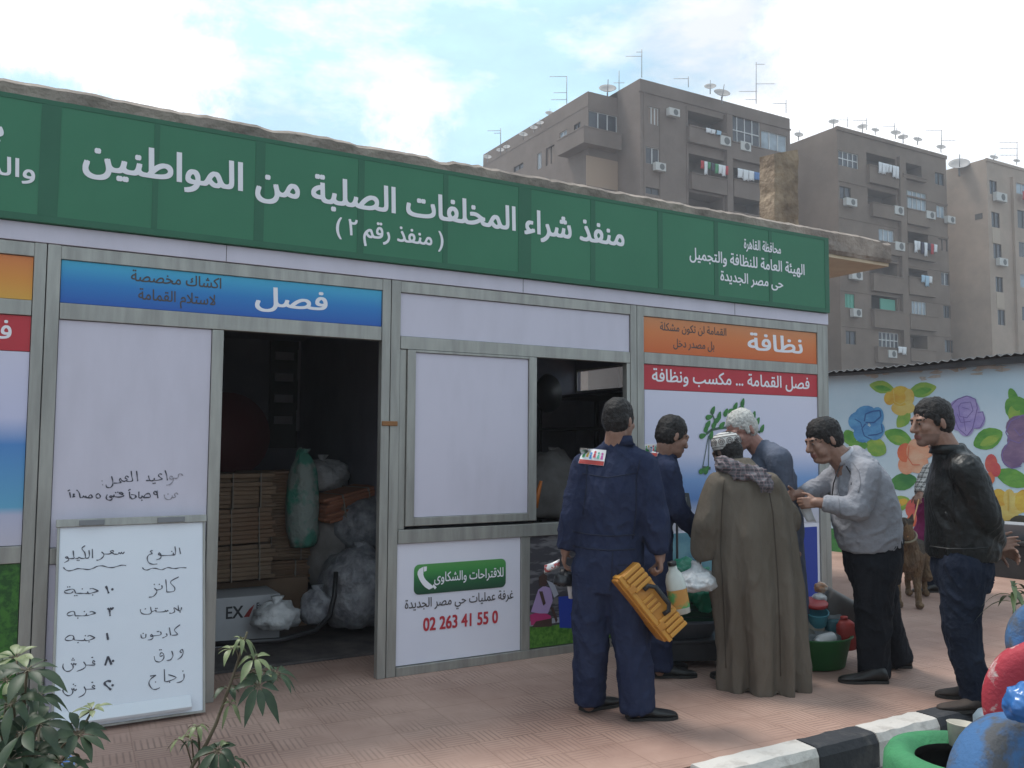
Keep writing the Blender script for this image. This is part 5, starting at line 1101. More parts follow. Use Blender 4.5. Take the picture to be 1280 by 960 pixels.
def plaid_mat(name, base, dark, light, sx, sz, ax='X'):
    m = bpy.data.materials.new(name); m.use_nodes = True; N = m.node_tree.nodes; K = m.node_tree.links.new; b = N['Principled BSDF']; b.inputs['Roughness'].default_value = .9
    t = N.new('ShaderNodeTexCoord'); prev = None
    for d, s, c, th in ((ax, sx, dark, .55), ('Z', sz, dark, .55), (ax, sx*2, light, .9), ('Z', sz*2, light, .9)):
        w = N.new('ShaderNodeTexWave'); w.bands_direction = d; w.inputs['Scale'].default_value = s; K(t.outputs['Object'], w.inputs['Vector'])
        r = N.new('ShaderNodeValToRGB'); r.color_ramp.elements[0].position = th; r.color_ramp.elements[1].position = min(1, th+.08); K(w.outputs['Fac'], r.inputs['Fac'])
        x = N.new('ShaderNodeMixRGB'); x.inputs['Color2'].default_value = (*c, 1)
        mu = N.new('ShaderNodeMath'); mu.operation = 'MULTIPLY'; mu.inputs[1].default_value = .6; K(r.outputs['Color'], mu.inputs[0]); K(mu.outputs[0], x.inputs['Fac'])
        if prev: K(prev.outputs['Color'], x.inputs['Color1'])
        else: x.inputs['Color1'].default_value = (*base, 1)
        prev = x
    K(prev.outputs['Color'], b.inputs['Base Color']); return m
SCARF = plaid_mat('grey_plaid_scarf', (0.16, 0.155, 0.17), (0.05, 0.045, 0.055), (0.30, 0.20, 0.21), 9, 9); PLAID = plaid_mat('black_white_plaid', (0.42, 0.40, 0.38), (0.03, 0.03, 0.03), (0.6, 0.58, 0.56), 7, 7, 'Y')

def unit(v): return Vector(v).normalized()
class Fig:
    """a person laid out on joints; all points in world space"""
    def __init__(self, label, base, fwd, skin=None, group='men gathered in front of the kiosk'):
        self.root = thing('person', label, 'person', base, group); self.fwd = unit(fwd); self.right = self.fwd.cross(Vector((0, 0, 1))).normalized(); self.b = MB(); self.skin = skin or SKIN; self.head = None
    def setup_head(self, c, hf, hu=(0, 0, 1), s=1.0):
        f = unit(hf); u = Vector(hu); u = (u-f*u.dot(f)).normalized(); r = f.cross(u)
        self.head = (Vector(c), r, f, u, s); b = self.b
        P = lambda x, y, z: Vector(c)+(r*x+f*y+u*z)*s
        E = lambda cc, a, bb, d: b.ell(P(*cc), r*a*s, f*bb*s, u*d*s, 20)
        E((0, -.008, .032), .074, .095, .088); E((0, .022, -.035), .060, .068, .075); E((0, .062, -.092), .030, .030, .024); E((0, .03, -.075), .052, .055, .035)
        b.cap(P(-.036, .080, .022), P(.036, .080, .022), .014*s, .014*s); E((.036, .060, -.022), .024, .026, .024); E((-.036, .060, -.022), .024, .026, .024)
        b.cap(P(0, .090, .012), P(0, .109, -.030), .0095*s, .0145*s); b.ell(P(0, .098, -.034), r*.020*s, f*.016*s, u*.010*s)
        b.cap(P(-.017, .086, -.058), P(.017, .086, -.058), .0085*s, .0085*s); b.cap(P(-.014, .086, -.069), P(.014, .086, -.069), .009*s, .009*s)
        for sg in (-1, 1): b.ell(P(sg*.073, -.014, -.006), (r*.009+f*sg*.004)*s, (f*.016-u*.003)*s, (u*.028+f*.005)*s); b.ell(P(sg*.032, .083, .002), r*.014*s, f*.011*s, u*.010*s)
        self.hp = P
    def neck(self, p, r=.056): b = self.b; b.cap(self.hp(0, -.030, -.055), p, r, r*1.12)
    def hair(self, m, amp=.006, extent=1.0, bald=0.0, side=True, name='hair', back=0.0):
        c, r, f, u, s = self.head; P = self.hp; mb = MB(); E = lambda cc, a, bb, d: mb.ell(P(*cc), r*a*s, f*bb*s, u*d*s, 24)
        if not bald: E((0, -.013, .049), .079*extent, .097*extent, .086*extent)
        E((0, -.042, .010), .079*extent, .068*extent, .088*extent)
        if back: E((0, -.062, -.03-back), .055, .035, .05)
        if side:
            for sg in (-1, 1): mb.ell(P(sg*.066, .012, .022), r*.013*s, f*.022*s, u*.042*s)
        v, f_ = remesh(mb, .006, 2); N = normals_of(v, f_)
        d = np.array([mnoise.noise(Vector(p)*70)*amp+mnoise.noise(Vector(p)*25)*amp for p in v]); return put(name, v+N*d[:, None], f_, m, self.root)
    def hand(self, w, d, pn, side, curl=35, size=1.0, spread=5, thumb=35):
        """w wrist, d finger direction, pn direction the palm faces, side +1 right hand / -1 left hand"""
        d = unit(d); pn = unit(Vector(pn)-d*Vector(pn).dot(d)); a = d.cross(pn)*side       # a: towards the thumb
        b = self.b; s = size; w = Vector(w); K = w+d*.085*s
        for k, off in enumerate((.027, .009, -.009, -.026)): b.cap(w+d*.012*s+a*off*.75*s, K+a*off*s-d*(.004*k*k*.35)*s, .0135*s, .0118*s, 10)
        b.cap(w-d*.03*s, w+d*.02*s, .026*s, .027*s)
        for k, (off, ln) in enumerate(zip((.028, .0095, -.0095, -.027), (.070, .078, .072, .056))):
            p = K+a*off*s-d*(.004*k*k*.35)*s; dd = (d+a*math.tan(math.radians(spread*(1.5-k)*.66))).normalized(); ang = 0
            for j, (fr, rr) in enumerate(((.44, .0093), (.32, .0085), (.24, .0075))):
                ang += math.radians(curl*(0.8 if j == 0 else 1.0)); q = p+(dd*math.cos(ang)+pn*math.sin(ang))*ln*fr*s; b.cap(p, q, rr*s, (rr-.0008)*s, 8); p = q
        p = w+d*.022*s+a*.026*s; t1 = (d*.75+a*.75+pn*.25).normalized(); q = p+t1*.038*s; b.cap(p, q, .0135*s, .0112*s, 8)
        t2 = (d*math.cos(math.radians(thumb))+a*.35+pn*math.sin(math.radians(thumb))).normalized(); q2 = q+t2*.032*s; b.cap(q, q2, .0108*s, .0095*s, 8); b.cap(q2, q2+(t2+pn*.4).normalized()*.024*s, .0094*s, .0078*s, 8)
    def arm(self, sh, el, wr, r=(.052, .042, .030)): self.b.cap(sh, el, r[0], r[1]); self.b.cap(el, wr, r[1]*1.02, r[2])
    def leg(self, hp, kn, an, r=(.085, .058, .042)): self.b.cap(hp, kn, r[0], r[1]); self.b.cap(kn, an, r[1], r[2]); self.b.cap(an, Vector((an.x, an.y, .04)), r[2], .035)
    def trunk(self, mb, pts):
        """pts: (centre, half width, half depth) from pelvis to neck; oriented along the spine"""
        R = []
        for i, (c, a, d) in enumerate(pts):
            t = (Vector(pts[min(i+1, len(pts)-1)][0])-Vector(pts[max(i-1, 0)][0])).normalized(); fr = (self.fwd-t*self.fwd.dot(t)).normalized(); rt = fr.cross(t).normalized()
            if hasattr(self, 'shr') and i >= 2: rt2 = self.shr; rt2 = (rt2-t*rt2.dot(t)).normalized(); rt = rt2; fr = t.cross(rt)
            R.append((c, rt*a, fr*d))
        mb.loft(R, 24)
    def finish(self, voxel=.0055, beard=0.0, moust=False):
        v, f = remesh(self.b, voxel, 2); c, r, fw, u, s = self.head
        q = np.array([np.mean(v[list(x)], axis=0) for x in f])-np.array(c); x = q@np.array(r)/s; y = q@np.array(fw)/s; z = q@np.array(u)/s
        fm = np.zeros(len(f), int); front = y > .045
        if beard: fm[(y > -.0) & (z < -.045) & (z > -.13) & (np.abs(x) < .075) & ((z < -.05-.25*np.maximum(0, .03-y)) )] = 1
        if moust: fm[(y > .07) & (z > -.052) & (z < -.040) & (np.abs(x) < .032)] = 3
        fm[(y > .07) & (z > -.075) & (z < -.054) & (np.abs(x) < .024)] = 2
        fm[(y > .064) & (z > .018) & (z < .026) & (np.abs(x) > .012) & (np.abs(x) < .047)] = 3
        fm[(y > .07) & (np.abs(z-.002) < .0045) & (np.abs(np.abs(x)-.031) < .011)] = 4
        fm[(y > .07) & (np.abs(z-.002) < .006) & (np.abs(np.abs(x)-.032) < .0055)] = 5
        return put('body', v, f, [self.skin, STUB2, LIPS, HAIRB, EYEW, EYED], self.root, fm.tolist())
    def cloth(self, name, mb, m, voxel=.010, smooth=4, amp=.006, freq=7, seed=1, stretch=(1, 1, .5), fn=None):
        v, f = remesh(mb, voxel, smooth)
        if fn is not None: v = fn(v, f)
        if amp: v = folds(v, f, amp, freq, seed, stretch)
        return put(name, v, f, m, self.root)
def seam(fig, garment, pixels, m, r=.0028, name='seam'):
    """raised stitched seam following the garment surface"""
    from mathutils.bvhtree import BVHTree
    off = wloc(garment); me = garment.data; bv = BVHTree.FromPolygons([v_.co+off for v_ in me.vertices], [tuple(q_.vertices) for q_ in me.polygons])
    P = []
    for (x0, y0), (x1, y1) in zip(pixels[:-1], pixels[1:]):
        for k in range(6):
            h, n, _, _ = bv.ray_cast(CAM, ray(x0+(x1-x0)*k/6, y0+(y1-y0)*k/6).normalized())
            if h is not None: P.append(h+n*.0012)
    if len(P) > 2: mb = MB(); mb.tube(P, r, 6); return mb.build(name, m, fig.root)
def shoe(root, heel, d, ln, m, name='shoe', w=.049, h=.088, up=None, sandal=False, z=0.0):
    d = unit(Vector((d[0], d[1], 0))); a = Vector((d.y, -d.x, 0)); heel = Vector((heel[0], heel[1], z))
    prof = [(0.0, .55, .55), (.04, .80, 1.0), (.14, .86, 1.12), (.28, .80, 1.05), (.42, .84, .82), (.58, 1.0, .62), (.74, 1.04, .52), (.88, .88, .44), (.97, .55, .34), (1.0, .25, .22)]
    mb = MB(); n = 16; vs = []
    for t, ww, hh in prof:
        for k in range(n):
            an = 2*math.pi*k/n; x = math.cos(an)*w*ww; zz = math.sin(an); zz = .016+(zz*.5+.5)**.8*(h*hh-.016) if zz > -.2 else .016
            vs.append(heel+d*(ln*t-.03)+a*x*(1-.25*max(0, math.sin(an)))+Vector((0, 0, zz)))
    fs = [(i*n+k, i*n+(k+1) % n, (i+1)*n+(k+1) % n, (i+1)*n+k) for i in range(len(prof)-1) for k in range(n)]+[tuple(range(n)), tuple(range(len(prof)*n-1, len(prof)*n-n-1, -1))]
    mb.add(vs, fs, 0, True); o = mb.build(name, m, root)
    mb = MB(); top = [heel+d*(ln*t-.032+.002)+a*(w*ww*1.06+.002)*sg for sg, seq in ((1, prof), (-1, prof[::-1])) for t, ww, hh in seq]; mb.prism([p+Vector((0, 0, .0155)) for p in top], (0, 0, -.0145)); mb.build('sole', SOLE, o)
    return o
def limb(mb, pts, n=14, e0=True, e1=False):
    """clothing tube: chain of (point, radius) with flat open cuff"""
    for i in range(len(pts)-1): mb.cap(pts[i][0], pts[i+1][0], pts[i][1], pts[i+1][1], n, 0, e0 or i > 0, True if i < len(pts)-2 else e1)
FH = Vector((math.sin(YAW), math.cos(YAW), 0)); RH = Vector((math.cos(YAW), -math.sin(YAW), 0))
def at_w(w0): return lambda x, y, d=0.0: atW(x, y, w0+d)

# ---------------------------------------------------------------- A: man in navy coverall with the tool box
wA = depth(onZ(768, 893)); A = at_w(wA)
fa = FH*.9+RH*.42
p = Fig('man seen from behind in a navy coverall, holding the yellow tool box', onZ(768, 893), fa)
p.setup_head(A(774, 527, .0), FH*.80+RH*.60, (0, 0, 1), 1.0); p.neck(A(768, 572, 0), .058)
shL, shR = A(731, 583, .06), A(805, 582, -.07); elL, wrL = A(716, 645, .04), A(707, 686, .06); elR, wrR = A(817, 648, -.10), A(825, 694, -.10)
p.shr = (shR-shL).normalized()
pel, wai, che, nk = A(762, 700), A(765, 655), A(768, 610), A(769, 570)
for a_, b_, c_ in ((shL, elL, wrL), (shR, elR, wrR)): p.arm(a_, b_, c_)
hpL, hpR = A(741, 712, .03), A(779, 714, -.03); knL, knR = A(738, 795, .02), A(789, 800, -.05); anL, anR = A(736, 868, .04), A(797, 878, -.08)
p.leg(hpL, knL, anL); p.leg(hpR, knR, anR)
p.trunk(p.b, [(A(762, 722), .13, .10), (pel, .16, .11), (wai, .145, .10), (che, .17, .11), (A(769, 586), .15, .085), (nk, .06, .06)])
p.hand(wrL, A(703, 712, .10)-wrL, RH, -1, 28); p.hand(wrR, A(826, 727, -.12)-wrR, -RH, 1, 68, 1.0, 3, 45)
p.hair(HAIRB, .003, 1.0); p.finish(beard=0)
mb = MB()
p.trunk(mb, [(A(761, 738), .15, .13), (pel, .185, .135), (A(763, 680), .180, .13), (wai, .176, .126), (A(766, 630), .19, .135), (che, .195, .132), (A(769, 586), .180, .110), (A(770, 572), .14, .09), (A(772, 560), .095, .082), (A(773, 551), .076, .074)])
mb.cap(shL, shR, .078, .080); mb.cap(A(771, 569), shL, .082, .074); mb.cap(A(771, 569), shR, .082, .074)
limb(mb, [(shL, .080), (elL, .070), (wrL, .054)]); limb(mb, [(shR, .080), (elR, .074), (wrR+(elR-wrR)*.08, .055)])
limb(mb, [(hpL, .120), (knL, .098), (anL-Vector((0, 0, .045)), .088)]); limb(mb, [(hpR, .120), (knR, .100), (anR-Vector((0, 0, .045)), .090)])
cov = p.cloth('coverall', mb, NAVY, .010, 5, .0085, 8, 3)
mb = MB(); cc = A(773, 552); mb.loft([(cc-Vector((0, 0, .02)), p.shr*.088, FH*.078), (cc+Vector((0, 0, .03)), p.shr*.076, FH*.070), (cc+Vector((0, 0, .032)), p.shr*.068, FH*.062), (cc-Vector((0, 0, .01)), p.shr*.07, FH*.065)], 24); mb.build('collar', NAVY, p.root)
def patch(fig, garment, px, W, H, tilt=0.0, name='back_patch'):
    """small printed cloth badge sewn on, following the cloth below it"""
    from mathutils.bvhtree import BVHTree
    off = wloc(garment); me = garment.data; bv = BVHTree.FromPolygons([v_.co+off for v_ in me.vertices], [tuple(q_.vertices) for q_ in me.polygons])
    for dx_ in range(0, 40, 2):
        h, n, _, _ = bv.ray_cast(CAM, ray(px[0]+dx_, px[1]+dx_*.3).normalized())
        if h is not None: break
    n = (n-Vector((0, 0, n.z*.7))).normalized(); x = Vector((0, 0, 1)).cross(n).normalized(); x = x if x.dot(RH) > 0 else -x
    z = n.cross(x); z = z if z.z > 0 else -z; x2 = x*math.cos(tilt)+z*math.sin(tilt); z2 = z*math.cos(tilt)-x*math.sin(tilt)
    def q(u, v, o):
        p0 = h+x2*u*W+z2*v*H; g_ = bv.ray_cast(p0+n*.15, -n)[0]; return (g_ if g_ is not None else p0)+n*o
    def cell(mb, poly, o): mb.add([q(u, v, o) for u, v in poly], [tuple(range(len(poly)))], 0, True)
    def sheet(u0, u1, v0, v1, o, m, nm, par, nu=8, nv=5):
        mb = MB(); mb.add([q(u0+(u1-u0)*i/nu, v0+(v1-v0)*j/nv, o) for j in range(nv+1) for i in range(nu+1)], [(j*(nu+1)+i, j*(nu+1)+i+1, (j+1)*(nu+1)+i+1, (j+1)*(nu+1)+i) for j in range(nv) for i in range(nu)], 0, True)
        return mb.build(nm, m, par, fix=False)
    o = sheet(-.5, .5, -.5, .5, .006, mat('badge_white', (.66, .66, .68), .8), name, fig.root)
    sheet(-.49, .49, -.49, -.22, .0072, REDO, 'badge_band', o, 8, 2)
    cols = [(.05, .3, .1), (.6, .35, .03), (.03, .2, .5), (.5, .05, .08), (.1, .4, .3), (.5, .1, .35)]
    for k, cl in enumerate(cols):
        u = -.38+.15*k; v = .06+.06*math.sin(k*2.4); mb = MB(); cell(mb, [(u-.05, v-.14), (u+.05, v-.14), (u+.035, v+.12), (u-.035, v+.12)], .0076); cell(mb, [(u+.045*math.cos(t*math.pi/4), v+.21+.08*math.sin(t*math.pi/4)) for t in range(8)], .0078)
        mb.build('badge_figure', mat('badge_colour_%s' % 'abcdef'[k], cl, .7), o, fix=False)
patch(p, cov, (741, 571), .150, .085, -.08)
SEAMN = mat('navy_seam', (.012, .016, .036), .9)
seam(p, cov, [(716, 664), (735, 668), (762, 670), (800, 668)], SEAMN, .004); seam(p, cov, [(716, 682), (735, 686), (762, 688), (800, 686)], SEAMN, .004); seam(p, cov, [(766, 690), (764, 720), (762, 742)], SEAMN); seam(p, cov, [(728, 592), (760, 597), (802, 590)], SEAMN, .0025); seam(p, cov, [(800, 575), (795, 600), (795, 640), (790, 680)], SEAMN, .003); seam(p, cov, [(734, 580), (733, 610), (728, 650)], SEAMN, .003)
seam(p, cov, [(772, 706), (790, 706), (790, 728), (773, 728), (772, 706)], SEAMN, .0024, 'pocket')
shoe(p.root, onZ(733, 888), FH*.55+RH*.8, .27, SHOEB); shoe(p.root, onZ(790, 899), RH*.97+FH*.12, .28, SHOEB)

# ---------------------------------------------------------------- B: second man in navy coverall
wB = depth(onZ(835, 843)); A = at_w(wB)
p = Fig('man in a navy coverall seen in profile, leaning over the scale', onZ(830, 843), RH*.9+FH*.4)
p.setup_head(A(840, 546, -.02), RH*.92+FH*.35-Vector((0, 0, .28)), (0, 0, 1), 1.05); p.neck(A(829, 582), .056)
shN, shF = A(834, 588, -.12), A(812, 581, .16); elN, wrN = A(845, 636, -.14), A(866, 662, -.08); elF, wrF = A(850, 640, .18), A(872, 668, .10); p.shr = (shN-shF).normalized()
pel = A(812, 690)
p.arm(shN, elN, wrN); p.arm(shF, elF, wrF)
hN, hF = A(813, 700, -.09), A(812, 700, .09); kN, kF = A(822, 768, -.09), A(815, 768, .10); aN, aF = A(824, 828, -.07), A(812, 828, .12)
p.leg(hN, kN, aN); p.leg(hF, kF, aF)
p.trunk(p.b, [(A(812, 712), .13, .10), (pel, .16, .11), (A(815, 650), .145, .10), (A(821, 612), .17, .11), (A(826, 592), .15, .085), (A(830, 580), .06, .06)])
p.hand(wrN, A(882, 676, -.05)-wrN, Vector((0, 0, -1)), 1, 30); p.hand(wrF, A(884, 682, .08)-wrF, Vector((0, 0, -1)), -1, 30)
p.hair(HAIRB, .004, 1.0); p.finish(moust=True, beard=.0)
mb = MB(); p.trunk(mb, [(A(812, 722), .15, .12), (pel, .18, .13), (A(815, 655), .165, .12), (A(820, 615), .20, .145), (A(823, 590), .18, .125), (A(829, 576), .12, .09), (A(832, 566), .078, .076)])
mb.cap(shN, shF, .074, .074); mb.cap(A(829, 577), shN, .078, .07); mb.cap(A(829, 577), shF, .078, .07); limb(mb, [(shN, .074), (elN, .064), (wrN, .050)]); limb(mb, [(shF, .074), (elF, .064), (wrF, .05)])
limb(mb, [(hN, .11), (kN, .088), (aN-Vector((0, 0, .04)), .082)]); limb(mb, [(hF, .11), (kF, .088), (aF-Vector((0, 0, .04)), .082)])
cov = p.cloth('coverall', mb, NAVY, .010, 5, .008, 8, 5)
mb = MB(); cc = A(831, 567); mb.loft([(cc-Vector((0, 0, .03)), FH*.08, RH*.082), (cc+Vector((0, 0, .02)), FH*.072, RH*.074), (cc+Vector((0, 0, .022)), FH*.064, RH*.066), (cc-Vector((0, 0, .02)), FH*.07, RH*.07)], 24); mb.build('collar', NAVY, p.root)
patch(p, cov, (806, 560), .13, .08)
shoe(p.root, onZ(822, 846), RH+FH*.05, .28, SHOEB); shoe(p.root, onZ(815, 838), RH+FH*.3, .28, SHOEB)

# ---------------------------------------------------------------- C: man in brown robe, cap and scarf
wC = depth(onZ(945, 858)); A = at_w(wC); bC = onZ(948, 858)
p = Fig('stooping man in a long brown robe with a white skullcap and plaid scarf', bC, FH*.9-RH*.35, SKIN2)
p.setup_head(A(909, 566, .10), FH*.86-RH*.42-Vector((0, 0, .30)), (-.1*RH.x, .1, 1), .98); p.neck(A(926, 596, .03), .058)
shL, shR = A(898, 606, .02), A(962, 606, -.02); elL, wrL = A(884, 655, -.02), A(877, 692, .04); elR, wrR = A(984, 650, .05), A(968, 668, .30); p.shr = (shR-shL).normalized()
p.arm(shL, elL, wrL); p.arm(shR, elR, wrR)
pel = A(948, 705, -.02)
p.trunk(p.b, [(A(948, 725), .13, .10), (pel, .16, .11), (A(945, 665), .145, .10), (A(938, 625), .17, .11), (A(931, 602), .15, .085), (A(926, 588, .03), .06, .06)])
hL, hR = A(932, 715, .05), A(964, 715, -.05); p.leg(hL, A(930, 785, .0), A(928, 846, .02)); p.leg(hR, A(968, 785, .0), A(968, 846, .0))
p.hand(wrL, A(868, 716, .04)-wrL, RH, -1, 45); p.hand(wrR, A(950, 672, .36)-wrR, -RH, 1, 40)
p.hair(HAIRB, .003, .985, back=.02); p.finish(beard=.6)
mb = MB()
def hemring(y, xl, xr, ratio=.72, d=0.0): c = A((xl+xr)/2, y, d); return (c, (A(xr, y, d)-A(xl, y, d)).length/2, (A(xr, y, d)-A(xl, y, d)).length/2*ratio)
rings = [hemring(861, 897, 1007, .80), hemring(820, 899, 1007, .80), hemring(780, 897, 1005, .78), hemring(740, 893, 1003, .74), hemring(705, 894, 999, .70), hemring(670, 893, 994, .66), hemring(640, 893, 988, .62), hemring(612, 894, 976, .60), hemring(596, 900, 965, .56), hemring(586, 904, 952, .75, .01), hemring(577, 908, 942, .85, .03), hemring(572, 911, 938, .9, .03)]
R = []
for i, (c, a_, d_) in enumerate(rings):
    R.append((c, RH*a_, FH*d_))
mb.loft(R, 40); mb.cap(A(903, 607, 0), A(958, 606, 0), .075, .075)
limb(mb, [(shL, .082), (elL, .078), (wrL, .064)]); limb(mb, [(shR, .080), (elR, .076), (wrR, .06)])
cx_, cy_ = bC.x, bC.y
def robe_fn(v, f):
    N = normals_of(v, f); out = v.copy(); zt = 1.32
    for i, q in enumerate(v):
        if q[2] > zt: continue
        k = (zt-q[2])/zt; a_ = math.atan2(q[1]-cy_, q[0]-cx_)
        w = math.sin(a_*7+1.7*mnoise.noise(Vector((q[0]*2, q[1]*2, q[2]*1.1)))*2+.4)+.5*math.sin(a_*13+2.0+q[2]*1.3)
        out[i] += N[i]*(.030*k**.8*w)
    return out
rob = p.cloth('robe', mb, BRNR, .010, 6, .008, 5.5, 9, (1, 1, .30), robe_fn)
SEAMB = mat('brown_seam', (.06, .045, .034), .95)
seam(p, rob, [(905, 600), (902, 640), (901, 690), (905, 760), (908, 850)], SEAMB, .003); seam(p, rob, [(958, 598), (966, 640), (972, 720), (975, 790), (976, 856)], SEAMB, .003)
CAPW = mat('white_knit_cap', (0.62, 0.60, 0.57), 0.9, 0, (0.50, 0.48, 0.46), 60, bump=.4, bscale=220, bdist=.003); CAPG = mat('cap_embroidery', (0.16, 0.14, 0.14), 0.9)
c, r, f, u, s = p.head; f2 = f; mb = MB(); P = p.hp
axis = (u-f*.18).normalized(); mb.lathe(P(0, -.012, .035), [(.083, -.012), (.0865, 0), (.087, .03), (.083, .055), (.068, .076), (.04, .089), (.001, .094)], 28, 0, axis); cp = mb.build('skullcap', CAPW, p.root)
mb = MB(); a0 = axis.orthogonal().normalized(); b0 = axis.cross(a0); C0 = P(0, -.012, .035)
for k in range(11):
    an = 2*math.pi*k/11; o = a0*math.cos(an)+b0*math.sin(an); tng = axis.cross(o)
    for rr, w_ in ((.019, .0032), (.0085, .003)):
        pts = [C0+o*.0895+axis*.034+(tng*math.cos(t*math.pi/6)+(axis-o*.12)*math.sin(t*math.pi/6))*rr for t in range(13)]; mb.tube(pts, w_*.75, 5)
for zz, rr in ((.004, .0885), (.062, .0815), (.078, .066)): mb.tube([C0+axis*zz+(a0*math.cos(t*math.pi/14)+b0*math.sin(t*math.pi/14))*rr for t in range(29)], .0022, 5)
mb.build('embroidery', CAPG, cp)
# plaid scarf round the neck, tail over the right shoulder
mb = MB(); cc = A(922, 588, .02)
ring = []
for t in range(19):
    an = 2*math.pi*t/18; ring.append(cc+RH*math.cos(an)*.105+FH*math.sin(an)*.090+Vector((0, 0, .012*math.sin(an*2+.5)+.03*math.sin(an)*0-.022*math.cos(an))))
for k, (dz, rr) in enumerate(((0, .034), (.026, .028), (-.02, .026))): mb.tube([q+Vector((0, 0, dz)) for q in ring], rr, 10)
tail = [A(915, 586, -.07), A(935, 584, -.105), A(950, 588, -.125), A(958, 596, -.14), A(961, 604, -.150)]
for k in range(4): mb.loft([(q+Vector((0, 0, -.017*k)), unit(q2-q).cross(FH)*.024 if True else 0, FH*.012) for q, q2 in zip(tail[:-1], tail[1:])]+[(tail[-1]+Vector((0, 0, -.02*k)), RH*.022, FH*.010)], 10)
tl = [A(945, 590, -.13), A(953, 598, -.148), A(957, 604, -.156), A(960, 610, -.160)]
mb.loft([(q, RH*(.055-.004*i)+Vector((0, 0, .02)), FH*.012+Vector((0, 0, .004))) for i, q in enumerate(tl)], 16)
v, f_ = remesh(mb, .008, 3); v = folds(v, f_, .007, 16, 4, (1, 1, 1)); put('scarf', v, f_, SCARF, p.root)
mb = MB()
for k in range(12): q = A(951+k*1.4, 607-k*.35, -.163); mb.tube([q, q+Vector((.002*math.sin(k*3), 0, -.022)), q+Vector((.004*math.sin(k*5), 0, -.045))], .0022, 5)
mb.build('fringe', SCARF, p.root)
shoe(p.root, onZ(926, 856), FH*.8-RH*.5, .27, SHOEB); shoe(p.root, onZ(968, 852), FH*.9-RH*.3, .27, SHOEB)

# ---------------------------------------------------------------- D: white-haired man in blue-grey robe
gD = onZ(985, 828); wD = depth(gD); A = at_w(wD)
p = Fig('white haired old man in a blue-grey robe bending towards the skullcap man', gD, -RH*.75-FH*.45, SKIN3)
p.setup_head(A(927, 538, .0), -RH*.80-FH*.42-Vector((0, 0, .42)), (0, 0, 1), 1.12); p.neck(A(952, 565, .02), .06)
shN, shF = A(974, 574, -.17), A(956, 570, .17); elN, wrN = A(978, 634, -.16), A(950, 666, -.16); elF, wrF = A(948, 640, .17), A(922, 660, .05); p.shr = (shF-shN).normalized()
p.arm(shN, elN, wrN); p.arm(shF, elF, wrF)
p.trunk(p.b, [(A(977, 712), .13, .09), (A(977, 690), .15, .095), (A(972, 650), .14, .095), (A(964, 612), .16, .10), (A(960, 592), .15, .085), (A(952, 578), .06, .06)])
p.leg(A(978, 705, -.09), A(980, 765, -.09), A(983, 815, -.09)); p.leg(A(978, 705, .09), A(980, 765, .09), A(983, 815, .09))
p.hand(wrN, -RH*.8+FH*.2, Vector((0, 0, -1)), -1, 40); p.hand(wrF, -RH*.8-FH*.2, Vector((0, 0, -1)), 1, 40)
p.hair(HAIRW, .0045, .985, bald=0, back=.0); p.finish(beard=0)
mb = MB()
R = []
for y, xl, xr in ((826, 962, 1012), (780, 960, 1010), (740, 958, 1007), (700, 955, 1005), (660, 946, 1003), (625, 938, 998), (595, 934, 992), (576, 938, 984), (562, 943, 972), (553, 946, 962)):
    c = A((xl+xr)/2, y); h = (A(xr, y)-A(xl, y)).length/2; R.append((c, RH*h, FH*max(.07, h*1.05 if y < 720 else h*1.15)))
mb.loft(R, 32); mb.cap(shN, shF, .085, .085); mb.cap(A(954, 562), shN, .075, .08); limb(mb, [(shN, .085), (elN, .078), (wrN, .06)]); limb(mb, [(shF, .08), (elF, .072), (wrF, .06)])
p.cloth('robe', mb, BLUR, .011, 6, .009, 6, 12, (1, 1, .35))
shoe(p.root, onZ(996, 832), -RH, .27, SHOEB); shoe(p.root, onZ(990, 824), -RH+FH*.2, .27, SHOEB)

# ---------------------------------------------------------------- E: stout man in light grey shirt
gE = onZ(1100, 843); wE = depth(gE); A = at_w(wE)
p = Fig('stout man in a light grey shirt and black trousers passing a paper with both hands', gE, -RH*.97+FH*.1)
p.setup_head(A(1030, 551, .0), -RH*.93-FH*.15-Vector((0, 0, .25)), (.12*RH.x, 0, 1), 1.13); p.neck(A(1056, 578, 0), .072)
for sg in (-1, 1): p.b.ell(p.hp(sg*.040, .050, -.050), p.head[1]*.030, p.head[2]*.035, p.head[3]*.036)
p.b.ell(p.hp(0, .030, -.100), p.head[1]*.055, p.head[2]*.05, p.head[3]*.03)
shN, shF = A(1084, 592, -.18), A(1052, 590, .16); elN, wrN = A(1072, 637, -.24), A(1022, 628, -.17); elF, wrF = A(1022, 612, .18), A(996, 618, .02); p.shr = (shF-shN).normalized()
p.arm(shN, elN, wrN, (.058, .048, .033)); p.arm(shF, elF, wrF)
p.trunk(p.b, [(A(1092, 712), .14, .12), (A(1090, 690), .17, .14), (A(1084, 655), .18, .17), (A(1076, 620), .19, .15), (A(1066, 598), .16, .10), (A(1056, 582), .07, .07)])
hN, hF = A(1094, 705, -.09), A(1092, 705, .09); kN, kF = A(1092, 770, -.10), A(1106, 768, .12); aN, aF = A(1093, 836, -.10), A(1122, 818, .16)
p.leg(hN, kN, aN); p.leg(hF, kF, aF)
p.hand(wrN, A(1002, 629, -.14)-wrN, FH+Vector((0, 0, -.2)), -1, 42); p.hand(wrF, A(982, 622, -.02)-wrF, -FH, 1, 42)
p.hair(HAIRB, .005, 1.04, back=.01); p.finish(beard=0)
mb = MB(); p.trunk(mb, [(A(1088, 684), .205, .185), (A(1086, 668), .215, .205), (A(1083, 648), .215, .212), (A(1079, 625), .218, .195), (A(1075, 600), .21, .165), (A(1068, 582), .17, .125), (A(1060, 571), .11, .095), (A(1056, 566), .085, .08)])
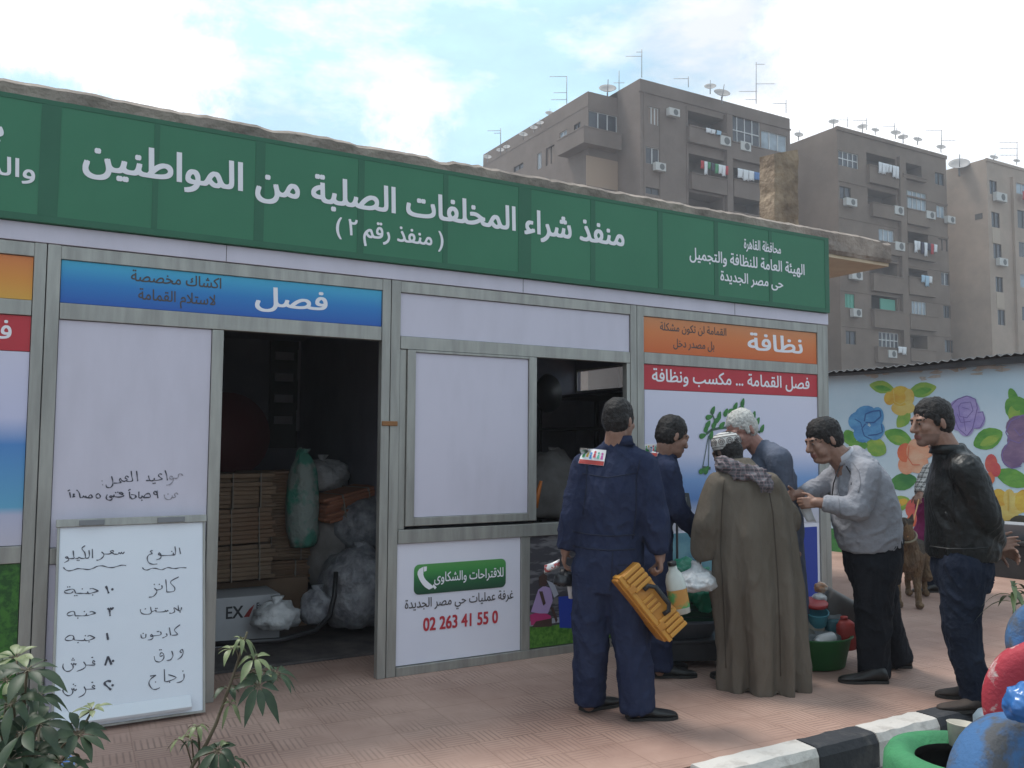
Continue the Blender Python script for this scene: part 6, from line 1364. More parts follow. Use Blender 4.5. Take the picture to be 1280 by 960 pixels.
mb.cap(shN, shF, .088, .082); mb.cap(A(1064, 580), shN, .085, .085); mb.cap(A(1064, 580), shF, .085, .08); limb(mb, [(shN, .090), (elN, .076), (A(1028, 628, -.18), .054)]); limb(mb, [(shF, .082), (elF, .068), (A(1002, 617, .04), .05)])
mb.ell(A(1066, 652, 0), RH*.12, FH*.17, Vector((0, 0, .14)))
sht = p.cloth('shirt', mb, GREYS, .010, 5, .006, 8, 14, (1, 1, .8))
SEAMG = mat('grey_seam', (.20, .20, .22), .9)
seam(p, sht, [(1066, 578), (1074, 590), (1076, 604), (1072, 618)], SEAMG); seam(p, sht, [(1050, 590), (1048, 620), (1052, 650)], SEAMG, .0024)
mb = MB(); cc = A(1053, 569); tt = unit(A(1030, 551)-A(1058, 590)); mb.loft([(cc-tt*.035, FH*.094, unit(tt.cross(FH))*.090), (cc+tt*.015, FH*.080, unit(tt.cross(FH))*.078), (cc+tt*.017, FH*.070, unit(tt.cross(FH))*.068), (cc-tt*.02, FH*.075, unit(tt.cross(FH))*.072)], 24); mb.build('collar', mat('pale_shirt_collar', (.42, .42, .46), .8), p.root)
mb = MB(); mb.tube([A(1050, 582, -.09), A(1046, 592, -.12), A(1042, 604, -.115), A(1040, 620, -.09)], .004, 6); mb.tube([A(1058, 583, -.10), A(1066, 596, -.19), A(1064, 606, -.21)], .004, 6); mb.build('black_cord', BLACKM, p.root)
mb = MB(); p.trunk(mb, [(A(1093, 728), .165, .15), (A(1091, 700), .20, .178), (A(1089, 676), .200, .185), (A(1087, 662), .196, .182)])
limb(mb, [(hN, .135), (kN, .108), (A(1092, 845, -.10), .098)]); limb(mb, [(hF, .13), (kF, .10), (A(1123, 826, .16), .094)]); p.cloth('trousers', mb, TROU, .010, 5, .007, 8, 16)
shoe(p.root, onZ(1103, 853), -RH, .30, SHOEB); shoe(p.root, onZ(1133, 834), -RH+FH*.1, .29, SHOEB)
# paper passed between hands
PAP = mat('white_paper', (.66, .66, .68), .8); mb = MB(); q = A(1004, 640, -.10); vs = []
for j in range(6):
    for i in range(5): vs.append(q+RH*(-.03+.016*i)+Vector((0, 0, .05-.022*j))+FH*(.012*math.sin(i*1.2+j*.8))-RH*.008*j*0+RH*.010*j)
mb.add(vs, [(j*5+i, j*5+i+1, (j+1)*5+i+1, (j+1)*5+i) for j in range(5) for i in range(4)], 0, True); o = mb.build('paper', PAP, fix=False); sd = o.modifiers.new('t', 'SOLIDIFY'); sd.thickness = .0015; tag(o, 'creased white paper held in the stout man\'s hands', 'paper')

# ---------------------------------------------------------------- F: man in black leather jacket
gF = onZ(1203, 882); wF = depth(gF); A = at_w(wF)
p = Fig('man in a black leather jacket with his hands behind his back', gF, -RH*.96-FH*.1)
p.setup_head(A(1165, 529, 0), -RH*.97-FH*.12-Vector((0, 0, .08)), (0, 0, 1), 1.11); p.neck(A(1186, 566, 0), .064)
shN, shF = A(1208, 588, -.18), A(1186, 586, .17); elN, wrN = A(1232, 645, -.19), A(1244, 683, -.03); elF, wrF = A(1215, 645, .20), A(1247, 684, .10); p.shr = (shF-shN).normalized()
p.arm(shN, elN, wrN); p.arm(shF, elF, wrF)
p.trunk(p.b, [(A(1202, 715), .13, .11), (A(1202, 692), .16, .12), (A(1202, 655), .15, .115), (A(1198, 615), .17, .12), (A(1194, 592), .15, .09), (A(1187, 572), .065, .065)])
hN, hF = A(1203, 705, -.085), A(1201, 705, .085); kN, kF = A(1203, 785, -.085), A(1197, 782, .085); aN, aF = A(1219, 864, -.06), A(1214, 850, .11)
p.leg(hN, kN, aN); p.leg(hF, kF, aF)
p.hand(wrN, A(1266, 678, .02)-wrN, -FH+RH*.2, -1, 22); p.hand(wrF, A(1262, 690, .06)-wrF, FH*-.2-RH, 1, 30)
p.hair(HAIRB, .004, 1.02); p.finish(beard=1.0)
mb = MB(); p.trunk(mb, [(A(1203, 696), .195, .182), (A(1203, 682), .205, .19), (A(1202, 655), .205, .186), (A(1199, 622), .212, .178), (A(1197, 598), .205, .16), (A(1192, 580), .165, .125), (A(1187, 567), .105, .095), (A(1184, 559), .085, .084)])
mb.cap(shN, shF, .088, .084); mb.cap(A(1189, 576), shN, .085, .086); mb.cap(A(1189, 576), shF, .085, .08); limb(mb, [(shN, .092), (elN, .080), (A(1243, 679, -.05), .060)]); limb(mb, [(shF, .085), (elF, .075), (wrF, .058)])
ljk = p.cloth('leather_jacket', mb, LEATH, .009, 4, .0055, 8, 22, (1, 1, .55))
mb = MB(); cc = A(1183, 560); mb.loft([(cc-Vector((0, 0, .03)), RH*.092, FH*.092), (cc+Vector((0, 0, .018)), RH*.080, FH*.078), (cc+Vector((0, 0, .020)), RH*.070, FH*.068), (cc-Vector((0, 0, .02)), RH*.075, FH*.075)], 24); mb.build('collar', LEATH, p.root)
mb = MB(); p.trunk(mb, [(A(1202, 735), .15, .13), (A(1202, 712), .18, .155), (A(1202, 690), .18, .16), (A(1202, 680), .175, .155)])
limb(mb, [(hN, .128), (kN, .092), (A(1220, 872, -.06), .078)]); limb(mb, [(hF, .125), (kF, .088), (A(1215, 857, .11), .076)]); p.cloth('jeans', mb, JEAN, .009, 4, .008, 9, 26)
SEAML = mat('leather_seam', (.006, .006, .007), .5); seam(p, ljk, [(1190, 572), (1192, 590), (1190, 620), (1194, 660)], SEAML, .004); seam(p, ljk, [(1163, 683), (1185, 686), (1215, 686), (1240, 684)], SEAML, .005); seam(p, ljk, [(1182, 640), (1190, 655)], SEAML, .005, 'pocket')
shoe(p.root, onZ(1233, 889), -RH, .30, SHOEBR); shoe(p.root, onZ(1227, 872), -RH+FH*.05, .29, SHOEBR)

# ---------------------------------------------------------------- G: partly hidden person with the dog
gG = onZ(1165, 738); wG = depth(gG); A = at_w(wG)
p = Fig('person in plaid shirt and purple wrap, mostly hidden, holding the dog leash', gG, -RH*.9-FH*.3, group='men gathered in front of the kiosk')
p.setup_head(A(1172, 555), -RH*.9-FH*.3, (0, 0, 1), .95); p.neck(A(1174, 578), .05)
sN, sF = A(1162, 588, -.15), A(1180, 587, .15); eN, wN_ = A(1153, 607, -.22), A(1150, 617, -.30); eF, wFf = A(1190, 612, .12), A(1185, 632, .05); p.shr = (sF-sN).normalized()
p.arm(sN, eN, wN_); p.arm(sF, eF, wFf); p.trunk(p.b, [(A(1172, 672), .13, .1), (A(1172, 658), .15, .11), (A(1172, 630), .14, .10), (A(1172, 606), .16, .11), (A(1173, 590), .14, .08), (A(1174, 578), .06, .06)])
p.leg(A(1164, 668, -.06), A(1164, 702, -.06), A(1164, 732, -.05)); p.leg(A(1179, 668, .06), A(1179, 702, .06), A(1179, 730, .06)); p.hand(wN_, A(1147, 624, -.34)-wN_, Vector((0, 0, -1)), -1, 60); p.hand(wFf, A(1183, 642, 0)-wFf, RH, 1, 30)
p.hair(HAIRB, .003); p.finish(.007)
mb = MB(); p.trunk(mb, [(A(1172, 640), .16, .13), (A(1172, 606), .18, .13), (A(1173, 590), .16, .10), (A(1174, 578), .075, .07)]); mb.cap(sN, sF, .07, .07); limb(mb, [(sN, .072), (eN, .066), (wN_, .055)]); limb(mb, [(sF, .07), (eF, .06), (wFf, .05)]); p.cloth('plaid_shirt', mb, PLAID, .012, 4, .006, 8, 31)
mb = MB(); p.trunk(mb, [(A(1166, 684), .19, .17), (A(1166, 665), .19, .17), (A(1166, 640), .18, .16), (A(1168, 612), .19, .15), (A(1170, 600), .17, .13)]); p.cloth('purple_wrap', mb, PURP, .012, 4, .008, 9, 33)
mb = MB(); limb(mb, [(A(1164, 665, -.06), .10), (A(1163, 702, -.06), .075), (A(1163, 733, -.05), .07)]); limb(mb, [(A(1179, 665, .06), .10), (A(1179, 702, .06), .075), (A(1179, 731, .06), .07)]); p.cloth('trousers', mb, JEAN, .012, 4, .005, 8, 35)
shoe(p.root, onZ(1170, 740), -RH, .26, SHOEB); shoe(p.root, onZ(1185, 736), -RH, .26, SHOEB)
leash_hand = A(1149, 622, -.32)

# ---------------------------------------------------------------- dog
gDg = onZ(1136, 757); wDg = depth(gDg); A = at_w(wDg)
FUR = mat('tan_dog_fur', (0.19, 0.115, 0.06), 0.95, 0, (0.08, 0.05, 0.03), 9, 9, bump=1.0, bscale=60, bdist=.03, stretch=(1, 1, .4)); FURD = mat('dark_saddle_fur', (0.035, 0.026, 0.020), 0.95, 0, (0.06, 0.04, 0.025), 14, bump=.6, bscale=90, bdist=.01)
dog = thing('dog', 'tan and black German shepherd standing on a leash behind the stout man', 'dog', gDg)
b = MB(); fd = (-RH*.25-FH*.95).normalized(); rd = fd.cross(Vector((0, 0, 1)))
ch, rp_ = A(1133, 692, -.05), A(1146, 690, .48)
def dring(c, a, h): return (c, rd*a, Vector((0, 0, h)))
b.loft([dring(rp_-fd*.10, .05, .06), dring(rp_, .11, .13), dring(rp_+(ch-rp_)*.45, .11, .135), dring(ch-fd*.06, .125, .175), dring(ch+fd*.06, .105, .16), dring(ch+fd*.13, .06, .10)], 20)
hd = A(1131, 657, -.22)
b.cap(ch+fd*.05+Vector((0, 0, .06)), hd+Vector((0, 0, -.03)), .095, .066)
hf_ = (fd*.75-RH*.35+Vector((0, 0, .45))).normalized()
b.ell(hd, rd*.066, hf_*.085, Vector((0, 0, .068))); b.cap(hd+hf_*.06-Vector((0, 0, .01)), hd+hf_*.17-Vector((0, 0, .015)), .040, .026); b.ell(hd+hf_*.19-Vector((0, 0, .008)), rd*.014, hf_*.012, Vector((0, 0, .012)))
for sg in (-1, 1):
    e0 = hd+rd*sg*.045+Vector((0, 0, .045))-hf_*.02; b.cap(e0, e0+Vector((0, 0, .085))+rd*sg*.015-hf_*.02, .030, .006)
    s0 = ch+rd*sg*.085-Vector((0, 0, .03)); el_ = A(1133, 722, -.02)+rd*sg*.085; wr_ = Vector((el_.x, el_.y, .17))+fd*.05; pw = Vector((wr_.x, wr_.y, .035))+fd*.03
    b.cap(s0, el_, .068, .045); b.cap(el_, wr_, .043, .030); b.cap(wr_, pw, .030, .028); b.ell(pw+fd*.03, rd*.038, fd*.055, Vector((0, 0, .034)))
    h0 = rp_+rd*sg*.075-Vector((0, 0, .04)); kn = h0+fd*.10-Vector((0, 0, .17)); hk = h0-fd*.09-Vector((0, 0, .30)); hk.z = max(.16, hk.z*.6); pw = Vector((hk.x, hk.y, .035))+fd*.04
    b.cap(h0, kn, .092, .055); b.cap(kn, hk, .050, .028); b.cap(hk, pw, .027, .026); b.ell(pw+fd*.03, rd*.036, fd*.05, Vector((0, 0, .032)))
tail_ = [rp_-fd*.10+Vector((0, 0, .02)), rp_-fd*.20-Vector((0, 0, .10))+rd*-.02, rp_-fd*.24-Vector((0, 0, .26))+rd*-.03, rp_-fd*.20-Vector((0, 0, .40))+rd*-.03]
for i in range(3): b.cap(tail_[i], tail_[i+1], .04+.012*(i == 1), .045-.015*(i == 2))
v, f = remesh(b, .009, 3); N = normals_of(v, f); d = np.array([.006*mnoise.noise(Vector(q)*45) for q in v]); v = v+N*d[:, None]
fc = np.array([np.mean(v[list(x)], axis=0) for x in f]); fm = ((fc[:, 2] > rp_.z+.02) & (((fc-np.array(ch))@np.array(fd)) < .02)) | (np.linalg.norm(fc-np.array(hd+hf_*.16), axis=1) < .085) | (np.linalg.norm(fc-np.array(hd+Vector((0, 0, .10))), axis=1) < .105) | ((((fc-np.array(ch+Vector((0, 0, .12))))**2).sum(1) < .013))
put('body', v, f, [FUR, FURD], dog, fm.astype(int).tolist())
for sg in (-1, 1): mb = MB(); mb.ell(hd+rd*sg*.032+hf_*.068+Vector((0, 0, .022)), rd*.009, hf_*.009, Vector((0, 0, .009))); mb.build('eye', EYED, dog)
mb = MB(); mb.ell(hd+hf_*.203-Vector((0, 0, .006)), rd*.015, hf_*.012, Vector((0, 0, .012))); mb.build('nose', BLACKM, dog)
cl = (ch+fd*.05+Vector((0, 0, .06)))*.35+(hd+Vector((0, 0, -.03)))*.65; ax = (hd-ch).normalized(); a0 = ax.orthogonal().normalized(); b0 = ax.cross(a0)
mb = MB(); mb.tube([cl+(a0*math.cos(t*math.pi/10)+b0*math.sin(t*math.pi/10))*.088 for t in range(21)], .010, 6); mb.build('collar', mat('dull_collar', (.22, .18, .12), .7), dog)
mb = MB(); q0 = cl+fd*.09; mb.tube([leash_hand, leash_hand*.7+q0*.3-Vector((0, 0, .02)), leash_hand*.35+q0*.65-Vector((0, 0, .03)), q0], .007, 6); tag(mb.build('leash', mat('orange_leash', (.50, .26, .10), .7)), 'thin orange dog leash running from the hand to the dog\'s collar', 'leash')
# ================================================================== things held and standing around the group
YEL = mat('amber_toolbox_plastic', (0.50, 0.215, 0.03), 0.45, 0, (0.42, 0.17, 0.025), 12); YELD = mat('amber_toolbox_ribs', (0.54, 0.25, 0.04), 0.45)
wt = wA-.17
ta, tb = atW(781, 714, wt), atW(842, 790, wt); Ld = (tb-ta).normalized(); LL = (tb-ta).length
Wd = (atW(842, 760, wt)-atW(820, 778, wt)); Nn = (-FW+UP*.25+RT*.12).normalized(); Nn = (Nn-Ld*Nn.dot(Ld)).normalized(); Wd = Nn.cross(Ld).normalized(); Wd = Wd if Wd.dot(RT) > 0 else -Wd
cT = (ta+tb)*.5; hw = .078; hd_ = .075
TB = thing('tool_box', 'yellow-orange ribbed plastic tool box with a black handle, hanging from a man\'s hand', 'tool box', cT)
mb = MB(); mb.obox(cT-Nn*.03, Ld*(LL/2), Wd*hw, Nn*(hd_-.012)); mb.obox(cT-Nn*.03-Ld*0+Nn*.0, Ld*(LL/2-.012), Wd*(hw-.01), Nn*hd_); mb.build('case', YEL, TB, .010)
mb = MB(); mb.obox(cT-Nn*.03-Wd*(hw-.028), Ld*(LL/2+.008), Wd*.012, Nn*(hd_+.006)); mb.build('lid_rim', YELD, TB, .004)
for sg in (-1, 1):
    for k in range(4): mb = MB(); mb.obox(cT+Nn*(hd_-.03+.006)+Ld*sg*(.102+.030*k)+Wd*.018, Ld*.011, Wd*(hw-.022), Nn*.007); mb.build('rib', YELD, TB, .004)
for k in range(3): mb = MB(); mb.obox(cT+Nn*(hd_-.03+.004)+Ld*(-.03+.03*k)-Wd*.005, Ld*.009, Wd*.035, Nn*.005); mb.build('rib', YELD, TB, .003)
mb = MB(); h0 = cT+Nn*(hd_-.018)
mb.tube([h0-Ld*.080+Wd*.005, h0-Ld*.082+Wd*.035+Nn*.012, h0-Ld*.055+Wd*.058+Nn*.018, h0+Ld*.055+Wd*.058+Nn*.018, h0+Ld*.082+Wd*.035+Nn*.012, h0+Ld*.080+Wd*.005], .0125, 8); mb.build('handle', BLACKM, TB)
for sg in (-1, 1): mb = MB(); mb.obox(cT+Nn*(hd_-.02)-Wd*(hw-.035)+Ld*sg*.12, Ld*.018, Wd*.022, Nn*.006); mb.build('latch', YEL, TB, .003)
# white and orange jug beside it
JW = mat('milky_jug_plastic', (.58, .60, .56), .4, 0, (.50, .52, .48), 8); wj = wA-.05
jc = atW(846, 738, wj); JG = thing('plastic_jug', 'milky plastic jug with an orange and green label carried beside the tool box', 'jug', jc-Vector((0, 0, .13)))
ax_ = (UP+RT*-.18).normalized(); sx_ = ax_.cross(FW).normalized(); mb = MB(); mb.loft([(jc+ax_*h_, sx_*a_, FW*a_*.75) for h_, a_ in ((-.125, .04), (-.12, .052), (.05, .052), (.09, .040), (.112, .024), (.135, .022))], 20, 0, True, True, True, .7); mb.build('bottle', JW, JG)
mb = MB(); mb.loft([(jc+ax_*h_, sx_*.054, FW*.054*.76) for h_ in (-.09, .01)], 20, 0, True, False, False, .7); mb.build('label', mat('jug_label', (.50, .24, .06), .5, 0, (.08, .30, .10), 9, 3, .45, .55), JG)
mb = MB(); mb.lathe(jc+ax_*.136, [(.024, 0), (.024, .02), (.001, .022)], 16, 0, ax_); mb.build('cap', BLACKM, JG)
# packet and bag in his other hand
wl = wA+.08; mb = MB(); lump(mb, atW(706, 724, wl+.02), .065, .05, .055, 41, .3); tag(mb.build('black_bag', mat('black_bag_plastic', (.02, .02, .024), .3, bump=.5, bscale=30, bdist=.02)), 'small crumpled black bag hanging from the hand of the man with the tool box', 'bag')
pk = atW(690, 708, wl); PK = thing('snack_packet', 'crumpled white and red packet held beside the small black bag', 'packet', pk); mb = MB(); vs = []
for j in range(7):
    for i in range(9): u, v_ = i/8-.5, j/6-.5; vs.append(pk+RT*(u*.085)+UP*(v_*.045+u*.035)-FW*(.02-.06*(u*u+v_*v_))+FW*.008*mnoise.noise(Vector((i*.9, j*.9, 2))))
mb.add(vs, [(j*9+i, j*9+i+1, (j+1)*9+i+1, (j+1)*9+i) for j in range(6) for i in range(8)], 0, True); o = mb.build('foil', mat('white_foil', (.72, .70, .70), .3, .2, (.45, .10, .10), 30, 2, .56, .6), PK, fix=False); sd = o.modifiers.new('t', 'SOLIDIFY'); sd.thickness = .012
mb = MB(); q = atW(714, 730, wl+.03); mb.loft([(q+UP*.075, RT*.018, FW*.012), (q, RT*.024, FW*.014), (q-UP*.08, RT*.014, FW*.01)], 12); tag(mb.build('paper_roll', PAP), 'short white paper roll hanging under the black bag', 'paper roll')

# platform scale
wS = depth(onZ(872, 836)); gS = onZ(866, 836); SCG = mat('dark_grey_scale_metal', (.05, .05, .055), .5, .2, (.07, .07, .075), 6)
SC = thing('platform_scale', 'dark grey platform scale with a black indicator on a thin post', 'weighing scale', gS)
sx_, sy_ = RH*.95+FH*.1, (FH*.95-RH*.1); sx_.normalize(); sy_.normalize(); sc = gS+sy_*.26-sx_*.05
mb = MB(); mb.obox(sc+Vector((0, 0, .10)), sx_*.30, sy_*.25, Vector((0, 0, .055))); mb.obox(sc+Vector((0, 0, .168)), sx_*.31, sy_*.26, Vector((0, 0, .012))); mb.build('platform', SCG, SC, .006)
for a_ in (-1, 1):
    for b_ in (-1, 1): mb = MB(); mb.lathe(sc+sx_*.26*a_+sy_*.21*b_, [(.03, 0), (.03, .02), (.018, .044)], 12); mb.build('foot', BLACKM, SC)
mb = MB(); mb.obox(sc-sy_*.252+sx_*.27+Vector((0, 0, .10)), sx_*.012, sy_*.002, Vector((0, 0, .025))); mb.build('sticker', PAP, SC)
pp = atW(838, 700, wS+.55); pp = Vector((pp.x, pp.y, 0)); mb = MB(); mb.tube([pp+Vector((0, 0, .10)), pp+Vector((0, 0, .98))], .017, 8); mb.tube([pp+sx_*.05+Vector((0, 0, .10)), pp+sx_*.05+Vector((0, 0, .98))], .009, 8); mb.build('post', BLACKM, SC)
ih = pp+Vector((0, 0, 1.03))-sy_*.02; mb = MB(); mb.obox(ih, sx_*.13, sy_*.05+Vector((0, 0, -.03)), Vector((0, 0, .055))+sy_*.03); mb.build('indicator', BLACKM, SC, .008)
mb = MB(); mb.obox(ih-sy_*.055+Vector((0, 0, .03)), sx_*.10, Vector((0, 0, .024)), sy_*.002); mb.build('display', mat('grey_display', (.16, .17, .17), .3), SC)
# on the scale: grey tray, dark green crate, green bag, white bag
tz = .181; c = sc-sy_*.02
mb = MB(); q = c+Vector((0, 0, tz)); mb.loft([(q, sx_*.23, sy_*.17), (q+Vector((0, 0, .09)), sx_*.27, sy_*.20), (q+Vector((0, 0, .10)), sx_*.285, sy_*.215), (q+Vector((0, 0, .104)), sx_*.27, sy_*.20), (q+Vector((0, 0, .015)), sx_*.22, sy_*.16)], 24, 0, True, True, True, .45); tag(mb.build('tray', mat('pale_grey_tray', (.20, .21, .24), .5, 0, (.16, .17, .20), 7)), 'pale grey plastic tray lying on the platform scale', 'tray')
CRG = mat('dark_green_crate', (.012, .075, .04), .5); cz = tz+.107; CR = thing('crate', 'dark green plastic crate on the grey tray, under the green bag', 'crate', c+Vector((0, 0, cz)))
mb = MB(); mb.obox(c+Vector((0, 0, cz+.012)), sx_*.22, sy_*.17, Vector((0, 0, .012)));
for s1 in (-1, 1):
    for zz in (.05, .10, .15): mb.obox(c+sy_*.165*s1+Vector((0, 0, cz+zz)), sx_*.225, sy_*.008, Vector((0, 0, .016))); mb.obox(c+sx_*.215*s1+Vector((0, 0, cz+zz)), sx_*.008, sy_*.156, Vector((0, 0, .016)))
    for s2 in (-1, 1): mb.obox(c+sx_*.222*s1+sy_*.172*s2+Vector((0, 0, cz+.09)), sx_*.014, sy_*.014, Vector((0, 0, .085)))
mb.build('basket', CRG, CR)
mb = MB(); lump(mb, c+Vector((0, 0, cz+.23))+sx_*.05, .23, .19, .15, 52, .30, flat=.2, fr=1.3)
tl_ = c+sx_*.10-sy_*.19+Vector((0, 0, cz+.20)); mb.loft([(tl_, sx_*.10, sy_*.04), (tl_-Vector((0, 0, .07))+sx_*.03, sx_*.07, sy_*.03), (tl_-Vector((0, 0, .14))+sx_*.06, sx_*.04, sy_*.015)], 12)
v, f = remesh(mb, .01, 2); v = folds(v, f, .006, 11, 6, (1, 1, 1)); GBM = mat('green_plastic_bag', (.02, .30, .17), .35, 0, (.015, .22, .12), 6, bump=.5, bscale=22, bdist=.02); o = put('green_bag', v, f, GBM, None, None, c+Vector((0, 0, cz+.10))); tag(o, 'bright green plastic bag bulging over the dark green crate', 'bag')
q = atW(872, 716, wC+.02); mb = MB(); lump(mb, q-Vector((0, 0, .05)), .15, .12, .075, 61, .28, flat=.3, fr=1.1); mb.loft([(q+Vector((0, 0, -.03)), RH*.08, FH*.06), (q+Vector((0, 0, .03)), RH*.035, FH*.03), (q+Vector((0, 0, .07))-RH*.01, RH*.03, FH*.02)], 12)
v, f = remesh(mb, .009, 2); v = folds(v, f, .0045, 13, 8, (1, 1, 1)); o = put('white_bag', v, f, WBAG, None, None, q-Vector((0, 0, .1))); tag(o, 'white plastic bag held by the robed man above the green bag', 'bag')
# green basin with recyclables
gB = onZ(1030, 842); bc = gB+FH*.24; GRB = mat('green_basin_plastic', (.02, .135, .035), .45, 0, (.016, .11, .03), 5)
mb = MB(); mb.lathe(bc, [(.19, .002), (.215, .01), (.255, .19), (.27, .20), (.27, .208), (.25, .205), (.235, .18), (.20, .03), (.001, .028)], 36); tag(mb.build('basin', GRB, origin=bc), 'round green plastic basin heaped with empty containers', 'basin')
def bz(px, py, dw): return atW(px, py, depth(bc)+dw)
def canister(name, label, c, ax, side, h, a, b, m, cat, capm=None, sq=.55, neck=.35):
    ax = unit(ax); sd = unit(Vector(side)-ax*Vector(side).dot(ax)); th = ax.cross(sd); t = thing(name, label, cat, Vector(c)-ax*h/2)
    mb = MB(); c = Vector(c); mb.loft([(c+ax*(h*k), sd*a*s_, th*b*s_) for k, s_ in ((-.5, .86), (-.47, .98), (-.2, 1.0), (.2, 1.0), (.34, .95), (.43, .65), (.47, neck), (.5, neck))], 22, 0, True, True, True, sq); mb.build('body', m, t)
    mb = MB(); mb.lathe(c+ax*h*.5, [(min(a, b)*neck*1.15, 0), (min(a, b)*neck*1.15, h*.07), (.001, h*.075)], 14, 0, ax); mb.build('cap', capm or m, t); return t
GJ = mat('grey_jerrycan', (.10, .095, .09), .55, 0, (.14, .13, .125), 8); JER = canister('jerrycan', 'grey jerrycan lying on the heap in the green basin', bz(1050, 762, .12), RH*.8+UP*-.45, UP, .26, .10, .075, GJ, 'jerrycan', BLACKM, .45, .3)
canister('red_bottle', 'dark red plastic bottle standing in the green basin', bz(1057, 792, -.02), UP+RT*-.1, RT, .20, .065, .06, REDO, 'bottle', REDO, .8, .35)
canister('white_bottle', 'white screw top bottle lying on the basin rim', bz(1031, 799, -.18), -RT*.9-FW*.5-UP*.05, UP, .15, .036, .036, mat('white_bottle_plastic', (.60, .60, .60), .4), 'bottle', mat('white_bottle_plastic', (.6, .6, .6), .4), 1.0, .5)
mb = MB(); q = bz(1019, 786, .0); ax_ = (UP*.93-FW*.2).normalized(); mb.lathe(q+UP*.03, [(.055, 0), (.07, .005), (.078, .085), (.083, .09), (.083, .097), (.076, .094), (.066, .02), (.001, .015)], 24, 0, ax_); tag(mb.build('turquoise_tub', mat('turquoise_plastic', (.08, .32, .40), .45)), 'turquoise plastic tub on the heap in the green basin', 'tub')
mb = MB(); q = bz(1018, 756, .01); mb.lathe(q, [(.001, .004), (.07, .002), (.085, 0), (.088, .018), (.08, .024), (.001, .022)], 24, 0, (UP*.95+FW*-.15)); tag(mb.build('red_plate', mat('bright_red_lid', (.45, .04, .04), .45)), 'red plastic plate on top of the turquoise tub', 'plate')
mb = MB(); lump(mb, bz(1024, 748, .08), .055, .05, .035, 71, .12); tag(mb.build('white_bowl', WBAG), 'crumpled white container topping the basin heap', 'container')
mb = MB(); q = bz(1019, 785, -.06); mb.lathe(q, [(.001, -.005), (.030, -.004), (.034, 0), (.058, .002), (.064, 0), (.064, .07), (.001, .072)], 26, 0, (FW*.9-UP*.15)*1); tag(mb.build('round_tin', mat('beige_tin', (.28, .25, .20), .45, .2, (.20, .17, .14), 9)), 'beige round container with its base towards the camera in the basin', 'container')
mb = MB(); q = bz(1010, 797, -.09); mb.lathe(q, [(.001, 0), (.055, 0), (.055, .06), (.001, .062)], 24, 0, FW*.9+RT*.2); tag(mb.build('grey_tin', mat('dull_grey_tin', (.16, .16, .14), .5, .2)), 'dull grey tin at the left of the white bottle in the basin', 'container')
mb = MB(); q = bz(1042, 785, .02); mb.loft([(q+UP*h_, RT*a_, FW*a_*.8) for h_, a_ in ((-.06, .05), (-.05, .06), (.05, .065), (.06, .05))], 18, 0, True, True, True, .6); tag(mb.build('teal_container', mat('dark_teal_plastic', (.02, .09, .11), .5)), 'dark teal container between the tin and the red bottle', 'container')
mb = MB(); lump(mb, bz(1026, 735, .12), .05, .04, .04, 77, .25); tag(mb.build('orange_wrapper', mat('orange_wrapper', (.45, .18, .06), .4, 0, (.5, .45, .4), 18)), 'orange and white wrapper at the top of the basin heap', 'wrapper')
mb = MB(); lump(mb, bc+Vector((0, 0, .13)), .20, .20, .12, 79, .2, flat=.4); lump(mb, bz(1040, 775, .12), .12, .1, .10, 80, .25); v, f = remesh(mb, .012, 2); o = put('crushed_bottles', v, f, mat('crushed_clear_plastic', (.22, .23, .24), .3, 0, (.10, .12, .12), 14), None, None, bc+Vector((0, 0, .03))); tag(o, 'mass of crushed bottles filling the green basin', 'crushed bottles', kind='stuff')

# ================================================================== painted tyres at the lower right
def tyre(label, c, axis, R_, wd, m, hole=.55):
    c = Vector(c); t = thing('painted_tyre', label, 'tyre', c-Vector((0, 0, R_ if abs(unit(axis).z) < .5 else wd/2)), 'painted old tyres at the kerb')
    painted = m is not TBK; d = unit(axis); h = wd/2; prof = [(R_*hole, -h*.75), (R_*(hole+.08), -h*.92), (R_*.80, -h), (R_*.93, -h*.90), (R_*.985, -h*.70), (R_, -h*.3), (R_, h*.3), (R_*.985, h*.70), (R_*.93, h*.90), (R_*.80, h), (R_*(hole+.08), h*.92), (R_*hole, h*.75), (R_*(hole+.03), h*.5), (R_*.86, h*.6), (R_*.9, 0), (R_*.86, -h*.6), (R_*(hole+.03), -h*.5), (R_*hole, -h*.75)]
    mb = MB(); mb.lathe(c, prof[:12], 48, 0, d, (False, False)); mb.build('casing', m, t)
    mb = MB(); mb.lathe(c, prof[11:], 48, 0, d, (False, False)); mb.build('inner_liner', TBK, t)
    a = d.orthogonal().normalized(); b = d.cross(a); mb = MB()
    for k in range(0 if painted else 36):
        an = 2*math.pi*k/36; o = a*math.cos(an)+b*math.sin(an); mb.obox(c+o*(R_-.002), d*h*.60, d.cross(o)*.017, o*.005)
    if not painted: mb.build('tread', m, t)
    return t
TBL = mat('worn_blue_paint', (.065, .15, .31), .85, 0, (.10, .10, .105), 8, 10, .46, .60, bump=.5, bscale=60, spec=.2); TGR = mat('worn_green_paint', (.055, .27, .11), .8, 0, (.04, .19, .085), 6, bump=.4, bscale=60); TRD = mat('worn_red_paint', (.42, .035, .055), .7, 0, (.60, .5, .47), 5.5, 9, .55, .60, bump=.4, bscale=60); TBK = mat('bare_tyre_rubber', (.03, .03, .032), .8, 0, (.06, .055, .05), 8)
tyre('flat lying green painted tyre in front of the kerb', onZ(1212, 985, .03), (0, 0, 1), .335, .30, TGR, .62)
tyre('worn blue painted tyre standing at the bottom right corner', atW(1287, 1003, 3.05), -FH*.93+RH*.25+Vector((0, 0, .22)), .30, .19, TBL, .45)
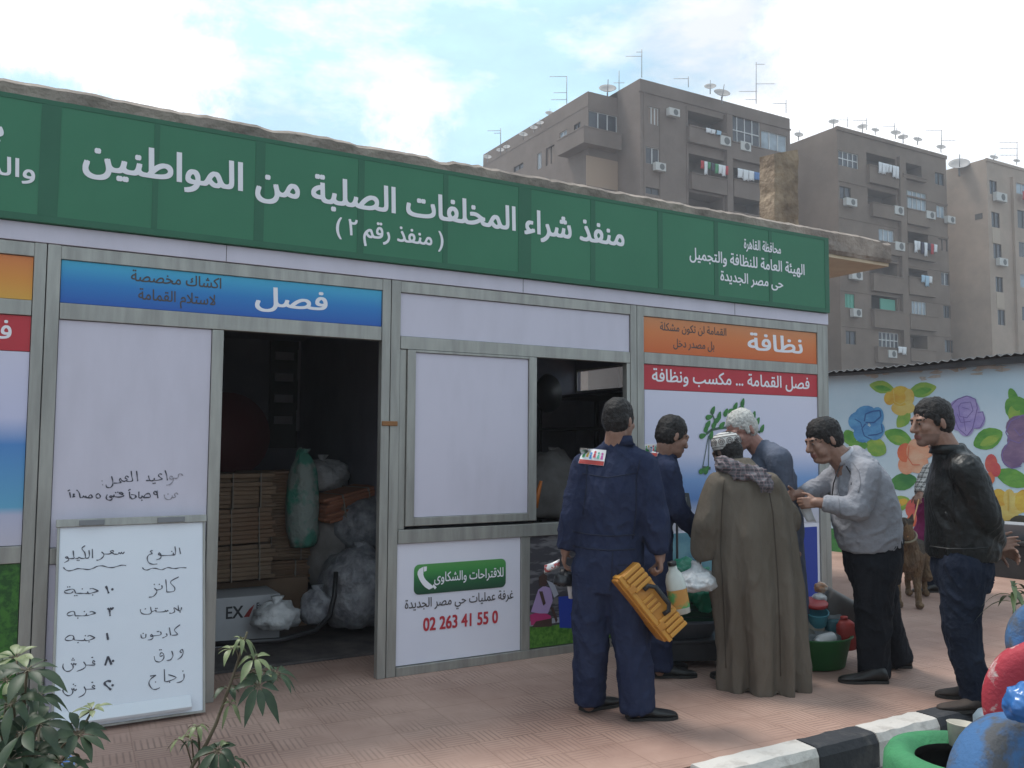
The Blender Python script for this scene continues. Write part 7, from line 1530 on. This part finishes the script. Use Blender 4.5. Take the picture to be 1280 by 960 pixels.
rc = atW(1326, 886, 3.42); tyre('red painted tyre with chipped white rim at the right picture edge', rc, -FH*.8-RH*.55, .275, .18, TRD, .5)
tyre('unpainted black tyre lying under the red one', Vector((rc.x, rc.y, -.15+.11)), (0, 0, 1), .30, .21, TBK); tyre('upper unpainted black tyre lying under the red one', Vector((rc.x, rc.y, -.15+.325)), (0, 0, 1), .30, .21, TBK)
q = atW(1324, 806, 3.50); tyre('pale blue painted tyre topping the red one', q, -FH*.9-RH*.3+Vector((0, 0, .3)), .19, .13, TBL, .5)
wq_ = depth(onZ(1212, 985, .03))
mb = MB(); q = atW(1204, 919, wq_+.18); mb.lathe(q, [(.05, -.05), (.055, -.048), (.066, .045), (.070, .05), (.066, .052), (.052, -.035), (.001, -.04)], 22, 0, (0.1, 0, 1)); tag(mb.build('white_tub', mat('yellowed_white_tub', (.58, .54, .45), .5, 0, (.45, .42, .36), 9)), 'small yellowed white tub on the green tyre', 'tub')
mb = MB(); q = atW(1245, 898, wq_+.12); mb.loft([(q+UP*h_, RT*a_, FW*a_*.7) for h_, a_ in ((-.09, .07), (-.08, .085), (.0, .09), (.03, .07), (.045, .03), (.05, .02))], 20, 0, True, True, True, .7); tag(mb.build('blue_grey_can', mat('blue_grey_plastic', (.20, .26, .31), .4, 0, (.16, .20, .24), 7)), 'blue-grey plastic can between the white tub and the red tyre', 'can')
mb = MB(); lump(mb, atW(1283, 882, 2.95), .075, .07, .075, 91, .22, fr=1.1); v, f = remesh(mb, .006, 1); v = folds(v, f, .004, 14, 3, (1, 1, 1)); o = put('blue_bag', v, f, mat('shiny_blue_plastic', (.03, .12, .36), .25, 0, (.05, .18, .45), 8), None, None, atW(1283, 905, 2.95)); tag(o, 'crumpled shiny blue bag on the blue tyre at the picture edge', 'bag')
# wrapper on the paving at the lower left
mb = MB(); q = onZ(85, 955, .03); lump(mb, q, .032, .03, .035, 95, .4, fr=1.4); tag(mb.build('blue_wrapper', mat('blue_foil_wrapper', (.03, .16, .55), .25, .2, (.5, .6, .75), 30)), 'crumpled blue wrapper on the paving below the whiteboard', 'wrapper')
mb = MB(); q = onZ(64, 962, .02); lump(mb, q, .05, .05, .04, 97, .3); tag(mb.build('beige_sack', mat('beige_cloth_sack', (.42, .36, .24), .9)), 'small beige cloth bundle beside the blue wrapper', 'bundle')

# ================================================================== umbrella-leaved shrubs at the lower left
LF = mat('schefflera_leaf_dark', (.020, .038, .018), .5, 0, (.038, .062, .028), 18, spec=.35); LF2 = mat('schefflera_leaf_young', (.10, .13, .05), .5, 0, (.17, .20, .085), 18); STM = mat('shrub_stem', (.10, .085, .05), .8, 0, (.15, .12, .08), 20)
def leaflet(mb, p, d, n, ln, wd, droop, mi=0):
    """one blade: folded along its midrib, curving down"""
    s = d.cross(n).normalized(); vs = []; K = 6
    for i in range(K+1):
        t = i/K; c = p+d*(ln*t)-Vector((0, 0, 1))*droop*ln*t*t; w = wd*(math.sin(math.pi*min(1, t*.96+.04))**.75)*(.75+.5*t if t < .6 else 1.05-(t-.6)*.6)
        if i == K: w = wd*.03
        lift = n*w*.35; vs += [c+s*w+lift, c, c-s*w+lift]
    mb.add(vs, [(3*i+q, 3*i+q+1, 3*i+q+4, 3*i+q+3) for i in range(K) for q in (0, 1)], mi, True)
def whorl(mb, c, up, n, ln, R, mi=0, droop=.35, open_=.35):
    up = unit(up); a = up.orthogonal().normalized(); b = up.cross(a); a0 = R.random()*6
    for k in range(n):
        an = a0+2*math.pi*k/n+R.uniform(-.15, .15); o = a*math.cos(an)+b*math.sin(an); d = (o+up*R.uniform(open_-.25, open_+.15)).normalized(); nn = (up-d*up.dot(d)).normalized(); l_ = ln*R.uniform(.72, 1.08)
        mb.tube([c, c+d*l_*.22], .0016, 4, 2); leaflet(mb, c+d*l_*.18, d, nn, l_*.88, l_*.185, droop*R.uniform(.5, 1.3), mi if R.random() > .05 else 1)
def shrub(label, stems, whorls, seed, base):
    R = random.Random(seed); t = thing('umbrella_shrub', label, 'shrub', base, 'umbrella leaved shrubs'); mb = MB()
    for pts, r0 in stems: mb.tube([Vector(p) for p in pts], [r0*(1-.55*i/(len(pts)-1)) for i in range(len(pts))], 7)
    mb2 = MB()
    for c, n, ln, mi, droop, up, org in whorls:
        if org is not None: mid = (Vector(org)+c)*.5+Vector((0, 0, .02)); mb.tube([org, mid, c], .0028, 5)
        whorl(mb2, c, up, n, ln, R, mi, droop, R.uniform(.1, .45))
    mb.build('stem', STM, t); o = mb2.build('foliage', [LF, LF2, STM], t, fix=False); return t
def gz(p): return Vector((p.x, p.y, -.06))
# right-hand thin shrub
w2 = 2.95; Pw = lambda x, y, d=0.0: atW(x, y, w2+d)
b0 = gz(Pw(232, 1000)); main = [b0, Pw(233, 985), Pw(240, 958), Pw(258, 930), Pw(270, 905), Pw(279, 880), Pw(287, 858), Pw(293, 840), Pw(301, 815), Pw(309, 790)]
U = Vector((0, 0, 1)); back = -FH
Wl = [(Pw(303, 800), 7, .055, 1, 1.3, U+RH*.5, None), (Pw(291, 812), 7, .065, 1, .8, U-RH*.3, Pw(298, 822)), (Pw(318, 823, -.02), 7, .075, 1, .9, U+RH*.3+back*.4, Pw(296, 832)), (Pw(323, 858, -.06), 9, .085, 0, .7, U*.6+back*.8+RH*.2, Pw(291, 848)), (Pw(345, 842, .04), 8, .080, 0, .7, U*.8+RH*.6, Pw(292, 845)), (Pw(329, 845, .06), 8, .07, 0, .6, U, Pw(292, 846)),
      (Pw(284, 860, .03), 6, .062, 0, .9, U, None), (Pw(288, 880, -.03), 4, .05, 1, 1.2, U*.5+back, Pw(279, 880)), (Pw(247, 908), 7, .045, 1, .9, U, Pw(250, 945)), (Pw(226, 924), 6, .065, 1, .7, U-RH*.5, Pw(240, 955)), (Pw(238, 926, -.02), 6, .035, 0, 1.0, U, Pw(242, 950)), (Pw(273, 938, -.05), 9, .085, 0, .9, U*.7+back*.7, Pw(252, 940)), (Pw(290, 948, .0), 7, .07, 0, .9, U*.8+RH*.4, Pw(250, 945)), (Pw(262, 962, -.03), 7, .075, 0, .8, U, Pw(236, 968))]
shrub('thin umbrella leaved shrub with one tall bare stem between the whiteboard and doorway', [(main, .008), ([Pw(233, 985), Pw(249, 955), Pw(248, 925), Pw(247, 910)], .004), ([Pw(236, 975), Pw(262, 952, -.03), Pw(273, 940, -.05)], .005)], Wl, 5, b0)
# left clump
w3 = 2.35; Pw = lambda x, y, d=0.0: atW(x, y, w3+d)
b0 = gz(Pw(30, 1010)); R = random.Random(12); Wl = []
pts = [(34, 838, -.05, .105, 0), (20, 822, .15, .09, 1), (8, 850, 0, .10, 0), (48, 872, .10, .085, 0), (14, 880, -.10, .105, 0), (50, 905, -.05, .10, 0), (28, 915, -.15, .11, 0), (98, 918, .05, .095, 0), (115, 888, .12, .06, 1), (62, 932, .1, .10, 0), (8, 918, .05, .105, 0), (40, 945, -.1, .105, 0), (12, 950, -.15, .11, 0), (75, 952, -.02, .09, 0), (-8, 870, .1, .105, 0), (-10, 905, -.1, .105, 0), (25, 865, .2, .09, 0), (0, 835, .18, .09, 0), (60, 890, .2, .08, 0), (30, 975, -.2, .11, 0), (90, 965, .05, .08, 0), (-12, 950, 0, .11, 0), (35, 890, .05, .10, 0), (5, 935, .15, .10, 0), (52, 965, .12, .10, 0), (20, 935, .0, .11, 0)]
for x, y, d, ln, mi in [q_ for i_, q_ in enumerate(pts) if i_ not in (14, 16, 18, 21, 22, 25)]: Wl.append((Pw(x, y, d), R.choice((7, 8, 9)), ln*.92, mi, R.uniform(.4, .9), U+RH*R.uniform(-.5, .7)-FH*R.uniform(0, .8), Pw(28+(x-28)*.45, min(1000, y+45), d*.5)))
st_ = [([b0, Pw(30, 985), Pw(32, 930), Pw(30, 880), Pw(33, 842)], .009), ([b0, Pw(50, 985, .05), Pw(85, 940, .05), Pw(98, 920, .05), Pw(113, 892, .12)], .007), ([b0, Pw(10, 970, -.05), Pw(5, 920), Pw(8, 855)], .007), ([b0, Pw(40, 980, -.1), Pw(48, 930), Pw(50, 875, .1)], .006)]
shrub('dense dark umbrella leaved shrub in the lower left corner', st_, Wl, 8, b0)
# palm-like plant at the right edge
wp = 4.6; Pw = lambda x, y, d=0.0: atW(x, y, wp+d); base = onZ(1270, 897, -.06); base = Vector((Pw(1268, 850).x, Pw(1268, 850).y, -.14))
PPl = thing('potted_plant', 'small plant with narrow drooping leaves behind the red tyre', 'plant', base); mb = MB(); mb.tube([base+Vector((0, 0, .15)), Pw(1267, 800), Pw(1268, 750)], .008, 7); mb.build('stem', STM, PPl)
mb = MB(); R = random.Random(3); cpl = Pw(1266, 748)
for k in range(18):
    an = R.uniform(0, 6.28); d = (RH*math.cos(an)+FH*math.sin(an)+Vector((0, 0, R.uniform(.1, .9)))).normalized(); leaflet(mb, cpl+Vector((0, 0, R.uniform(-.05, .06))), d, (U-d*d.z).normalized(), R.uniform(.14, .22), .013, R.uniform(.5, 1.0))
mb.build('leaves', mat('palm_leaf_green', (.05, .09, .03), .5, 0, (.09, .12, .04), 14), PPl, fix=False)
mb = MB(); mb.lathe(base, [(.09, 0), (.10, .01), (.125, .19), (.13, .2), (.118, .2), (.11, .16), (.001, .155)], 20); mb.build('pot', mat('black_nursery_pot', (.03, .03, .03), .6), PPl)

# ================================================================== haze
HZ = bpy.data.materials.new('pale_haze_air'); HZ.use_nodes = True; N = HZ.node_tree.nodes; N.clear(); ho = N.new('ShaderNodeOutputMaterial'); hv = N.new('ShaderNodeVolumePrincipled')
hv.inputs['Color'].default_value = (.93, .94, 1.0, 1); hv.inputs['Density'].default_value = 0.0017; hv.inputs['Anisotropy'].default_value = 0.2; HZ.node_tree.links.new(hv.outputs['Volume'], ho.inputs['Volume'])
mb = MB(); mb.box(-165, 205, -125, 165, -1.2, 38); hz = mb.build('haze', HZ, origin=(0, 0, -1.2)); tag(hz, kind='stuff'); hz['label'] = 'thin pale haze filling the air'
